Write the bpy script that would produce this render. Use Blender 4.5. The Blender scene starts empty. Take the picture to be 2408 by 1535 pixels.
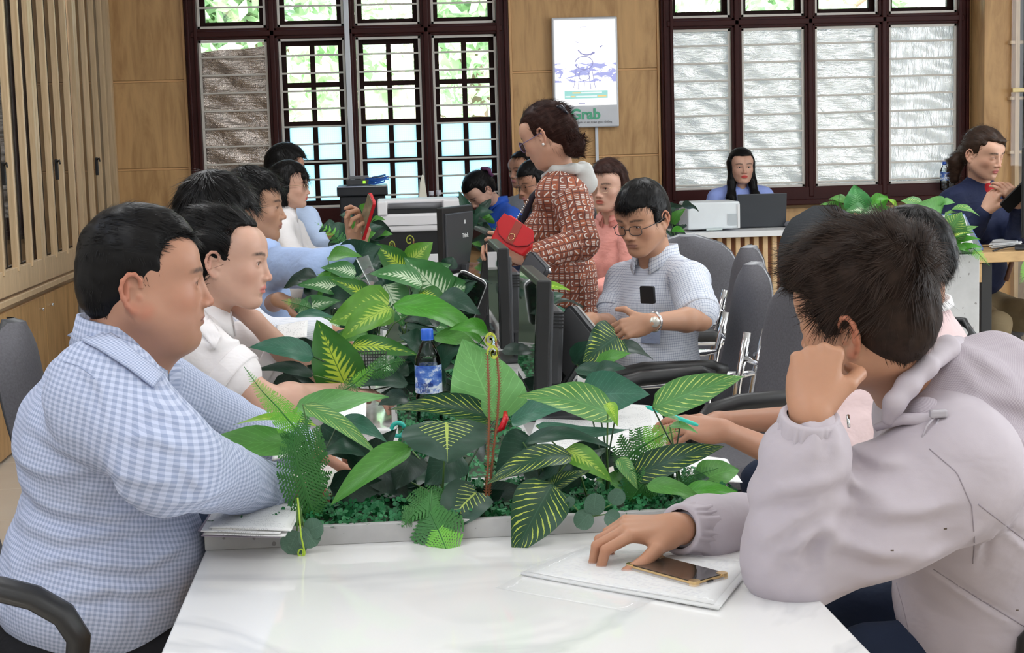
import bpy, bmesh, math, random
import numpy as np
from mathutils import Vector, Matrix

SC = bpy.context.scene
COL = SC.collection
PI = math.pi
# ------------------------------------------------------------------ camera
FPX = 3760.0
CAMP = np.array([0.0, 0.0, 1.43])
_r = 0.028
_u, _v = (897 - 1204) / FPX, (767.5 - 338) / FPX
_u0 = math.cos(_r) * _u + math.sin(_r) * _v
_v0 = math.cos(_r) * _v - math.sin(_r) * _u
_p = math.atan(_v0)
_a = math.atan(-_u0 * math.cos(_p))
CF = np.array([math.sin(_a) * math.cos(_p), math.cos(_a) * math.cos(_p), -math.sin(_p)])
_r0 = np.array([math.cos(_a), -math.sin(_a), 0.0])
_up0 = np.cross(_r0, CF)
CR = math.cos(_r) * _r0 - math.sin(_r) * _up0
CU = math.cos(_r) * _up0 + math.sin(_r) * _r0


def _ray(px, py):
    return CF + (px - 1204) / FPX * CR + (767.5 - py) / FPX * CU


def P(px, py, Y):
    """world point at depth Y that the photograph shows at (px, py)"""
    r = _ray(px, py)
    return CAMP + r * (Y / r[1])


def Pz(px, py, z):
    r = _ray(px, py)
    return CAMP + r * ((z - CAMP[2]) / r[2])


def PX(px, py, X):
    r = _ray(px, py)
    return CAMP + r * ((X - CAMP[0]) / r[0])


cam = bpy.data.cameras.new('camera')
cam.sensor_width = 36.0
cam.lens = 36.0 * FPX / 2408.0
cam.clip_start = 0.05
cam.clip_end = 200
camo = bpy.data.objects.new('camera', cam)
COL.objects.link(camo)
camo.matrix_world = Matrix(((CR[0], CU[0], -CF[0], CAMP[0]), (CR[1], CU[1], -CF[1], CAMP[1]),
                            (CR[2], CU[2], -CF[2], CAMP[2]), (0, 0, 0, 1)))
SC.camera = camo
# ------------------------------------------------------------------ world, sun, lights, exposure
SC.view_settings.view_transform = 'Standard'
SC.view_settings.look = 'None'
SC.view_settings.gamma = 1.0
SC.view_settings.use_curve_mapping = False
SC.view_settings.exposure = -0.07
W = bpy.data.worlds.new('sky')
SC.world = W
W.use_nodes = True
_n = W.node_tree.nodes
_bg = _n['Background']
_sky = _n.new('ShaderNodeTexSky')
_sky.sky_type = 'NISHITA'
_sky.sun_disc = False
_sky.sun_elevation = math.radians(55)
_sky.sun_rotation = math.radians(160)
_sky.air_density = 1.5
_sky.dust_density = 3.0
W.node_tree.links.new(_sky.outputs[0], _bg.inputs[0])
_bg.inputs[1].default_value = 2.3


def lamp(name, kind, loc, energy, size=None, rot=(0, 0, 0), color=(1, 1, 1)):
    l = bpy.data.lights.new(name, kind)
    l.energy = energy
    l.color = color
    if kind == 'AREA':
        l.shape = 'RECTANGLE'
        l.size, l.size_y = size
    if kind == 'SUN':
        l.angle = math.radians(1.0)
    o = bpy.data.objects.new(name, l)
    COL.objects.link(o)
    o.location = loc
    o.rotation_euler = rot
    return o


lamp('sun', 'SUN', (0, 0, 10), 8.5, rot=(math.radians(35), math.radians(-20), 0), color=(1, .96, .9))
for _x in (-.9, 1.6, 4.1):
    for _y in (-1.2, 1.4, 4.0, 6.6):
        lamp('ceiling_panel_light', 'AREA', (_x, _y, 3.28), 17 if _y < 5 else 30, (1.15, .58), color=(.96, .98, 1.0))

lamp('side_window_daylight', 'AREA', (6.1, 3.2, 1.9), 230, (1.7, 9.0), rot=(0, math.radians(90), 0), color=(.86, .93, 1.0))


# ------------------------------------------------------------------ materials
def new_mat(name):
    m = bpy.data.materials.new(name)
    m.use_nodes = True
    nt = m.node_tree
    return m, nt, nt.nodes['Principled BSDF']


def setp(b, **kw):
    names = dict(col='Base Color', rough='Roughness', metal='Metallic', spec='Specular IOR Level', trans='Transmission Weight',
                 ior='IOR', sub='Subsurface Weight', subr='Subsurface Radius', subs='Subsurface Scale', coat='Coat Weight', coatr='Coat Roughness',
                 alpha='Alpha', emit='Emission Color', es='Emission Strength', sheen='Sheen Weight', aniso='Anisotropic')
    for k, v in kw.items():
        i = b.inputs[names[k]]
        if k in ('col', 'emit') and len(v) == 3:
            v = (*v, 1)
        i.default_value = v


def N(nt, t, **kw):
    n = nt.nodes.new(t)
    for k, v in kw.items():
        if k.startswith('i') and k[1:].isdigit():
            n.inputs[int(k[1:])].default_value = v
        elif k.startswith('in_'):
            n.inputs[k[3:].replace('_', ' ')].default_value = v
        else:
            setattr(n, k, v)
    return n


def L(nt, a, b):
    nt.links.new(a, b)


def mth(nt, op, a, b=None, c=None, clamp=False):
    n = nt.nodes.new('ShaderNodeMath')
    n.operation = op
    n.use_clamp = clamp
    for i, v in enumerate((a, b, c)):
        if v is None:
            continue
        if isinstance(v, (int, float)):
            n.inputs[i].default_value = v
        else:
            nt.links.new(v, n.inputs[i])
    return n.outputs[0]


def mixc(nt, f, a, b):
    n = nt.nodes.new('ShaderNodeMix')
    n.data_type = 'RGBA'
    for i, v in ((0, f), (6, a), (7, b)):
        if isinstance(v, tuple):
            n.inputs[i].default_value = (*v, 1) if len(v) == 3 else v
        elif isinstance(v, (int, float)):
            n.inputs[i].default_value = v
        else:
            nt.links.new(v, n.inputs[i])
    return n.outputs[2]


def objco(nt):
    return nt.nodes.new('ShaderNodeTexCoord').outputs['Object']


def mapping(nt, vec, scale=(1, 1, 1), rot=(0, 0, 0), loc=(0, 0, 0)):
    m = nt.nodes.new('ShaderNodeMapping')
    nt.links.new(vec, m.inputs[0])
    m.inputs['Scale'].default_value = scale
    m.inputs['Rotation'].default_value = rot
    m.inputs['Location'].default_value = loc
    return m.outputs[0]


def noise(nt, vec, scale, detail=3, rough=.5, dist=0):
    n = nt.nodes.new('ShaderNodeTexNoise')
    n.inputs['Scale'].default_value = scale
    n.inputs['Detail'].default_value = detail
    n.inputs['Roughness'].default_value = rough
    n.inputs['Distortion'].default_value = dist
    if vec is not None:
        nt.links.new(vec, n.inputs['Vector'])
    return n.outputs['Fac']


def ramp(nt, f, stops):
    n = nt.nodes.new('ShaderNodeValToRGB')
    el = n.color_ramp.elements
    while len(el) < len(stops):
        el.new(.5)
    for e, (p, c) in zip(el, stops):
        e.position = p
        e.color = (*c, 1) if len(c) == 3 else c
    nt.links.new(f, n.inputs[0])
    return n.outputs[0]


def bump(nt, h, b, strength=.3, dist=.002):
    n = nt.nodes.new('ShaderNodeBump')
    n.inputs['Strength'].default_value = strength
    n.inputs['Distance'].default_value = dist
    nt.links.new(h, n.inputs['Height'])
    nt.links.new(n.outputs[0], b.inputs['Normal'])


_mc = {}


def plain(col, rough=.5, metal=0.0, name=None, spec=.5, coat=0.0, nz=0.06, nscale=12, bmp=0.0, bscale=300):
    """plain surface with a faint procedural variation of its own colour"""
    key = (col, rough, metal, spec, coat, nz, nscale, bmp, bscale)
    if key in _mc:
        return _mc[key]
    m, nt, b = new_mat(name or 'surface')
    v = objco(nt)
    f = noise(nt, v, nscale, 4)
    a = tuple(c * (1 - nz) for c in col)
    c2 = tuple(min(1, c * (1 + nz)) for c in col)
    L(nt, mixc(nt, f, a, c2), b.inputs['Base Color'])
    setp(b, rough=rough, metal=metal, spec=spec, coat=coat)
    if bmp:
        bump(nt, noise(nt, v, bscale, 2), b, bmp, .001)
    _mc[key] = m
    return m


# ------------------------------------------------------------------ objects
def link(name, me, m=None, parent=None, **kw):
    o = bpy.data.objects.new(name, me)
    COL.objects.link(o)
    if m is not None:
        ms = m if isinstance(m, (list, tuple)) else [m]
        for x in ms:
            me.materials.append(x)
    if parent is not None:
        o.parent = parent
    for k, v in kw.items():
        if v is not None:
            o[k] = v
    return o


def thing(name, label, cat, loc=(0, 0, 0), rot=(0, 0, 0), group=None, scale=None):
    o = bpy.data.objects.new(name, None)
    COL.objects.link(o)
    o.empty_display_size = .05
    o.location = tuple(float(c) for c in loc)
    o.rotation_euler = rot
    if scale:
        o.scale = scale
    o['label'] = label
    o['category'] = cat
    if group:
        o['group'] = group
    return o


class B:
    """collects shapes in one bmesh"""

    def __init__(s):
        s.bm = bmesh.new()
        s.mi = 0

    def _fin(s, fs):
        for f in fs:
            f.material_index = s.mi

    def box(s, c, d, rot=None, bev=0.0, seg=2):
        g = bmesh.ops.create_cube(s.bm, size=1.0)
        vs = g['verts']
        for v in vs:
            v.co = Vector((v.co.x * d[0], v.co.y * d[1], v.co.z * d[2]))
        fs = set(f for v in vs for f in v.link_faces)
        if bev:
            es = list(set(e for v in vs for e in v.link_edges))
            r = bmesh.ops.bevel(s.bm, geom=es, offset=bev, segments=seg, profile=.5, affect='EDGES')
            vs = list(set(v for f in r['faces'] for v in f.verts) | set(v for v in vs if v.is_valid))
            fs = set(f for v in vs for f in v.link_faces)
        R = rot if isinstance(rot, Matrix) else (Matrix.Rotation(rot, 3, 'Z') if rot else None)
        for v in vs:
            if R is not None:
                v.co = R @ v.co
            v.co += Vector([float(x) for x in c])
        s._fin(fs)
        return s

    def tube(s, pts, r, n=8, cap=True):
        pts = [Vector([float(x) for x in p]) for p in pts]
        rs = r if isinstance(r, (list, tuple)) else [r] * len(pts)
        rings = []
        t0 = (pts[1] - pts[0]).normalized()
        up = Vector((0, 0, 1)) if abs(t0.z) < .9 else Vector((1, 0, 0))
        x = t0.cross(up).normalized()
        for i, p in enumerate(pts):
            if i == 0:
                t = pts[1] - pts[0]
            elif i == len(pts) - 1:
                t = pts[-1] - pts[-2]
            else:
                t = pts[i + 1] - pts[i - 1]
            t.normalize()
            x = (x - t * x.dot(t)).normalized()
            y = t.cross(x)
            rings.append([s.bm.verts.new(p + (x * math.cos(2 * PI * k / n) + y * math.sin(2 * PI * k / n)) * rs[i]) for k in range(n)])
        fs = []
        for a, b in zip(rings, rings[1:]):
            for k in range(n):
                f = s.bm.faces.new((a[k], a[(k + 1) % n], b[(k + 1) % n], b[k]))
                f.smooth = True
                fs.append(f)
        if cap and n > 2:
            fs.append(s.bm.faces.new(list(reversed(rings[0]))))
            fs.append(s.bm.faces.new(rings[-1]))
        s._fin(fs)
        return s

    def lathe(s, prof, c=(0, 0, 0), n=24, smooth=True):
        rings = []
        for r, z in prof:
            rings.append([s.bm.verts.new((c[0] + r * math.cos(2 * PI * k / n), c[1] + r * math.sin(2 * PI * k / n), c[2] + z)) for k in range(n)])
        fs = []
        for a, b in zip(rings, rings[1:]):
            for k in range(n):
                f = s.bm.faces.new((a[k], a[(k + 1) % n], b[(k + 1) % n], b[k]))
                f.smooth = smooth
                fs.append(f)
        s._fin(fs)
        return s

    def prism(s, poly, h, M=None):
        """polygon in xy extruded to z=h, placed by matrix M"""
        M = M or Matrix.Identity(4)
        a = [s.bm.verts.new(M @ Vector((x, y, 0))) for x, y in poly]
        b = [s.bm.verts.new(M @ Vector((x, y, h))) for x, y in poly]
        fs = [s.bm.faces.new(list(reversed(a))), s.bm.faces.new(b)]
        n = len(poly)
        for k in range(n):
            fs.append(s.bm.faces.new((a[k], a[(k + 1) % n], b[(k + 1) % n], b[k])))
        s._fin(fs)
        return s

    def grid(s, rows, uvs=None, smooth=True):
        vs = [[s.bm.verts.new([float(c) for c in p]) for p in r] for r in rows]
        fs = []
        for i in range(len(vs) - 1):
            for j in range(len(vs[0]) - 1):
                f = s.bm.faces.new((vs[i][j], vs[i][j + 1], vs[i + 1][j + 1], vs[i + 1][j]))
                f.smooth = smooth
                fs.append(f)
        if uvs is not None:
            ul = s.bm.loops.layers.uv.verify()
            idx = {}
            for i, r in enumerate(vs):
                for j, v in enumerate(r):
                    idx[v] = uvs[i][j]
            for f in fs:
                for lp in f.loops:
                    lp[ul].uv = idx[lp.vert]
        s._fin(fs)
        return s

    def done(s, name, m=None, parent=None, **kw):
        me = bpy.data.meshes.new(name)
        bmesh.ops.recalc_face_normals(s.bm, faces=s.bm.faces[:]) if kw.pop('recalc', True) else None
        s.bm.to_mesh(me)
        s.bm.free()
        return link(name, me, m, parent, **kw)


def rrect(w, h, r, n=5):
    pts = []
    for cx, cy, a0 in ((w / 2 - r, h / 2 - r, 0), (-w / 2 + r, h / 2 - r, PI / 2), (-w / 2 + r, -h / 2 + r, PI), (w / 2 - r, -h / 2 + r, 1.5 * PI)):
        for k in range(n + 1):
            a = a0 + PI / 2 * k / n
            pts.append((cx + r * math.cos(a), cy + r * math.sin(a)))
    return pts


def frameM(o, x, y):
    """matrix with local x, y axes and origin"""
    x = Vector([float(c) for c in x]).normalized()
    y = Vector([float(c) for c in y])
    z = x.cross(y).normalized()
    y = z.cross(x)
    return Matrix(((x.x, y.x, z.x, float(o[0])), (x.y, y.y, z.y, float(o[1])), (x.z, y.z, z.z, float(o[2])), (0, 0, 0, 1)))


def copy_tree(o, parent=None):
    c = o.copy()
    COL.objects.link(c)
    c.parent = parent
    for ch in list(o.children):
        copy_tree(ch, c)
    return c


# ------------------------------------------------------------------ smooth solid modelling for bodies and clothes
def nrm(v):
    v = np.asarray(v, float)
    return v / (np.linalg.norm(v) + 1e-12)


def A3(*v):
    return np.array(v if len(v) > 1 else v[0], float)


def rotm(rx=0, ry=0, rz=0):
    return np.array(Matrix.Rotation(rz, 3, 'Z') @ Matrix.Rotation(ry, 3, 'Y') @ Matrix.Rotation(rx, 3, 'X'))


class Fr:
    """frame: columns of R are the local axes"""

    def __init__(s, o=(0, 0, 0), R=None, sc=1.0):
        s.o = A3(o)
        s.R = np.eye(3) if R is None else np.asarray(R, float)
        s.sc = sc

    def loc(s, Pw):
        return (Pw - s.o) @ s.R / s.sc

    def w(s, q):
        return s.o + s.R @ (A3(q) * s.sc)


WF = Fr()


def look_frame(o, fwd, up=(0, 0, 1), tilt=0.0, sc=1.0):
    """y = fwd, z = up-ish, x = right of the person... (x = y cross z)"""
    y = nrm(fwd)
    x = nrm(np.cross(y, A3(up)))
    z = np.cross(x, y)
    if tilt:
        x, z = x * math.cos(tilt) + z * math.sin(tilt), z * math.cos(tilt) - x * math.sin(tilt)
    return Fr(o, np.stack([x, y, z], 1), sc)


class Sdf:
    def __init__(s):
        s.p = []

    def cone(s, a, b, ra, rb, k=.01, fr=WF, mir=False, sub=False, side=None, q=1.0):
        a, b = A3(a), A3(b)
        s.p.append(dict(t=0, a=a, b=b, ra=ra, rb=rb, k=k, fr=fr, mir=mir, sub=sub, side=None if side is None else nrm(side), q=q,
                        c=(a + b) / 2, R=np.linalg.norm(a - b) / 2 + max(ra, rb) * max(1, q)))
        return s

    def ell(s, c, r, k=.01, fr=WF, mir=False, sub=False, R=None, ):
        c = A3(c)
        r = A3(r) if np.ndim(r) else A3(r, r, r)
        s.p.append(dict(t=1, c=c, r=r, k=k, fr=fr, mir=mir, sub=sub, M=R, R=float(r.max())))
        return s

    def box(s, c, hs, rnd=.01, k=.01, fr=WF, mir=False, sub=False):
        c, hs = A3(c), A3(hs)
        s.p.append(dict(t=5, c=c, hs=hs, rnd=rnd, k=k, fr=fr, mir=mir, sub=sub, R=float(np.linalg.norm(hs))))
        return s

    def plane(s, o, n, k=.004):
        """cuts away everything on the n side of o"""
        s.p.append(dict(t=2, o=A3(o), n=nrm(n), k=k, sub=False))
        return s

    def noise(s, amp, fn):
        s.p.append(dict(t=3, amp=amp, fn=fn))
        return s

    def ev(s, Pw, margin=.05):
        d = np.full(len(Pw), 1e3)
        cache = {}
        for p in s.p:
            if p['t'] == 2:
                e = (Pw - p['o']) @ p['n']
                k = p['k']
                m = np.maximum(d, e)
                h = np.clip(k - np.abs(d - e), 0, None) / k
                d = m + h * h * k / 4
                continue
            if p['t'] == 3:
                i = np.where(np.abs(d) < .03)[0]
                if len(i):
                    d[i] += p['amp'] * p['fn'](Pw[i])
                continue
            fr = p['fr']
            key = (id(fr), p['mir'])
            if key not in cache:
                q = fr.loc(Pw) if fr is not WF else Pw
                if p['mir']:
                    q = q.copy()
                    q[:, 0] = np.abs(q[:, 0])
                cache[key] = q
            q = cache[key]
            rr = p['R'] + (margin + .034) / fr.sc
            w = q - p['c']
            i = np.where(np.einsum('ij,ij->i', w, w) < rr * rr)[0]
            if not len(i):
                continue
            if p['t'] == 0:
                ab = p['b'] - p['a']
                w = q[i] - p['a']
                t = np.clip(w @ ab / (ab @ ab + 1e-12), 0, 1)
                w = w - t[:, None] * ab
                if p['side'] is not None:
                    w = w + np.outer(w @ p['side'] * (1 / p['q'] - 1), p['side'])
                e = np.sqrt(np.einsum('ij,ij->i', w, w)) - (p['ra'] + (p['rb'] - p['ra']) * t)
                if p['q'] < 1:
                    e = e * p['q'] ** .5
            elif p['t'] == 5:
                w = np.abs(w[i]) - p['hs'] + p['rnd']
                wm = np.maximum(w, 0)
                e = np.sqrt(np.einsum('ij,ij->i', wm, wm)) + np.minimum(w.max(1), 0) - p['rnd']
            else:
                w = w[i]
                if p['M'] is not None:
                    w = w @ p['M']
                a = w / p['r']
                k0 = np.sqrt(np.einsum('ij,ij->i', a, a))
                a = a / p['r']
                k1 = np.sqrt(np.einsum('ij,ij->i', a, a)) + 1e-9
                e = k0 * (k0 - 1) / k1
                e = np.where(k0 < 1e-3, -p['r'].min(), e)
            e = e * fr.sc
            k = max(p['k'], 1e-5)
            di = d[i]
            if p['sub']:
                e = -e
                h = np.clip(k - np.abs(di - e), 0, None) / k
                d[i] = np.maximum(di, e) + h * h * k / 4
            else:
                h = np.clip(k - np.abs(di - e), 0, None) / k
                d[i] = np.minimum(di, e) - h * h * k / 4
        return d

    def mesh(s, h, lo=None, hi=None, smooth=1):
        if lo is None:
            los, his = [], []
            for p in s.p:
                if p['t'] in (2, 3) or p['sub']:
                    continue
                for sg in ((1, -1) if p['mir'] else (1,)):
                    c = p['fr'].w(p['c'] * A3(sg, 1, 1))
                    R = (p['R'] + .02) * p['fr'].sc
                    los.append(c - R)
                    his.append(c + R)
            lo, hi = np.min(los, 0), np.max(his, 0)
        lv = 16
        n = np.ceil((A3(hi) - A3(lo)) / (lv * h)).astype(int) + 1
        g = np.stack(np.meshgrid(*[np.arange(m) for m in n], indexing='ij'), -1).reshape(-1, 3)
        while True:
            c = lo + (g + .5) * lv * h
            dd = s.ev(c, lv * h * 2.5)
            g = g[np.abs(dd) < lv * h * (1.35 if lv > 4 or not any(p['t'] == 3 for p in s.p) else 2.4)]
            if lv == 1:
                break
            lv //= 2
            g = (g[:, None, :] * 2 + np.array([[i, j, k] for i in (0, 1) for j in (0, 1) for k in (0, 1)])[None]).reshape(-1, 3)
        S = 4096
        off = np.array([[i, j, k] for i in (0, 1) for j in (0, 1) for k in (0, 1)])
        key = lambda a: ((a[..., 0].astype(np.int64) * S + a[..., 1]) * S + a[..., 2])
        g = g + 1
        ck = key(g[:, None, :] + off[None])
        uk, inv = np.unique(ck, return_inverse=True)
        inv = inv.reshape(ck.shape)
        ci = np.stack([uk // (S * S), (uk // S) % S, uk % S], 1)
        val = s.ev(lo + (ci - 1) * h, .03)
        cv = val[inv]
        neg = cv < 0
        act = neg.any(1) & ~neg.all(1)
        g, cv = g[act], cv[act]
        gk = key(g)
        o = np.argsort(gk)
        g, cv, gk = g[o], cv[o], gk[o]
        acc = np.zeros((len(g), 3))
        cnt = np.zeros(len(g))
        for a in range(8):
            for b in range(a + 1, 8):
                df = off[b] - off[a]
                if np.abs(df).sum() != 1:
                    continue
                va, vb = cv[:, a], cv[:, b]
                m = (va < 0) != (vb < 0)
                t = np.where(m, va / np.where(m, va - vb, 1), 0)
                acc += np.where(m[:, None], off[a] + t[:, None] * df, 0)
                cnt += m
        V = lo + (g - 1 + acc / np.maximum(cnt, 1)[:, None]) * h
        quads = []
        for ax, (d1, d2) in ((0, (1, 2)), (1, (2, 0)), (2, (0, 1))):
            b = {0: 4, 1: 2, 2: 1}[ax]
            m = (cv[:, 0] < 0) != (cv[:, b] < 0)
            gi = g[m]
            e1 = np.zeros(3, int)
            e1[d1] = 1
            e2 = np.zeros(3, int)
            e2[d2] = 1
            ids = []
            ok = np.ones(len(gi), bool)
            for sft in (0 * e1, -e1, -e1 - e2, -e2):
                kk = key(gi + sft)
                j = np.clip(np.searchsorted(gk, kk), 0, len(gk) - 1)
                ok &= gk[j] == kk
                ids.append(j)
            q = np.stack(ids, 1)
            fl = cv[m][:, 0] < 0
            q[~fl] = q[~fl][:, ::-1]
            quads.append(q[ok])
        F = np.concatenate(quads) if quads else np.zeros((0, 4), int)
        if smooth and len(F):
            e = np.concatenate([F[:, [0, 1]], F[:, [1, 2]], F[:, [2, 3]], F[:, [3, 0]]])
            for _ in range(smooth):
                ac = np.zeros_like(V)
                ct = np.zeros(len(V))
                for cax in range(3):
                    ac[:, cax] = np.bincount(e[:, 0], V[e[:, 1], cax], len(V)) + np.bincount(e[:, 1], V[e[:, 0], cax], len(V))
                ct = np.bincount(e[:, 0], minlength=len(V)) + np.bincount(e[:, 1], minlength=len(V))
                V = V * .5 + .5 * ac / np.maximum(ct, 1)[:, None]
        return V, F


def add_mesh(name, V, F, m, parent=None, color=None, limb=None, smooth=True, **kw):
    me = bpy.data.meshes.new(name)
    me.vertices.add(len(V))
    me.vertices.foreach_set('co', np.asarray(V, np.float32).ravel())
    nf, k = F.shape
    me.loops.add(nf * k)
    me.loops.foreach_set('vertex_index', F.ravel().astype(np.int32))
    me.polygons.add(nf)
    me.polygons.foreach_set('loop_start', (np.arange(nf) * k).astype(np.int32))
    me.update(calc_edges=True)
    if smooth:
        me.polygons.foreach_set('use_smooth', np.ones(nf, bool))
    if color is not None:
        at = me.color_attributes.new('tint', 'FLOAT_COLOR', 'POINT')
        at.data.foreach_set('color', np.concatenate([color, np.ones((len(V), 1))], 1).astype(np.float32).ravel())
    if limb is not None:
        at = me.attributes.new('limb', 'FLOAT_VECTOR', 'POINT')
        at.data.foreach_set('vector', np.asarray(limb, np.float32).ravel())
    me.validate()
    return link(name, me, m, parent, **kw)


def vnoise(P0, f, seed=0):
    """cheap smooth noise from warped sines, about -1..1"""
    rs = np.random.RandomState(seed)
    q = P0 * f
    out = 0
    w = q + .8 * np.sin(q[:, [1, 2, 0]] * 1.3 + rs.rand(3) * 6)
    for i in range(3):
        dr = nrm(rs.randn(3))
        out = out + np.sin(w @ dr * 1.9 + rs.rand() * 6)
    return out / 3


# ---- head ------------------------------------------------------------------
HEAD_DEF = dict(w=1.0, jaw=1.0, nose=1.0, female=0.0, open=0.0, lid=0.5, chin=1.0, brow=1.0, fat=0.0, ear=1.0, lips=1.0, eary=-.008, earz=-.004)


def head_prims(S, fr, detail=2, **kw):
    p = dict(HEAD_DEF)
    p.update(kw)
    w, f = p['w'], p['female']
    S.ell((0, -.014, .030), (.073 * w, .093, .084), .0, fr)
    S.ell((0, .012, -.005), (.066 * w, .070, .080), .03, fr)
    S.ell((0, .036, -.040), (.052 * w, .050, .064), .03, fr)
    S.ell((.030, .052, .040), (.035, .030, .035), .03, fr, mir=True)          # forehead
    j = p['jaw']
    S.cone((.052 * w * j, .0, -.050), (.022 * j, .060, -.094 * p['chin']), .020 + .006 * p['fat'], .014, .035, fr, mir=True)
    if p['fat']:
        S.ell((.040, .035, -.065), (.026, .034, .034), .03, fr, mir=True)
        S.ell((0, .030, -.098), (.040, .045, .020), .03, fr)
    S.ell((.042 * w, .052, -.022), (.021, .020, .020), .025, fr, mir=True)     # cheekbone
    S.ell((0, .070, -.058), (.026, .022, .024), .02, fr)                    # muzzle
    S.ell((0, .071, -.096 * p['chin']), (.017, .015, .014), .02, fr)            # chin
    S.cone((.012, .083, .019), (.040, .070, .021), .007 * p['brow'], .006, .014, fr, mir=True)
    S.ell((.031, .097, -.002), (.019, .014, .0115), .012, fr, mir=True, sub=True)   # socket
    n = p['nose']
    S.cone((0, .084, .008), (0, .099 * 1.0, -.030), .0065, .0085 * n, .010, fr)
    S.ell((0, .1015 + .004 * (n - 1), -.0345), (.0105 * n, .0095, .0085), .006, fr)
    S.ell((.0125 * n, .093, -.0375), (.0072, .0100, .0070), .005, fr, mir=True)
    if detail > 1:
        S.ell((.0068, .0985, -.0440), (.0032, .0050, .0032), .002, fr, mir=True, sub=True)
    # eyelids around the eyeball, with the slit between them
    S.ell((.0315, .0735, -.001), (.0160, .0125, .0125), .005, fr, mir=True)
    if detail > 1 and p['lid'] > .1:
        S.ell((.0315, .0875, -.002), (.0130, .0085, .0016 + .0040 * p['lid']), .001, fr, mir=True, sub=True)
        S.cone((.020, .0838, .0065), (.043, .077, .0055), .0028, .0026, .003, fr, mir=True)
    # mouth
    lp = p['lips']
    S.ell((0, .0885, -.0590), (.020, .0075, .0052 * lp), .004, fr)
    S.ell((0, .0870, -.0690), (.0175, .0078, .0062 * lp), .004, fr)
    S.ell((0, .0985, -.0636), (.0235, .0100, .0011 + .005 * p['open']), .0015, fr, sub=True)
    S.ell((0, .0875, -.0795), (.014, .005, .004), .008, fr, sub=True)
    # ears
    e = p['ear']
    ef = Fr(fr.w((0, p['eary'], p['earz'])), fr.R, fr.sc)
    R = rotm(.15, 0, -.35)
    ex = .0705 * w
    S.ell((ex + .004, -.008, -.010), (.0055, .0165 * e, .0300 * e), .008, ef, mir=True, R=rotm(.18, 0, .35))
    if detail > 1:
        pts = []
        for i in range(13):
            a = math.radians(-60 + i * 25)
            pts.append((ex + .0085 + .006 * max(0, -math.cos(a + .2)) , -.010 - math.cos(a + .25) * -.0155 * e * (1 if math.sin(a) > -.3 else .8), -.006 + math.sin(a + .15) * .0285 * e))
        pts = [(ex + .007, .006, .004), (ex + .009, .005, .015), (ex + .012, -.003, .0235), (ex + .0145, -.013, .0235), (ex + .0170, -.0215, .014), (ex + .0175, -.0245, .001),
               (ex + .0155, -.0215, -.013), (ex + .012, -.0155, -.025), (ex + .0085, -.007, -.0335), (ex + .006, .000, -.034)]
        pts = [(x, (y + .008) * e - .008, (z + .008) * e - .008) for x, y, z in pts]
        for a, b in zip(pts, pts[1:]):
            S.cone(a, b, .0036, .0036, .003, ef, mir=True)
        S.ell((ex + .006, -.003, -.031 * e), (.0045, .008, .0095), .004, ef, mir=True)
        S.ell((ex + .012, -.006, -.008), (.0075, .0085, .0135), .003, ef, mir=True, sub=True)
        S.cone((ex + .010, -.015, .012), (ex + .012, -.014, -.014), .0028, .003, .003, ef, mir=True)
        S.ell((ex + .006, .0045, -.013), (.004, .005, .006), .003, ef, mir=True)
    return p


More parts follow.
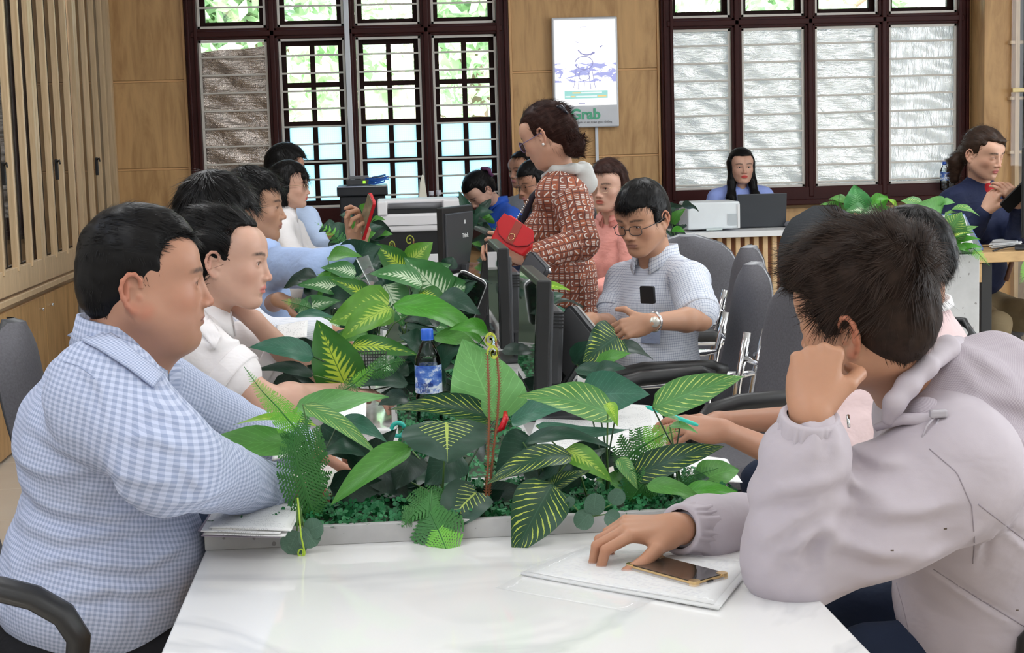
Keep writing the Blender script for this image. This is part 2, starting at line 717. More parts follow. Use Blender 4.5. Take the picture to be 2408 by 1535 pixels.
def skin_color(V, fr, tone, lips=(.62, .26, .24), brows=1.0, lipw=1.0, stubble=0.0, blush=.5, redear=.3):
    """skin colour: lips, brows, warmer nose and ears, shade painted in mouth line and nostrils"""
    q = fr.loc(V)
    c = np.tile(A3(tone), (len(V), 1))
    n = vnoise(V, 60, 3) * .5 + vnoise(V, 170, 5) * .5
    c *= (1 + .035 * n)[:, None]

    def mixin(mask, col):
        nonlocal c
        c = c * (1 - mask[:, None]) + A3(col) * mask[:, None]

    ax = np.abs(q[:, 0])
    front = np.clip((q[:, 1] - .048) / .01, 0, 1)
    red = A3(tone) * A3(1.03, .72, .68)
    g = lambda cx, cy, cz, r: np.exp(-(((ax - cx) ** 2 + (q[:, 1] - cy) ** 2 + (q[:, 2] - cz) ** 2) / r ** 2))
    mixin(blush * .6 * g(.042, .06, -.03, .028), red)
    mixin(blush * .8 * g(0, .105, -.036, .014), red)
    mixin(redear * np.clip((.102 - ax) / .004, 0, 1) * np.clip((ax - .077) / .006, 0, 1) * np.clip(1.4 - np.sqrt(((q[:, 1] + .018) / .035) ** 2 + ((q[:, 2] + .012) / .045) ** 2), 0, .4) / .4, red * A3(1.0, .9, .88))
    if stubble:
        mixin(stubble * np.clip((-.035 - q[:, 2]) / .03, 0, 1) * np.clip((q[:, 2] + .135) / .03, 0, 1) * np.clip((q[:, 1] - .02) / .05, 0, 1), A3(tone) * A3(.72, .72, .75))
    # eye region slightly darker, lash line
    d = np.sqrt(((ax - .0315) / .0165) ** 2 + ((q[:, 2] + .001) / .0085) ** 2)
    mixin(front * .30 * np.clip(1.6 - d, 0, 1), A3(tone) * A3(.72, .60, .56))
    ll = np.exp(-((q[:, 2] - (.0030 - (ax - .0315) ** 2 * 12)) / .0013) ** 2) * (np.abs(ax - .0315) < .0145)
    mixin(front * .95 * ll * (ax < .05), (.03, .018, .015))
    # brows
    bz = .0215 + (.5 - np.abs(ax - .034) / .03) * .0035
    bm = np.exp(-((q[:, 2] - bz) / (.0043 * max(brows, .4))) ** 4) * (ax > .012) * np.clip((.060 - ax) / .010, 0, 1) * np.clip((ax - .010) / .006, 0, 1)
    mixin(np.clip(front, 0, 1) * 1.0 * min(1, brows) * bm * (.8 + .2 * vnoise(V, 400, 8)), (.035, .025, .022))
    # lips
    lm = (np.clip(1.15 - np.sqrt((ax / (.0215)) ** 2 + ((q[:, 2] + .0635) / (.0105 * lipw)) ** 2), 0, .25) / .25) * np.clip((q[:, 1] - .075) / .005, 0, 1)
    mixin(np.clip(lm, 0, 1), lips)
    mixin(np.clip(1 - np.abs(q[:, 2] + .0636) / .0014, 0, 1) * (ax < .023) * np.clip((q[:, 1] - .075) / .005, 0, 1) * .8, A3(lips) * .25)  # dark line where the lips meet: crease shade put into the colour
    mixin(np.clip(1 - np.sqrt((ax - .0068) ** 2 + (q[:, 1] - .0985) ** 2 + (q[:, 2] + .044) ** 2) / .0048, 0, 1), A3(tone) * A3(.16, .09, .08))  # nostril hollows darkened: their shade is put into the skin colour
    return c


def make_eyes(fr, parent, dir=(0, 1, 0), iris=(.035, .018, .010), n=2):
    """two eyeballs: white, iris, pupil"""
    for sx in (1, -1):
        b = B()
        c = fr.w((sx * .0315, .0722, -.001))
        r = .0117 * fr.sc
        dl = fr.R @ nrm(dir)
        M = np.array(Vector(dl).to_track_quat('Z', 'Y').to_matrix())
        prof = []
        for i in range(13):
            a = PI * i / 12
            prof.append(a)
        rings = []
        ns = 14
        angs = [.02, .16, .30, .46, .50, .7, 1.0, 1.4, 1.9, 2.5, 3.0]
        fs = []
        for a in angs:
            rings.append([b.bm.verts.new(c + M @ (A3(math.sin(a) * math.cos(2 * PI * k / ns), math.sin(a) * math.sin(2 * PI * k / ns), math.cos(a)) * r)) for k in range(ns)])
        f0 = b.bm.faces.new(rings[0])
        f0.material_index = 2
        for i in range(len(angs) - 1):
            mi = 2 if angs[i] < .2 else (1 if angs[i] < .47 else 0)
            for k in range(ns):
                f = b.bm.faces.new((rings[i][k], rings[i][(k + 1) % ns], rings[i + 1][(k + 1) % ns], rings[i + 1][k]))
                f.material_index = mi
                f.smooth = True
        b.done('eye', [plain((.78, .74, .72), .15, name='eye_white', nz=.03), plain(iris, .1, name='iris', nz=.2, nscale=600), plain((.004, .004, .004), .05, name='pupil')], parent)


def hand_prims(S, o, fdir, back, side, curl=(.35, .5, .3), curls=None, spread=.06, thumb=((.75, .55, -.35), (.35, .9, -.25)), sc=1.0, k=.002, fist=False, wr=.024):
    """wrist at o, fingers along fdir, back of the hand towards back, thumb at side (+1: along fdir x back)"""
    y = nrm(fdir)
    z = nrm(A3(back) - y * (A3(back) @ y))
    x = np.cross(y, z) * side
    fr = Fr(o, np.stack([x, y, z], 1), sc)
    kx = (.026, .0085, -.0095, -.0265)
    ky = (.086, .090, .084, .075)
    rad = (.0092, .0094, .0088, .0078)
    ln = ((.043, .026, .021), (.047, .030, .022), (.043, .028, .021), (.033, .021, .019))
    S.ell((0, .010, 0), (.026, .030, .0175), .02, fr)
    S.ell((.0, .048, -.003), (.036, .036, .0130), .02, fr)
    for i in range(4):
        S.cone((kx[i] * .45, .008, 0), (kx[i], ky[i], .001), .012, rad[i] + .0012, .010, fr)
    S.ell((.020, .030, -.010), (.016, .026, .012), .012, fr)      # ball of the thumb
    S.ell((-.022, .034, -.008), (.012, .028, .011), .012, fr)
    out = []
    for i in range(4):
        cv = curls[i] if curls else curl
        p = A3(kx[i], ky[i], .001)
        th = 0
        sp = spread * (1.5 - i)
        segs = [p]
        for j in range(3):
            th += cv[j]
            d = A3(math.sin(sp) * math.cos(th), math.cos(sp) * math.cos(th), -math.sin(th))
            q = p + d * ln[i][j]
            r0 = rad[i] * (1, .90, .80)[j]
            r1 = rad[i] * (.92, .82, .66)[j]
            S.cone(p, q, r0, r1, k, fr)
            p = q
            segs.append(p)
        out.append([fr.w(a) for a in segs])
    p = A3(.022, .022, -.006)
    m = p + A3(.024, .028, -.006)
    S.cone(p, m, .0125, .0115, .012, fr)
    p = m
    tl = (.034, .027)
    segs = [p]
    for j in range(2):
        q = p + nrm(thumb[j]) * tl[j]
        S.cone(p, q, (.0112, .0104)[j], (.0102, .0080)[j], .003, fr)
        p = q
        segs.append(p)
    out.append([fr.w(a) for a in segs])
    return fr, out


def poly_cones(S, pts, rs, k=.02, **kw):
    for (a, b), (ra, rb) in zip(zip(pts, pts[1:]), zip(rs, rs[1:])):
        S.cone(a, b, ra, rb, k, **kw)


def bone_uv(V, bones):
    """pattern coordinates that follow the limb: (round the limb, along it, 0)"""
    best = np.full(len(V), 1e9)
    out = np.zeros((len(V), 3))
    for bi, (a, b, r, ref) in enumerate(bones):
        a, b = A3(a), A3(b)
        ab = b - a
        l = np.linalg.norm(ab)
        z = ab / l
        x = nrm(A3(ref) - z * (A3(ref) @ z))
        y = np.cross(z, x)
        w = V - a
        t = w @ z
        tc = np.clip(t, 0, l)
        d = np.linalg.norm(w - tc[:, None] * z, axis=1) / r
        u = np.arctan2(w @ y, w @ x) * r
        m = d < best
        best = np.where(m, d, best)
        out[m] = np.stack([u, t, np.full(len(V), bi * .37)], 1)[m]
    return out
# ---- hair --------------------------------------------------------------------
def hair_mat(name, c, rough=.38, hi=None):
    m, nt, b = new_mat(name)
    v = objco(nt)
    f = noise(nt, v, 60, 3)
    L(nt, mixc(nt, f, tuple(x * .6 for x in c), hi or tuple(min(1, x * 1.7) for x in c)), b.inputs['Base Color'])
    setp(b, rough=rough, spec=.14)
    return m


def hair_cap(S, fr, t=.008, top=.010, w=1.0, line=.066, temple=.030, ear=-.015, nape=-.072, back=.0, side=None, k=.008, cut=True):
    side = t if side is None else side
    S.ell((0, -.014, .030), (.073 * w + side, .093 + t, .084 + t), .0, fr)
    S.ell((0, -.004 - back, .050), (.066 * w + side, .086 + top * .7, .066 + top), .02, fr)
    S.ell((0, -.050 - back, -.015), (.055 * w + side * .6, .050 + t, .060), .03, fr)
    if cut:
        S.box((0, temple + .12, line - .17), (.14, .12, .17), .022, k, fr, sub=True)
        S.box((0, .062, ear - .10), (.14, .082, .10), .018, .010, fr, sub=True)
        S.box((0, -.06, nape - .10), (.2, .16, .10), .01, .008, fr, sub=True)


def strands(name, V, F, fr, m, parent, n=3000, length=.03, width=.0011, lift=.35, flow=None, droop=.0, seg=3, seed=1, jit=.25, mask=None, inset=.004, kind='stuff', curl=0.0):
    rs = np.random.RandomState(seed)
    a, b, c, d = (V[F[:, i]] for i in range(4))
    nn = np.cross(c - a, d - b)
    ar = np.linalg.norm(nn, axis=1)
    nn = nn / (ar[:, None] + 1e-12)
    cen = (a + b + c + d) / 4
    pr = ar.copy()
    ql = fr.loc(cen)
    if mask is not None:
        pr = pr * mask(ql)
    i = rs.choice(len(F), n, p=pr / pr.sum())
    p = cen[i] + rs.randn(n, 3) * .0012 - nn[i] * inset
    nl = nn[i]
    q = ql[i]
    if flow is None:
        crown = A3(0, -.055, .115)
        fl = q - crown
        fl[:, 2] -= .02
    else:
        fl = flow(q)
    fl = fl @ fr.R.T
    fl = fl - nl * np.einsum('ij,ij->i', fl, nl)[:, None]
    fl /= np.linalg.norm(fl, axis=1)[:, None] + 1e-9
    # neighbouring hairs lean the same way: clumps
    cl = np.stack([vnoise(p, 55, seed + 7 + j) for j in range(3)], 1)
    dr = fl + nl * lift * (.5 + rs.rand(n, 1)) + cl * jit + rs.randn(n, 3) * jit * .35
    dr /= np.linalg.norm(dr, axis=1)[:, None]
    ln = (length * (.55 + .6 * rs.rand(n)) * (1 + .25 * vnoise(p, 40, seed)))[:, None]
    pts = [p]
    for j in range(seg):
        p = p + dr * ln / seg
        pts.append(p)
        dr = dr - nl * lift * .55 / seg * 2 + A3(0, 0, -droop) + cl * curl
        dr /= np.linalg.norm(dr, axis=1)[:, None]
    sd = np.cross(dr, nl)
    sd /= np.linalg.norm(sd, axis=1)[:, None] + 1e-9
    VV = []
    for j, p in enumerate(pts):
        wd = width * (1 - .85 * j / seg) * (1 if j else .8)
        VV += [p - sd * wd, p + sd * wd]
    VV = np.stack(VV, 1).reshape(-1, 3)
    base = (np.arange(n) * 2 * (seg + 1))[:, None]
    FF = np.concatenate([base + A3(2 * j, 2 * j + 1, 2 * j + 3, 2 * j + 2).astype(int)[None] for j in range(seg)])
    return add_mesh(name, VV, FF.astype(int), m, parent, **({'kind': kind} if kind else {}))


def skin_mat(name='skin', rough=.46, sub=.12):
    m, nt, b = new_mat(name)
    a = nt.nodes.new('ShaderNodeVertexColor')
    a.layer_name = 'tint'
    L(nt, a.outputs[0], b.inputs['Base Color'])
    setp(b, rough=rough, spec=.38, sub=sub, subr=(1.0, .35, .2), subs=.006)
    v = objco(nt)
    bump(nt, noise(nt, v, 900, 3), b, .10, .0006)
    return m


SKIN = skin_mat()
SKINFAR = skin_mat('skin_far', .5, .0)
HAIR_BLACK = hair_mat('hair_black', (.0055, .005, .005))
HAIR_BROWN = hair_mat('hair_brown', (.013, .0075, .0055), rough=.55, hi=(.045, .026, .018))
HAIR_RED = hair_mat('hair_reddish', (.016, .007, .006), rough=.5, hi=(.055, .022, .016))
# ------------------------------------------------------------------ setting
YW = 11.1
XL = -1.80


def struct(o):
    o['kind'] = 'structure'
    return o


def wood_mat(name, a, b_, scale=(1, 1, 1), grain=9, rough=.45, knots=True, bmp=.05, dist=1.5):
    m, nt, b = new_mat(name)
    v = objco(nt)
    mv = mapping(nt, v, scale)
    f1 = noise(nt, mv, grain, 5, .6, dist)
    f2 = noise(nt, mv, grain * 4, 3, .5)
    f = mth(nt, 'ADD', mth(nt, 'MULTIPLY', f1, .75), mth(nt, 'MULTIPLY', f2, .25))
    c = ramp(nt, f, [(.30, b_), (.52, a), (.72, tuple(min(1, x * 1.18) for x in a))])
    if knots:
        k = nt.nodes.new('ShaderNodeTexVoronoi')
        k.inputs['Scale'].default_value = 2.2
        L(nt, mapping(nt, v, (1, 1, .8)), k.inputs[0])
        kf = mth(nt, 'LESS_THAN', k.outputs['Distance'], .055)
        c = mixc(nt, mth(nt, 'MULTIPLY', kf, .35), c, tuple(x * .45 for x in b_))
    L(nt, c, b.inputs['Base Color'])
    setp(b, rough=rough, spec=.4)
    bump(nt, f, b, bmp, .002)
    return m


M_PANEL = wood_mat('oak_panel', (.60, .36, .155), (.40, .215, .08), (2.4, 2.4, .42), 3.2)
M_SLAT = wood_mat('pale_oak', (.66, .48, .29), (.54, .37, .20), (8, 8, .5), 4, knots=False)
M_DARK = plain((.045, .010, .009), .38, name='dark_red_wood', nz=.25, nscale=8, spec=.15)
M_BLACKWOOD = plain((.020, .007, .006), .5, name='casement_wood', nz=.2, spec=.1)
M_WBAR = plain((.72, .68, .62), .4, name='cream_paint')
M_WHITE = plain((.80, .80, .80), .4, name='white')
M_CHROME = plain((.75, .75, .77), .12, 1.0, name='chrome', nz=.02)
M_BLACKP = plain((.012, .012, .013), .42, name='black_plastic')
M_DGREY = plain((.045, .047, .052), .45, name='dark_grey_plastic')
M_MGREY = plain((.16, .16, .17), .5, name='grey_plastic')


def glass_mat(name, col=(1, 1, 1), rough=0.0, trans=1.0):
    m, nt, b = new_mat(name)
    setp(b, col=col, rough=rough, trans=trans, ior=1.45)
    # thin pane: mostly clear, with a plain mirror share
    out = nt.nodes['Material Output']
    tr = N(nt, 'ShaderNodeBsdfTransparent')
    tr.inputs[0].default_value = (*col, 1)
    gl = N(nt, 'ShaderNodeBsdfGlossy')
    gl.inputs['Roughness'].default_value = .02
    fr = N(nt, 'ShaderNodeFresnel')
    fr.inputs[0].default_value = 1.35
    mx = N(nt, 'ShaderNodeMixShader')
    L(nt, fr.outputs[0], mx.inputs[0])
    L(nt, tr.outputs[0], mx.inputs[1])
    L(nt, gl.outputs[0], mx.inputs[2])
    L(nt, mx.outputs[0], out.inputs[0])
    return m


M_GLASS = glass_mat('clear_glass')


def frosted_mat():
    m, nt, b = new_mat('frosted_blue_glass')
    out = nt.nodes['Material Output']
    v = objco(nt)
    s = N(nt, 'ShaderNodeSeparateXYZ')
    L(nt, v, s.inputs[0])
    gx = mth(nt, 'ABSOLUTE', mth(nt, 'SINE', mth(nt, 'MULTIPLY', s.outputs[0], PI / .0145)))
    gz = mth(nt, 'ABSOLUTE', mth(nt, 'SINE', mth(nt, 'MULTIPLY', s.outputs[2], PI / .0145)))
    g = mth(nt, 'MULTIPLY', mth(nt, 'MULTIPLY', gx, gz), .5, clamp=True)
    nz = noise(nt, v, 1.7, 2)
    c = mixc(nt, mth(nt, 'MULTIPLY_ADD', g, .55, .25), (.32, .52, .58), (.62, .78, .80))
    c = mixc(nt, mth(nt, 'MULTIPLY', nz, .5), c, (.60, .76, .78))
    tl = N(nt, 'ShaderNodeBsdfTranslucent')
    L(nt, c, tl.inputs[0])
    gl = N(nt, 'ShaderNodeBsdfGlossy')
    gl.inputs['Roughness'].default_value = .25
    tr = N(nt, 'ShaderNodeBsdfTransparent')
    m1 = N(nt, 'ShaderNodeMixShader')
    m1.inputs[0].default_value = .12
    L(nt, tl.outputs[0], m1.inputs[1])
    L(nt, tr.outputs[0], m1.inputs[2])
    m2 = N(nt, 'ShaderNodeMixShader')
    m2.inputs[0].default_value = .05
    L(nt, m1.outputs[0], m2.inputs[1])
    L(nt, gl.outputs[0], m2.inputs[2])
    L(nt, m2.outputs[0], out.inputs[0])
    return m


M_FROST = frosted_mat()


def foil_mat(name, c, metal, horiz=True, trans=.25):
    """bubble insulation foil: silver, cells in rows, crumpled"""
    m, nt, b = new_mat(name)
    v = objco(nt)
    s = N(nt, 'ShaderNodeSeparateXYZ')
    L(nt, v, s.inputs[0])
    sx = mth(nt, 'SINE', mth(nt, 'MULTIPLY', s.outputs[0], 2 * PI / .012))
    sz = mth(nt, 'SINE', mth(nt, 'MULTIPLY', s.outputs[2], 2 * PI / .011))
    cells = mth(nt, 'MULTIPLY', sx, sz)
    row = mth(nt, 'ADD', mth(nt, 'MULTIPLY', cells, .35), mth(nt, 'MULTIPLY', sz if horiz else sx, .35))
    big = noise(nt, mapping(nt, v, (1.2, 1, 3.2) if horiz else (4, 1, .8)), 5, 4, .6, .8)
    h = mth(nt, 'ADD', mth(nt, 'MULTIPLY', row, .25), mth(nt, 'MULTIPLY', big, 6.0))
    f = noise(nt, mapping(nt, v, (1, 1, 2)), 3.0, 4, .6)
    L(nt, mixc(nt, f, tuple(x * .72 for x in c), c), b.inputs['Base Color'])
    setp(b, rough=.22, metal=metal, spec=.5)
    bump(nt, h, b, .55, .006)
    if trans:
        out = nt.nodes['Material Output']
        tl = N(nt, 'ShaderNodeBsdfTranslucent')
        tl.inputs[0].default_value = (.9, .9, .88, 1)
        mx = N(nt, 'ShaderNodeMixShader')
        mx.inputs[0].default_value = trans
        L(nt, b.outputs[0], mx.inputs[1])
        L(nt, tl.outputs[0], mx.inputs[2])
        L(nt, mx.outputs[0], out.inputs[0])
    return m


M_FOIL_H = foil_mat('silver_foil', (.95, .94, .92), .55, trans=.12)
M_FOIL_V = foil_mat('silver_foil_vertical', (.95, .94, .94), .55, horiz=False, trans=.13)
M_FOIL_D = foil_mat('dull_foil', (.62, .55, .50), .80, trans=.0)


def marble_mat():
    m, nt, b = new_mat('white_marble')
    v = objco(nt)
    n1 = noise(nt, v, 1.1, 5, .55, 1.2)
    vein = mth(nt, 'ABSOLUTE', mth(nt, 'SUBTRACT', n1, .5))
    vein = mth(nt, 'SUBTRACT', 1.0, mth(nt, 'MULTIPLY', vein, 28), clamp=True)
    vein = mth(nt, 'MULTIPLY', vein, mth(nt, 'MULTIPLY', noise(nt, v, 2.3, 2), .85))
    soft = noise(nt, v, 2.0, 3)
    c = mixc(nt, soft, (.80, .79, .77), (.90, .89, .875))
    c = mixc(nt, vein, c, (.50, .51, .53))
    L(nt, c, b.inputs['Base Color'])
    setp(b, rough=.07, spec=.5, coat=.3, coatr=.03)
    return m


M_MARBLE = marble_mat()


def concrete_mat(name, c=(.50, .49, .48), sc=1.0):
    m, nt, b = new_mat(name)
    v = objco(nt)
    f = noise(nt, v, 5 * sc, 5, .6)
    g = noise(nt, v, 40 * sc, 3)
    col = ramp(nt, f, [(.3, tuple(x * .78 for x in c)), (.7, tuple(min(1, x * 1.15) for x in c))])
    sp = mth(nt, 'LESS_THAN', noise(nt, v, 60 * sc, 1), .27)
    col = mixc(nt, mth(nt, 'MULTIPLY', sp, .6), col, (.12, .10, .09))
    L(nt, col, b.inputs['Base Color'])
    setp(b, rough=.6)
    bump(nt, g, b, .15, .002)
    return m


M_CONC = concrete_mat('concrete_laminate')


def tile_floor_mat():
    m, nt, b = new_mat('beige_tile')
    v = objco(nt)
    f = noise(nt, v, 3, 4)
    L(nt, mixc(nt, f, (.56, .50, .42), (.66, .61, .53)), b.inputs['Base Color'])
    setp(b, rough=.12, spec=.5)
    return m


# floor of 0.6 m tiles, the nearer ones in view laid one by one
M_TILE = tile_floor_mat()
fl = struct(B().box((2.1, 4.0, -.03), (8.2, 14.6, .05)).done('floor', plain((.30, .27, .23), .7, name='grout')))
_t = bpy.data.meshes.new('tile')
_bm = B().box((0, 0, 0), (.597, .597, .008), bev=.0015, seg=1)
_bm.bm.to_mesh(_t)
_bm.bm.free()
_t.materials.append(M_TILE)
for i in range(13):
    for j in range(23):
        o = link('tile', _t, None, fl)
        o.location = (XL - .1 + .3 + i * .6, -2.7 + .3 + j * .6, -.002)

struct(B().box((2.1, 4.0, 3.36), (8.2, 14.6, .08)).done('ceiling', plain((.80, .80, .79), .8, name='ceiling_white')))
struct(B().box((-2.22, 4.0, 1.65), (.08, 14.6, 3.4)).done('wall_left', plain((.78, .76, .72), .7, name='wall_paint')))
struct(B().box((6.2, 4.0, 1.65), (.08, 14.6, 3.4)).done('wall_right', plain((.78, .76, .72), .7, name='wall_paint')))
struct(B().box((2.1, -3.1, 1.65), (8.4, .08, 3.4)).done('wall_front', plain((.78, .76, .72), .7, name='wall_paint')))


def wx(px, py=250):
    return P(px, py, YW)[0]


def wz(px, py):
    return P(px, py, YW)[2]


XA0, XA1 = wx(443), wx(1200)       # left window opening
XB0, XB1 = wx(1556), wx(2278)      # right window opening
ZS_A, ZS_B = wz(780, 512), wz(1900, 462)
ZT = wz(1000, 70)
ZTOP = 2.95
wall = B()
for x0, x1, z0, z1 in ((-2.2, XA0, 0, 3.32), (XA1, XB0, 0, 3.32), (XB1, 6.2, 0, 3.32), (XA0, XA1, 0, ZS_A), (XB0, XB1, 0, ZS_B), (XA0, XA1, ZTOP, 3.32), (XB0, XB1, ZTOP, 3.32)):
    wall.box(((x0 + x1) / 2, YW + .12, (z0 + z1) / 2), (x1 - x0, .16, z1 - z0))
wb = struct(wall.done('wall_back', plain((.42, .26, .12), .6, name='panel_backing')))
# wood panels with open joints, each a piece of the wall
M_EDGE = plain((.78, .46, .20), .5, name='orange_edge_strip')
zj = [0.08, .68, 1.28, 1.885, 2.49, 3.09]
zj = [wz(1400, 368) - .605 * 2, wz(1400, 368) - .605, wz(1400, 368), wz(1400, 165), wz(1400, 165) + .605, wz(1400, 165) + 1.21]
for x0, x1 in ((XL - .1, XA0 - .01), (XA1 + .02, XB0 - .02)):
    for z0, z1 in zip([.02] + zj, zj + [3.30]):
        B().box(((x0 + x1) / 2, YW + .035, (z0 + z1) / 2), (x1 - x0 - .006, .02, z1 - z0 - .016), bev=.002, seg=1).done('panel', M_PANEL, wb)
        B().box(((x0 + x1) / 2, YW + .042, z1), (x1 - x0, .012, .012)).done('joint_strip', M_EDGE, wb)
for x in (XA0 - .014, XA1 + .014, XB0 - .014, XB1 + .012):
    B().box((x, YW + .03, 1.66), (.016, .03, 3.3)).done('edge_strip', M_EDGE, wb)
for x0, x1, zt in ((XA0, XA1, ZS_A), (XB0, XB1, ZS_B)):
    n = 3
    for i in range(n):
        a, c = x0 + (x1 - x0) * i / n, x0 + (x1 - x0) * (i + 1) / n
        B().box(((a + c) / 2, YW + .035, zt / 2 - .03), (c - a - .008, .02, zt - .10), bev=.002, seg=1).done('panel', M_PANEL, wb)


def window(idx, x0, x1, zs, cols, foil):
    root = bpy.data.objects.new('window_%d' % idx, None)
    COL.objects.link(root)
    root['kind'] = 'structure'
    y = YW + .02
    f = B()
    fw = .085
    for xx, s in ((x0 + fw / 2, 1), (x1 - fw / 2, -1)):
        f.box((xx, y + .02, (zs + ZTOP) / 2), (fw, .12, ZTOP - zs), bev=.006)
        f.box((xx + s * .030, y - .035, (zs + ZTOP) / 2), (.022, .04, ZTOP - zs), bev=.004)
        f.box((xx - s * .018, y - .045, (zs + ZTOP) / 2), (.016, .03, ZTOP - zs), bev=.004)
    f.box(((x0 + x1) / 2, y + .02, zs + .02), (x1 - x0, .13, .10), bev=.006)
    f.box(((x0 + x1) / 2, y - .05, zs - .035), (x1 - x0 + .03, .10, .04), bev=.008)
    f.box(((x0 + x1) / 2, y + .02, ZTOP - .04), (x1 - x0, .12, .08), bev=.006)
    f.done('window_frame', M_DARK, root)
    f = B()
    f.box(((x0 + x1) / 2, y + .02, ZT), (x1 - x0 - fw, .10, .075), bev=.006)
    f.box(((x0 + x1) / 2, y - .035, ZT), (x1 - x0 - fw, .03, .04), bev=.006)
    f.done('transom', M_DARK, root)
    for c in cols[1:-1]:
        f = B()
        f.box((c, y + .02, (zs + ZTOP) / 2), (.075, .10, ZTOP - zs), bev=.006)
        f.box((c, y - .035, (zs + ZTOP) / 2), (.035, .03, ZTOP - zs), bev=.006)
        f.done('mullion', M_DARK, root)
    for ci in range(len(cols) - 1):
        a = cols[ci] + .038
        b = cols[ci + 1] - .038
        for z0, z1, up in ((zs + .07, ZT - .038, False), (ZT + .038, ZTOP - .08, True)):
            g = B()     # cream steel grille frame
            for xx in (a + .009, b - .009):
                g.box((xx, y - .0, (z0 + z1) / 2), (.016, .016, z1 - z0))
            for zz in (z0 + .009, z1 - .009):
                g.box(((a + b) / 2, y, zz), (b - a, .016, .016))
            g.done('grille_frame', M_WBAR, root)
            nb = 10 if not up else 6
            for k in range(nb):
                zz = z1 - .115 - k * .1205 + (0 if not up else -.02)
                if zz < z0 + .03:
                    continue
                B().box(((a + b) / 2, y - .004, zz), (b - a - .012, .012, .0125), bev=.003, seg=1).done('grille_bar', M_WBAR, root)
            if foil[ci] and not up:
                rows = []
                rs = random.Random(idx * 10 + ci)
                nx, nz = 24, 44
                ph = [rs.random() * 6 for _ in range(6)]
                zt0 = z1 - (.075 if foil[ci] == 'D' else .0)
                for i in range(nz + 1):
                    r = []
                    for j in range(nx + 1):
                        u, v = j / nx, i / nz
                        dz = .008 * math.sin(u * 5 + v * 23 + ph[0]) * math.sin(v * 9 + ph[1]) + .006 * math.sin(u * 11 + v * 31 + ph[2]) + .005 * math.sin(v * 64 + u * 3 + ph[3])
                        zz = z0 + (zt0 - z0) * v + .004 * math.sin(u * 9 + ph[4])
                        if foil[ci] == 'D' and i == nz:
                            zz += .03 * u
                        r.append((a + .005 + (b - a - .01) * u, y + .035 + dz, zz))
                    rows.append(r)
                B().grid(rows).done('foil_sheet', {'H': M_FOIL_H, 'V': M_FOIL_V, 'D': M_FOIL_D}[foil[ci]], root)
                B().box(((a + b) / 2, y + .062, (z0 + z1) / 2), (b - a, .006, z1 - z0)).done('pane', M_GLASS, root)
                continue
            # casement with panes
            cs = B()
            t = .048
            yy = y + .075
            for xx in (a + t / 2, b - t / 2):
                cs.box((xx, yy, (z0 + z1) / 2), (t, .04, z1 - z0), bev=.003, seg=1)
            for zz in (z0 + t / 2, z1 - t / 2):
                cs.box(((a + b) / 2, yy, zz), (b - a - 2 * t + .002, .04, t), bev=.003, seg=1)
            nx, nz = (1, 2) if up else (2, 4)
            pw, ph_ = (b - a - 2 * t) / nx, (z1 - z0 - 2 * t) / nz
            mt = .034
            for i in range(1, nx):
                cs.box((a + t + pw * i, yy, (z0 + z1) / 2), (mt, .032, z1 - z0 - 2 * t))
            for i in range(1, nz):
                cs.box(((a + b) / 2, yy, z0 + t + ph_ * i), (b - a - 2 * t, .031, mt))
            cs.done('casement', M_BLACKWOOD, root)
            for i in range(nx):
                for k in range(nz):
                    fr_ = (not up) and k < 2
                    B().box((a + t + pw * (i + .5), yy + .004, z0 + t + ph_ * (k + .5)), (pw, .005, ph_)).done('pane', M_FROST if fr_ else M_GLASS, root)
    return root


cA = [XA0 + .047, wx(647), wx(829), wx(1007), XA1 - .047]
cB = [XB0 + .035, wx(1733), wx(1905), wx(2078), XB1 - .047]
window(1, XA0, XA1, ZS_A, cA, ['D', None, None, None])
window(2, XB0, XB1, ZS_B, cB, ['H', 'H', 'H', 'V'])
# white service pipe in front of the left window
o = B().box((wx(823), YW - .09, 1.66), (.034, .03, 3.28), bev=.004).done('trim_1', plain((.70, .73, .78), .4, name='white_trunking'))
struct(o)

# ---- wooden post at the right of the window
x0, x1, x2 = wx(2283), wx(2347), wx(2290)
o = B().box(((x0 + x1) / 2 + .02, YW - .10, 1.66), (x1 - x0 + .04, .30, 3.28), bev=.004).done('trim_2', M_PANEL)
struct(o)

# ---- built-in cabinet along the left wall: lower doors, ledge, slatted glass doors above
cab = thing('wall_cabinet', 'long oak cabinet of slatted glass doors down the left wall', 'cabinet', (XL, 7.4, 0))
XC = XL


def cpart(b, name, m, parent, loc=None):
    o = b.done(name, m)
    o.parent = parent
    o.matrix_parent_inverse = Matrix.Translation(parent.location).inverted()
    return o


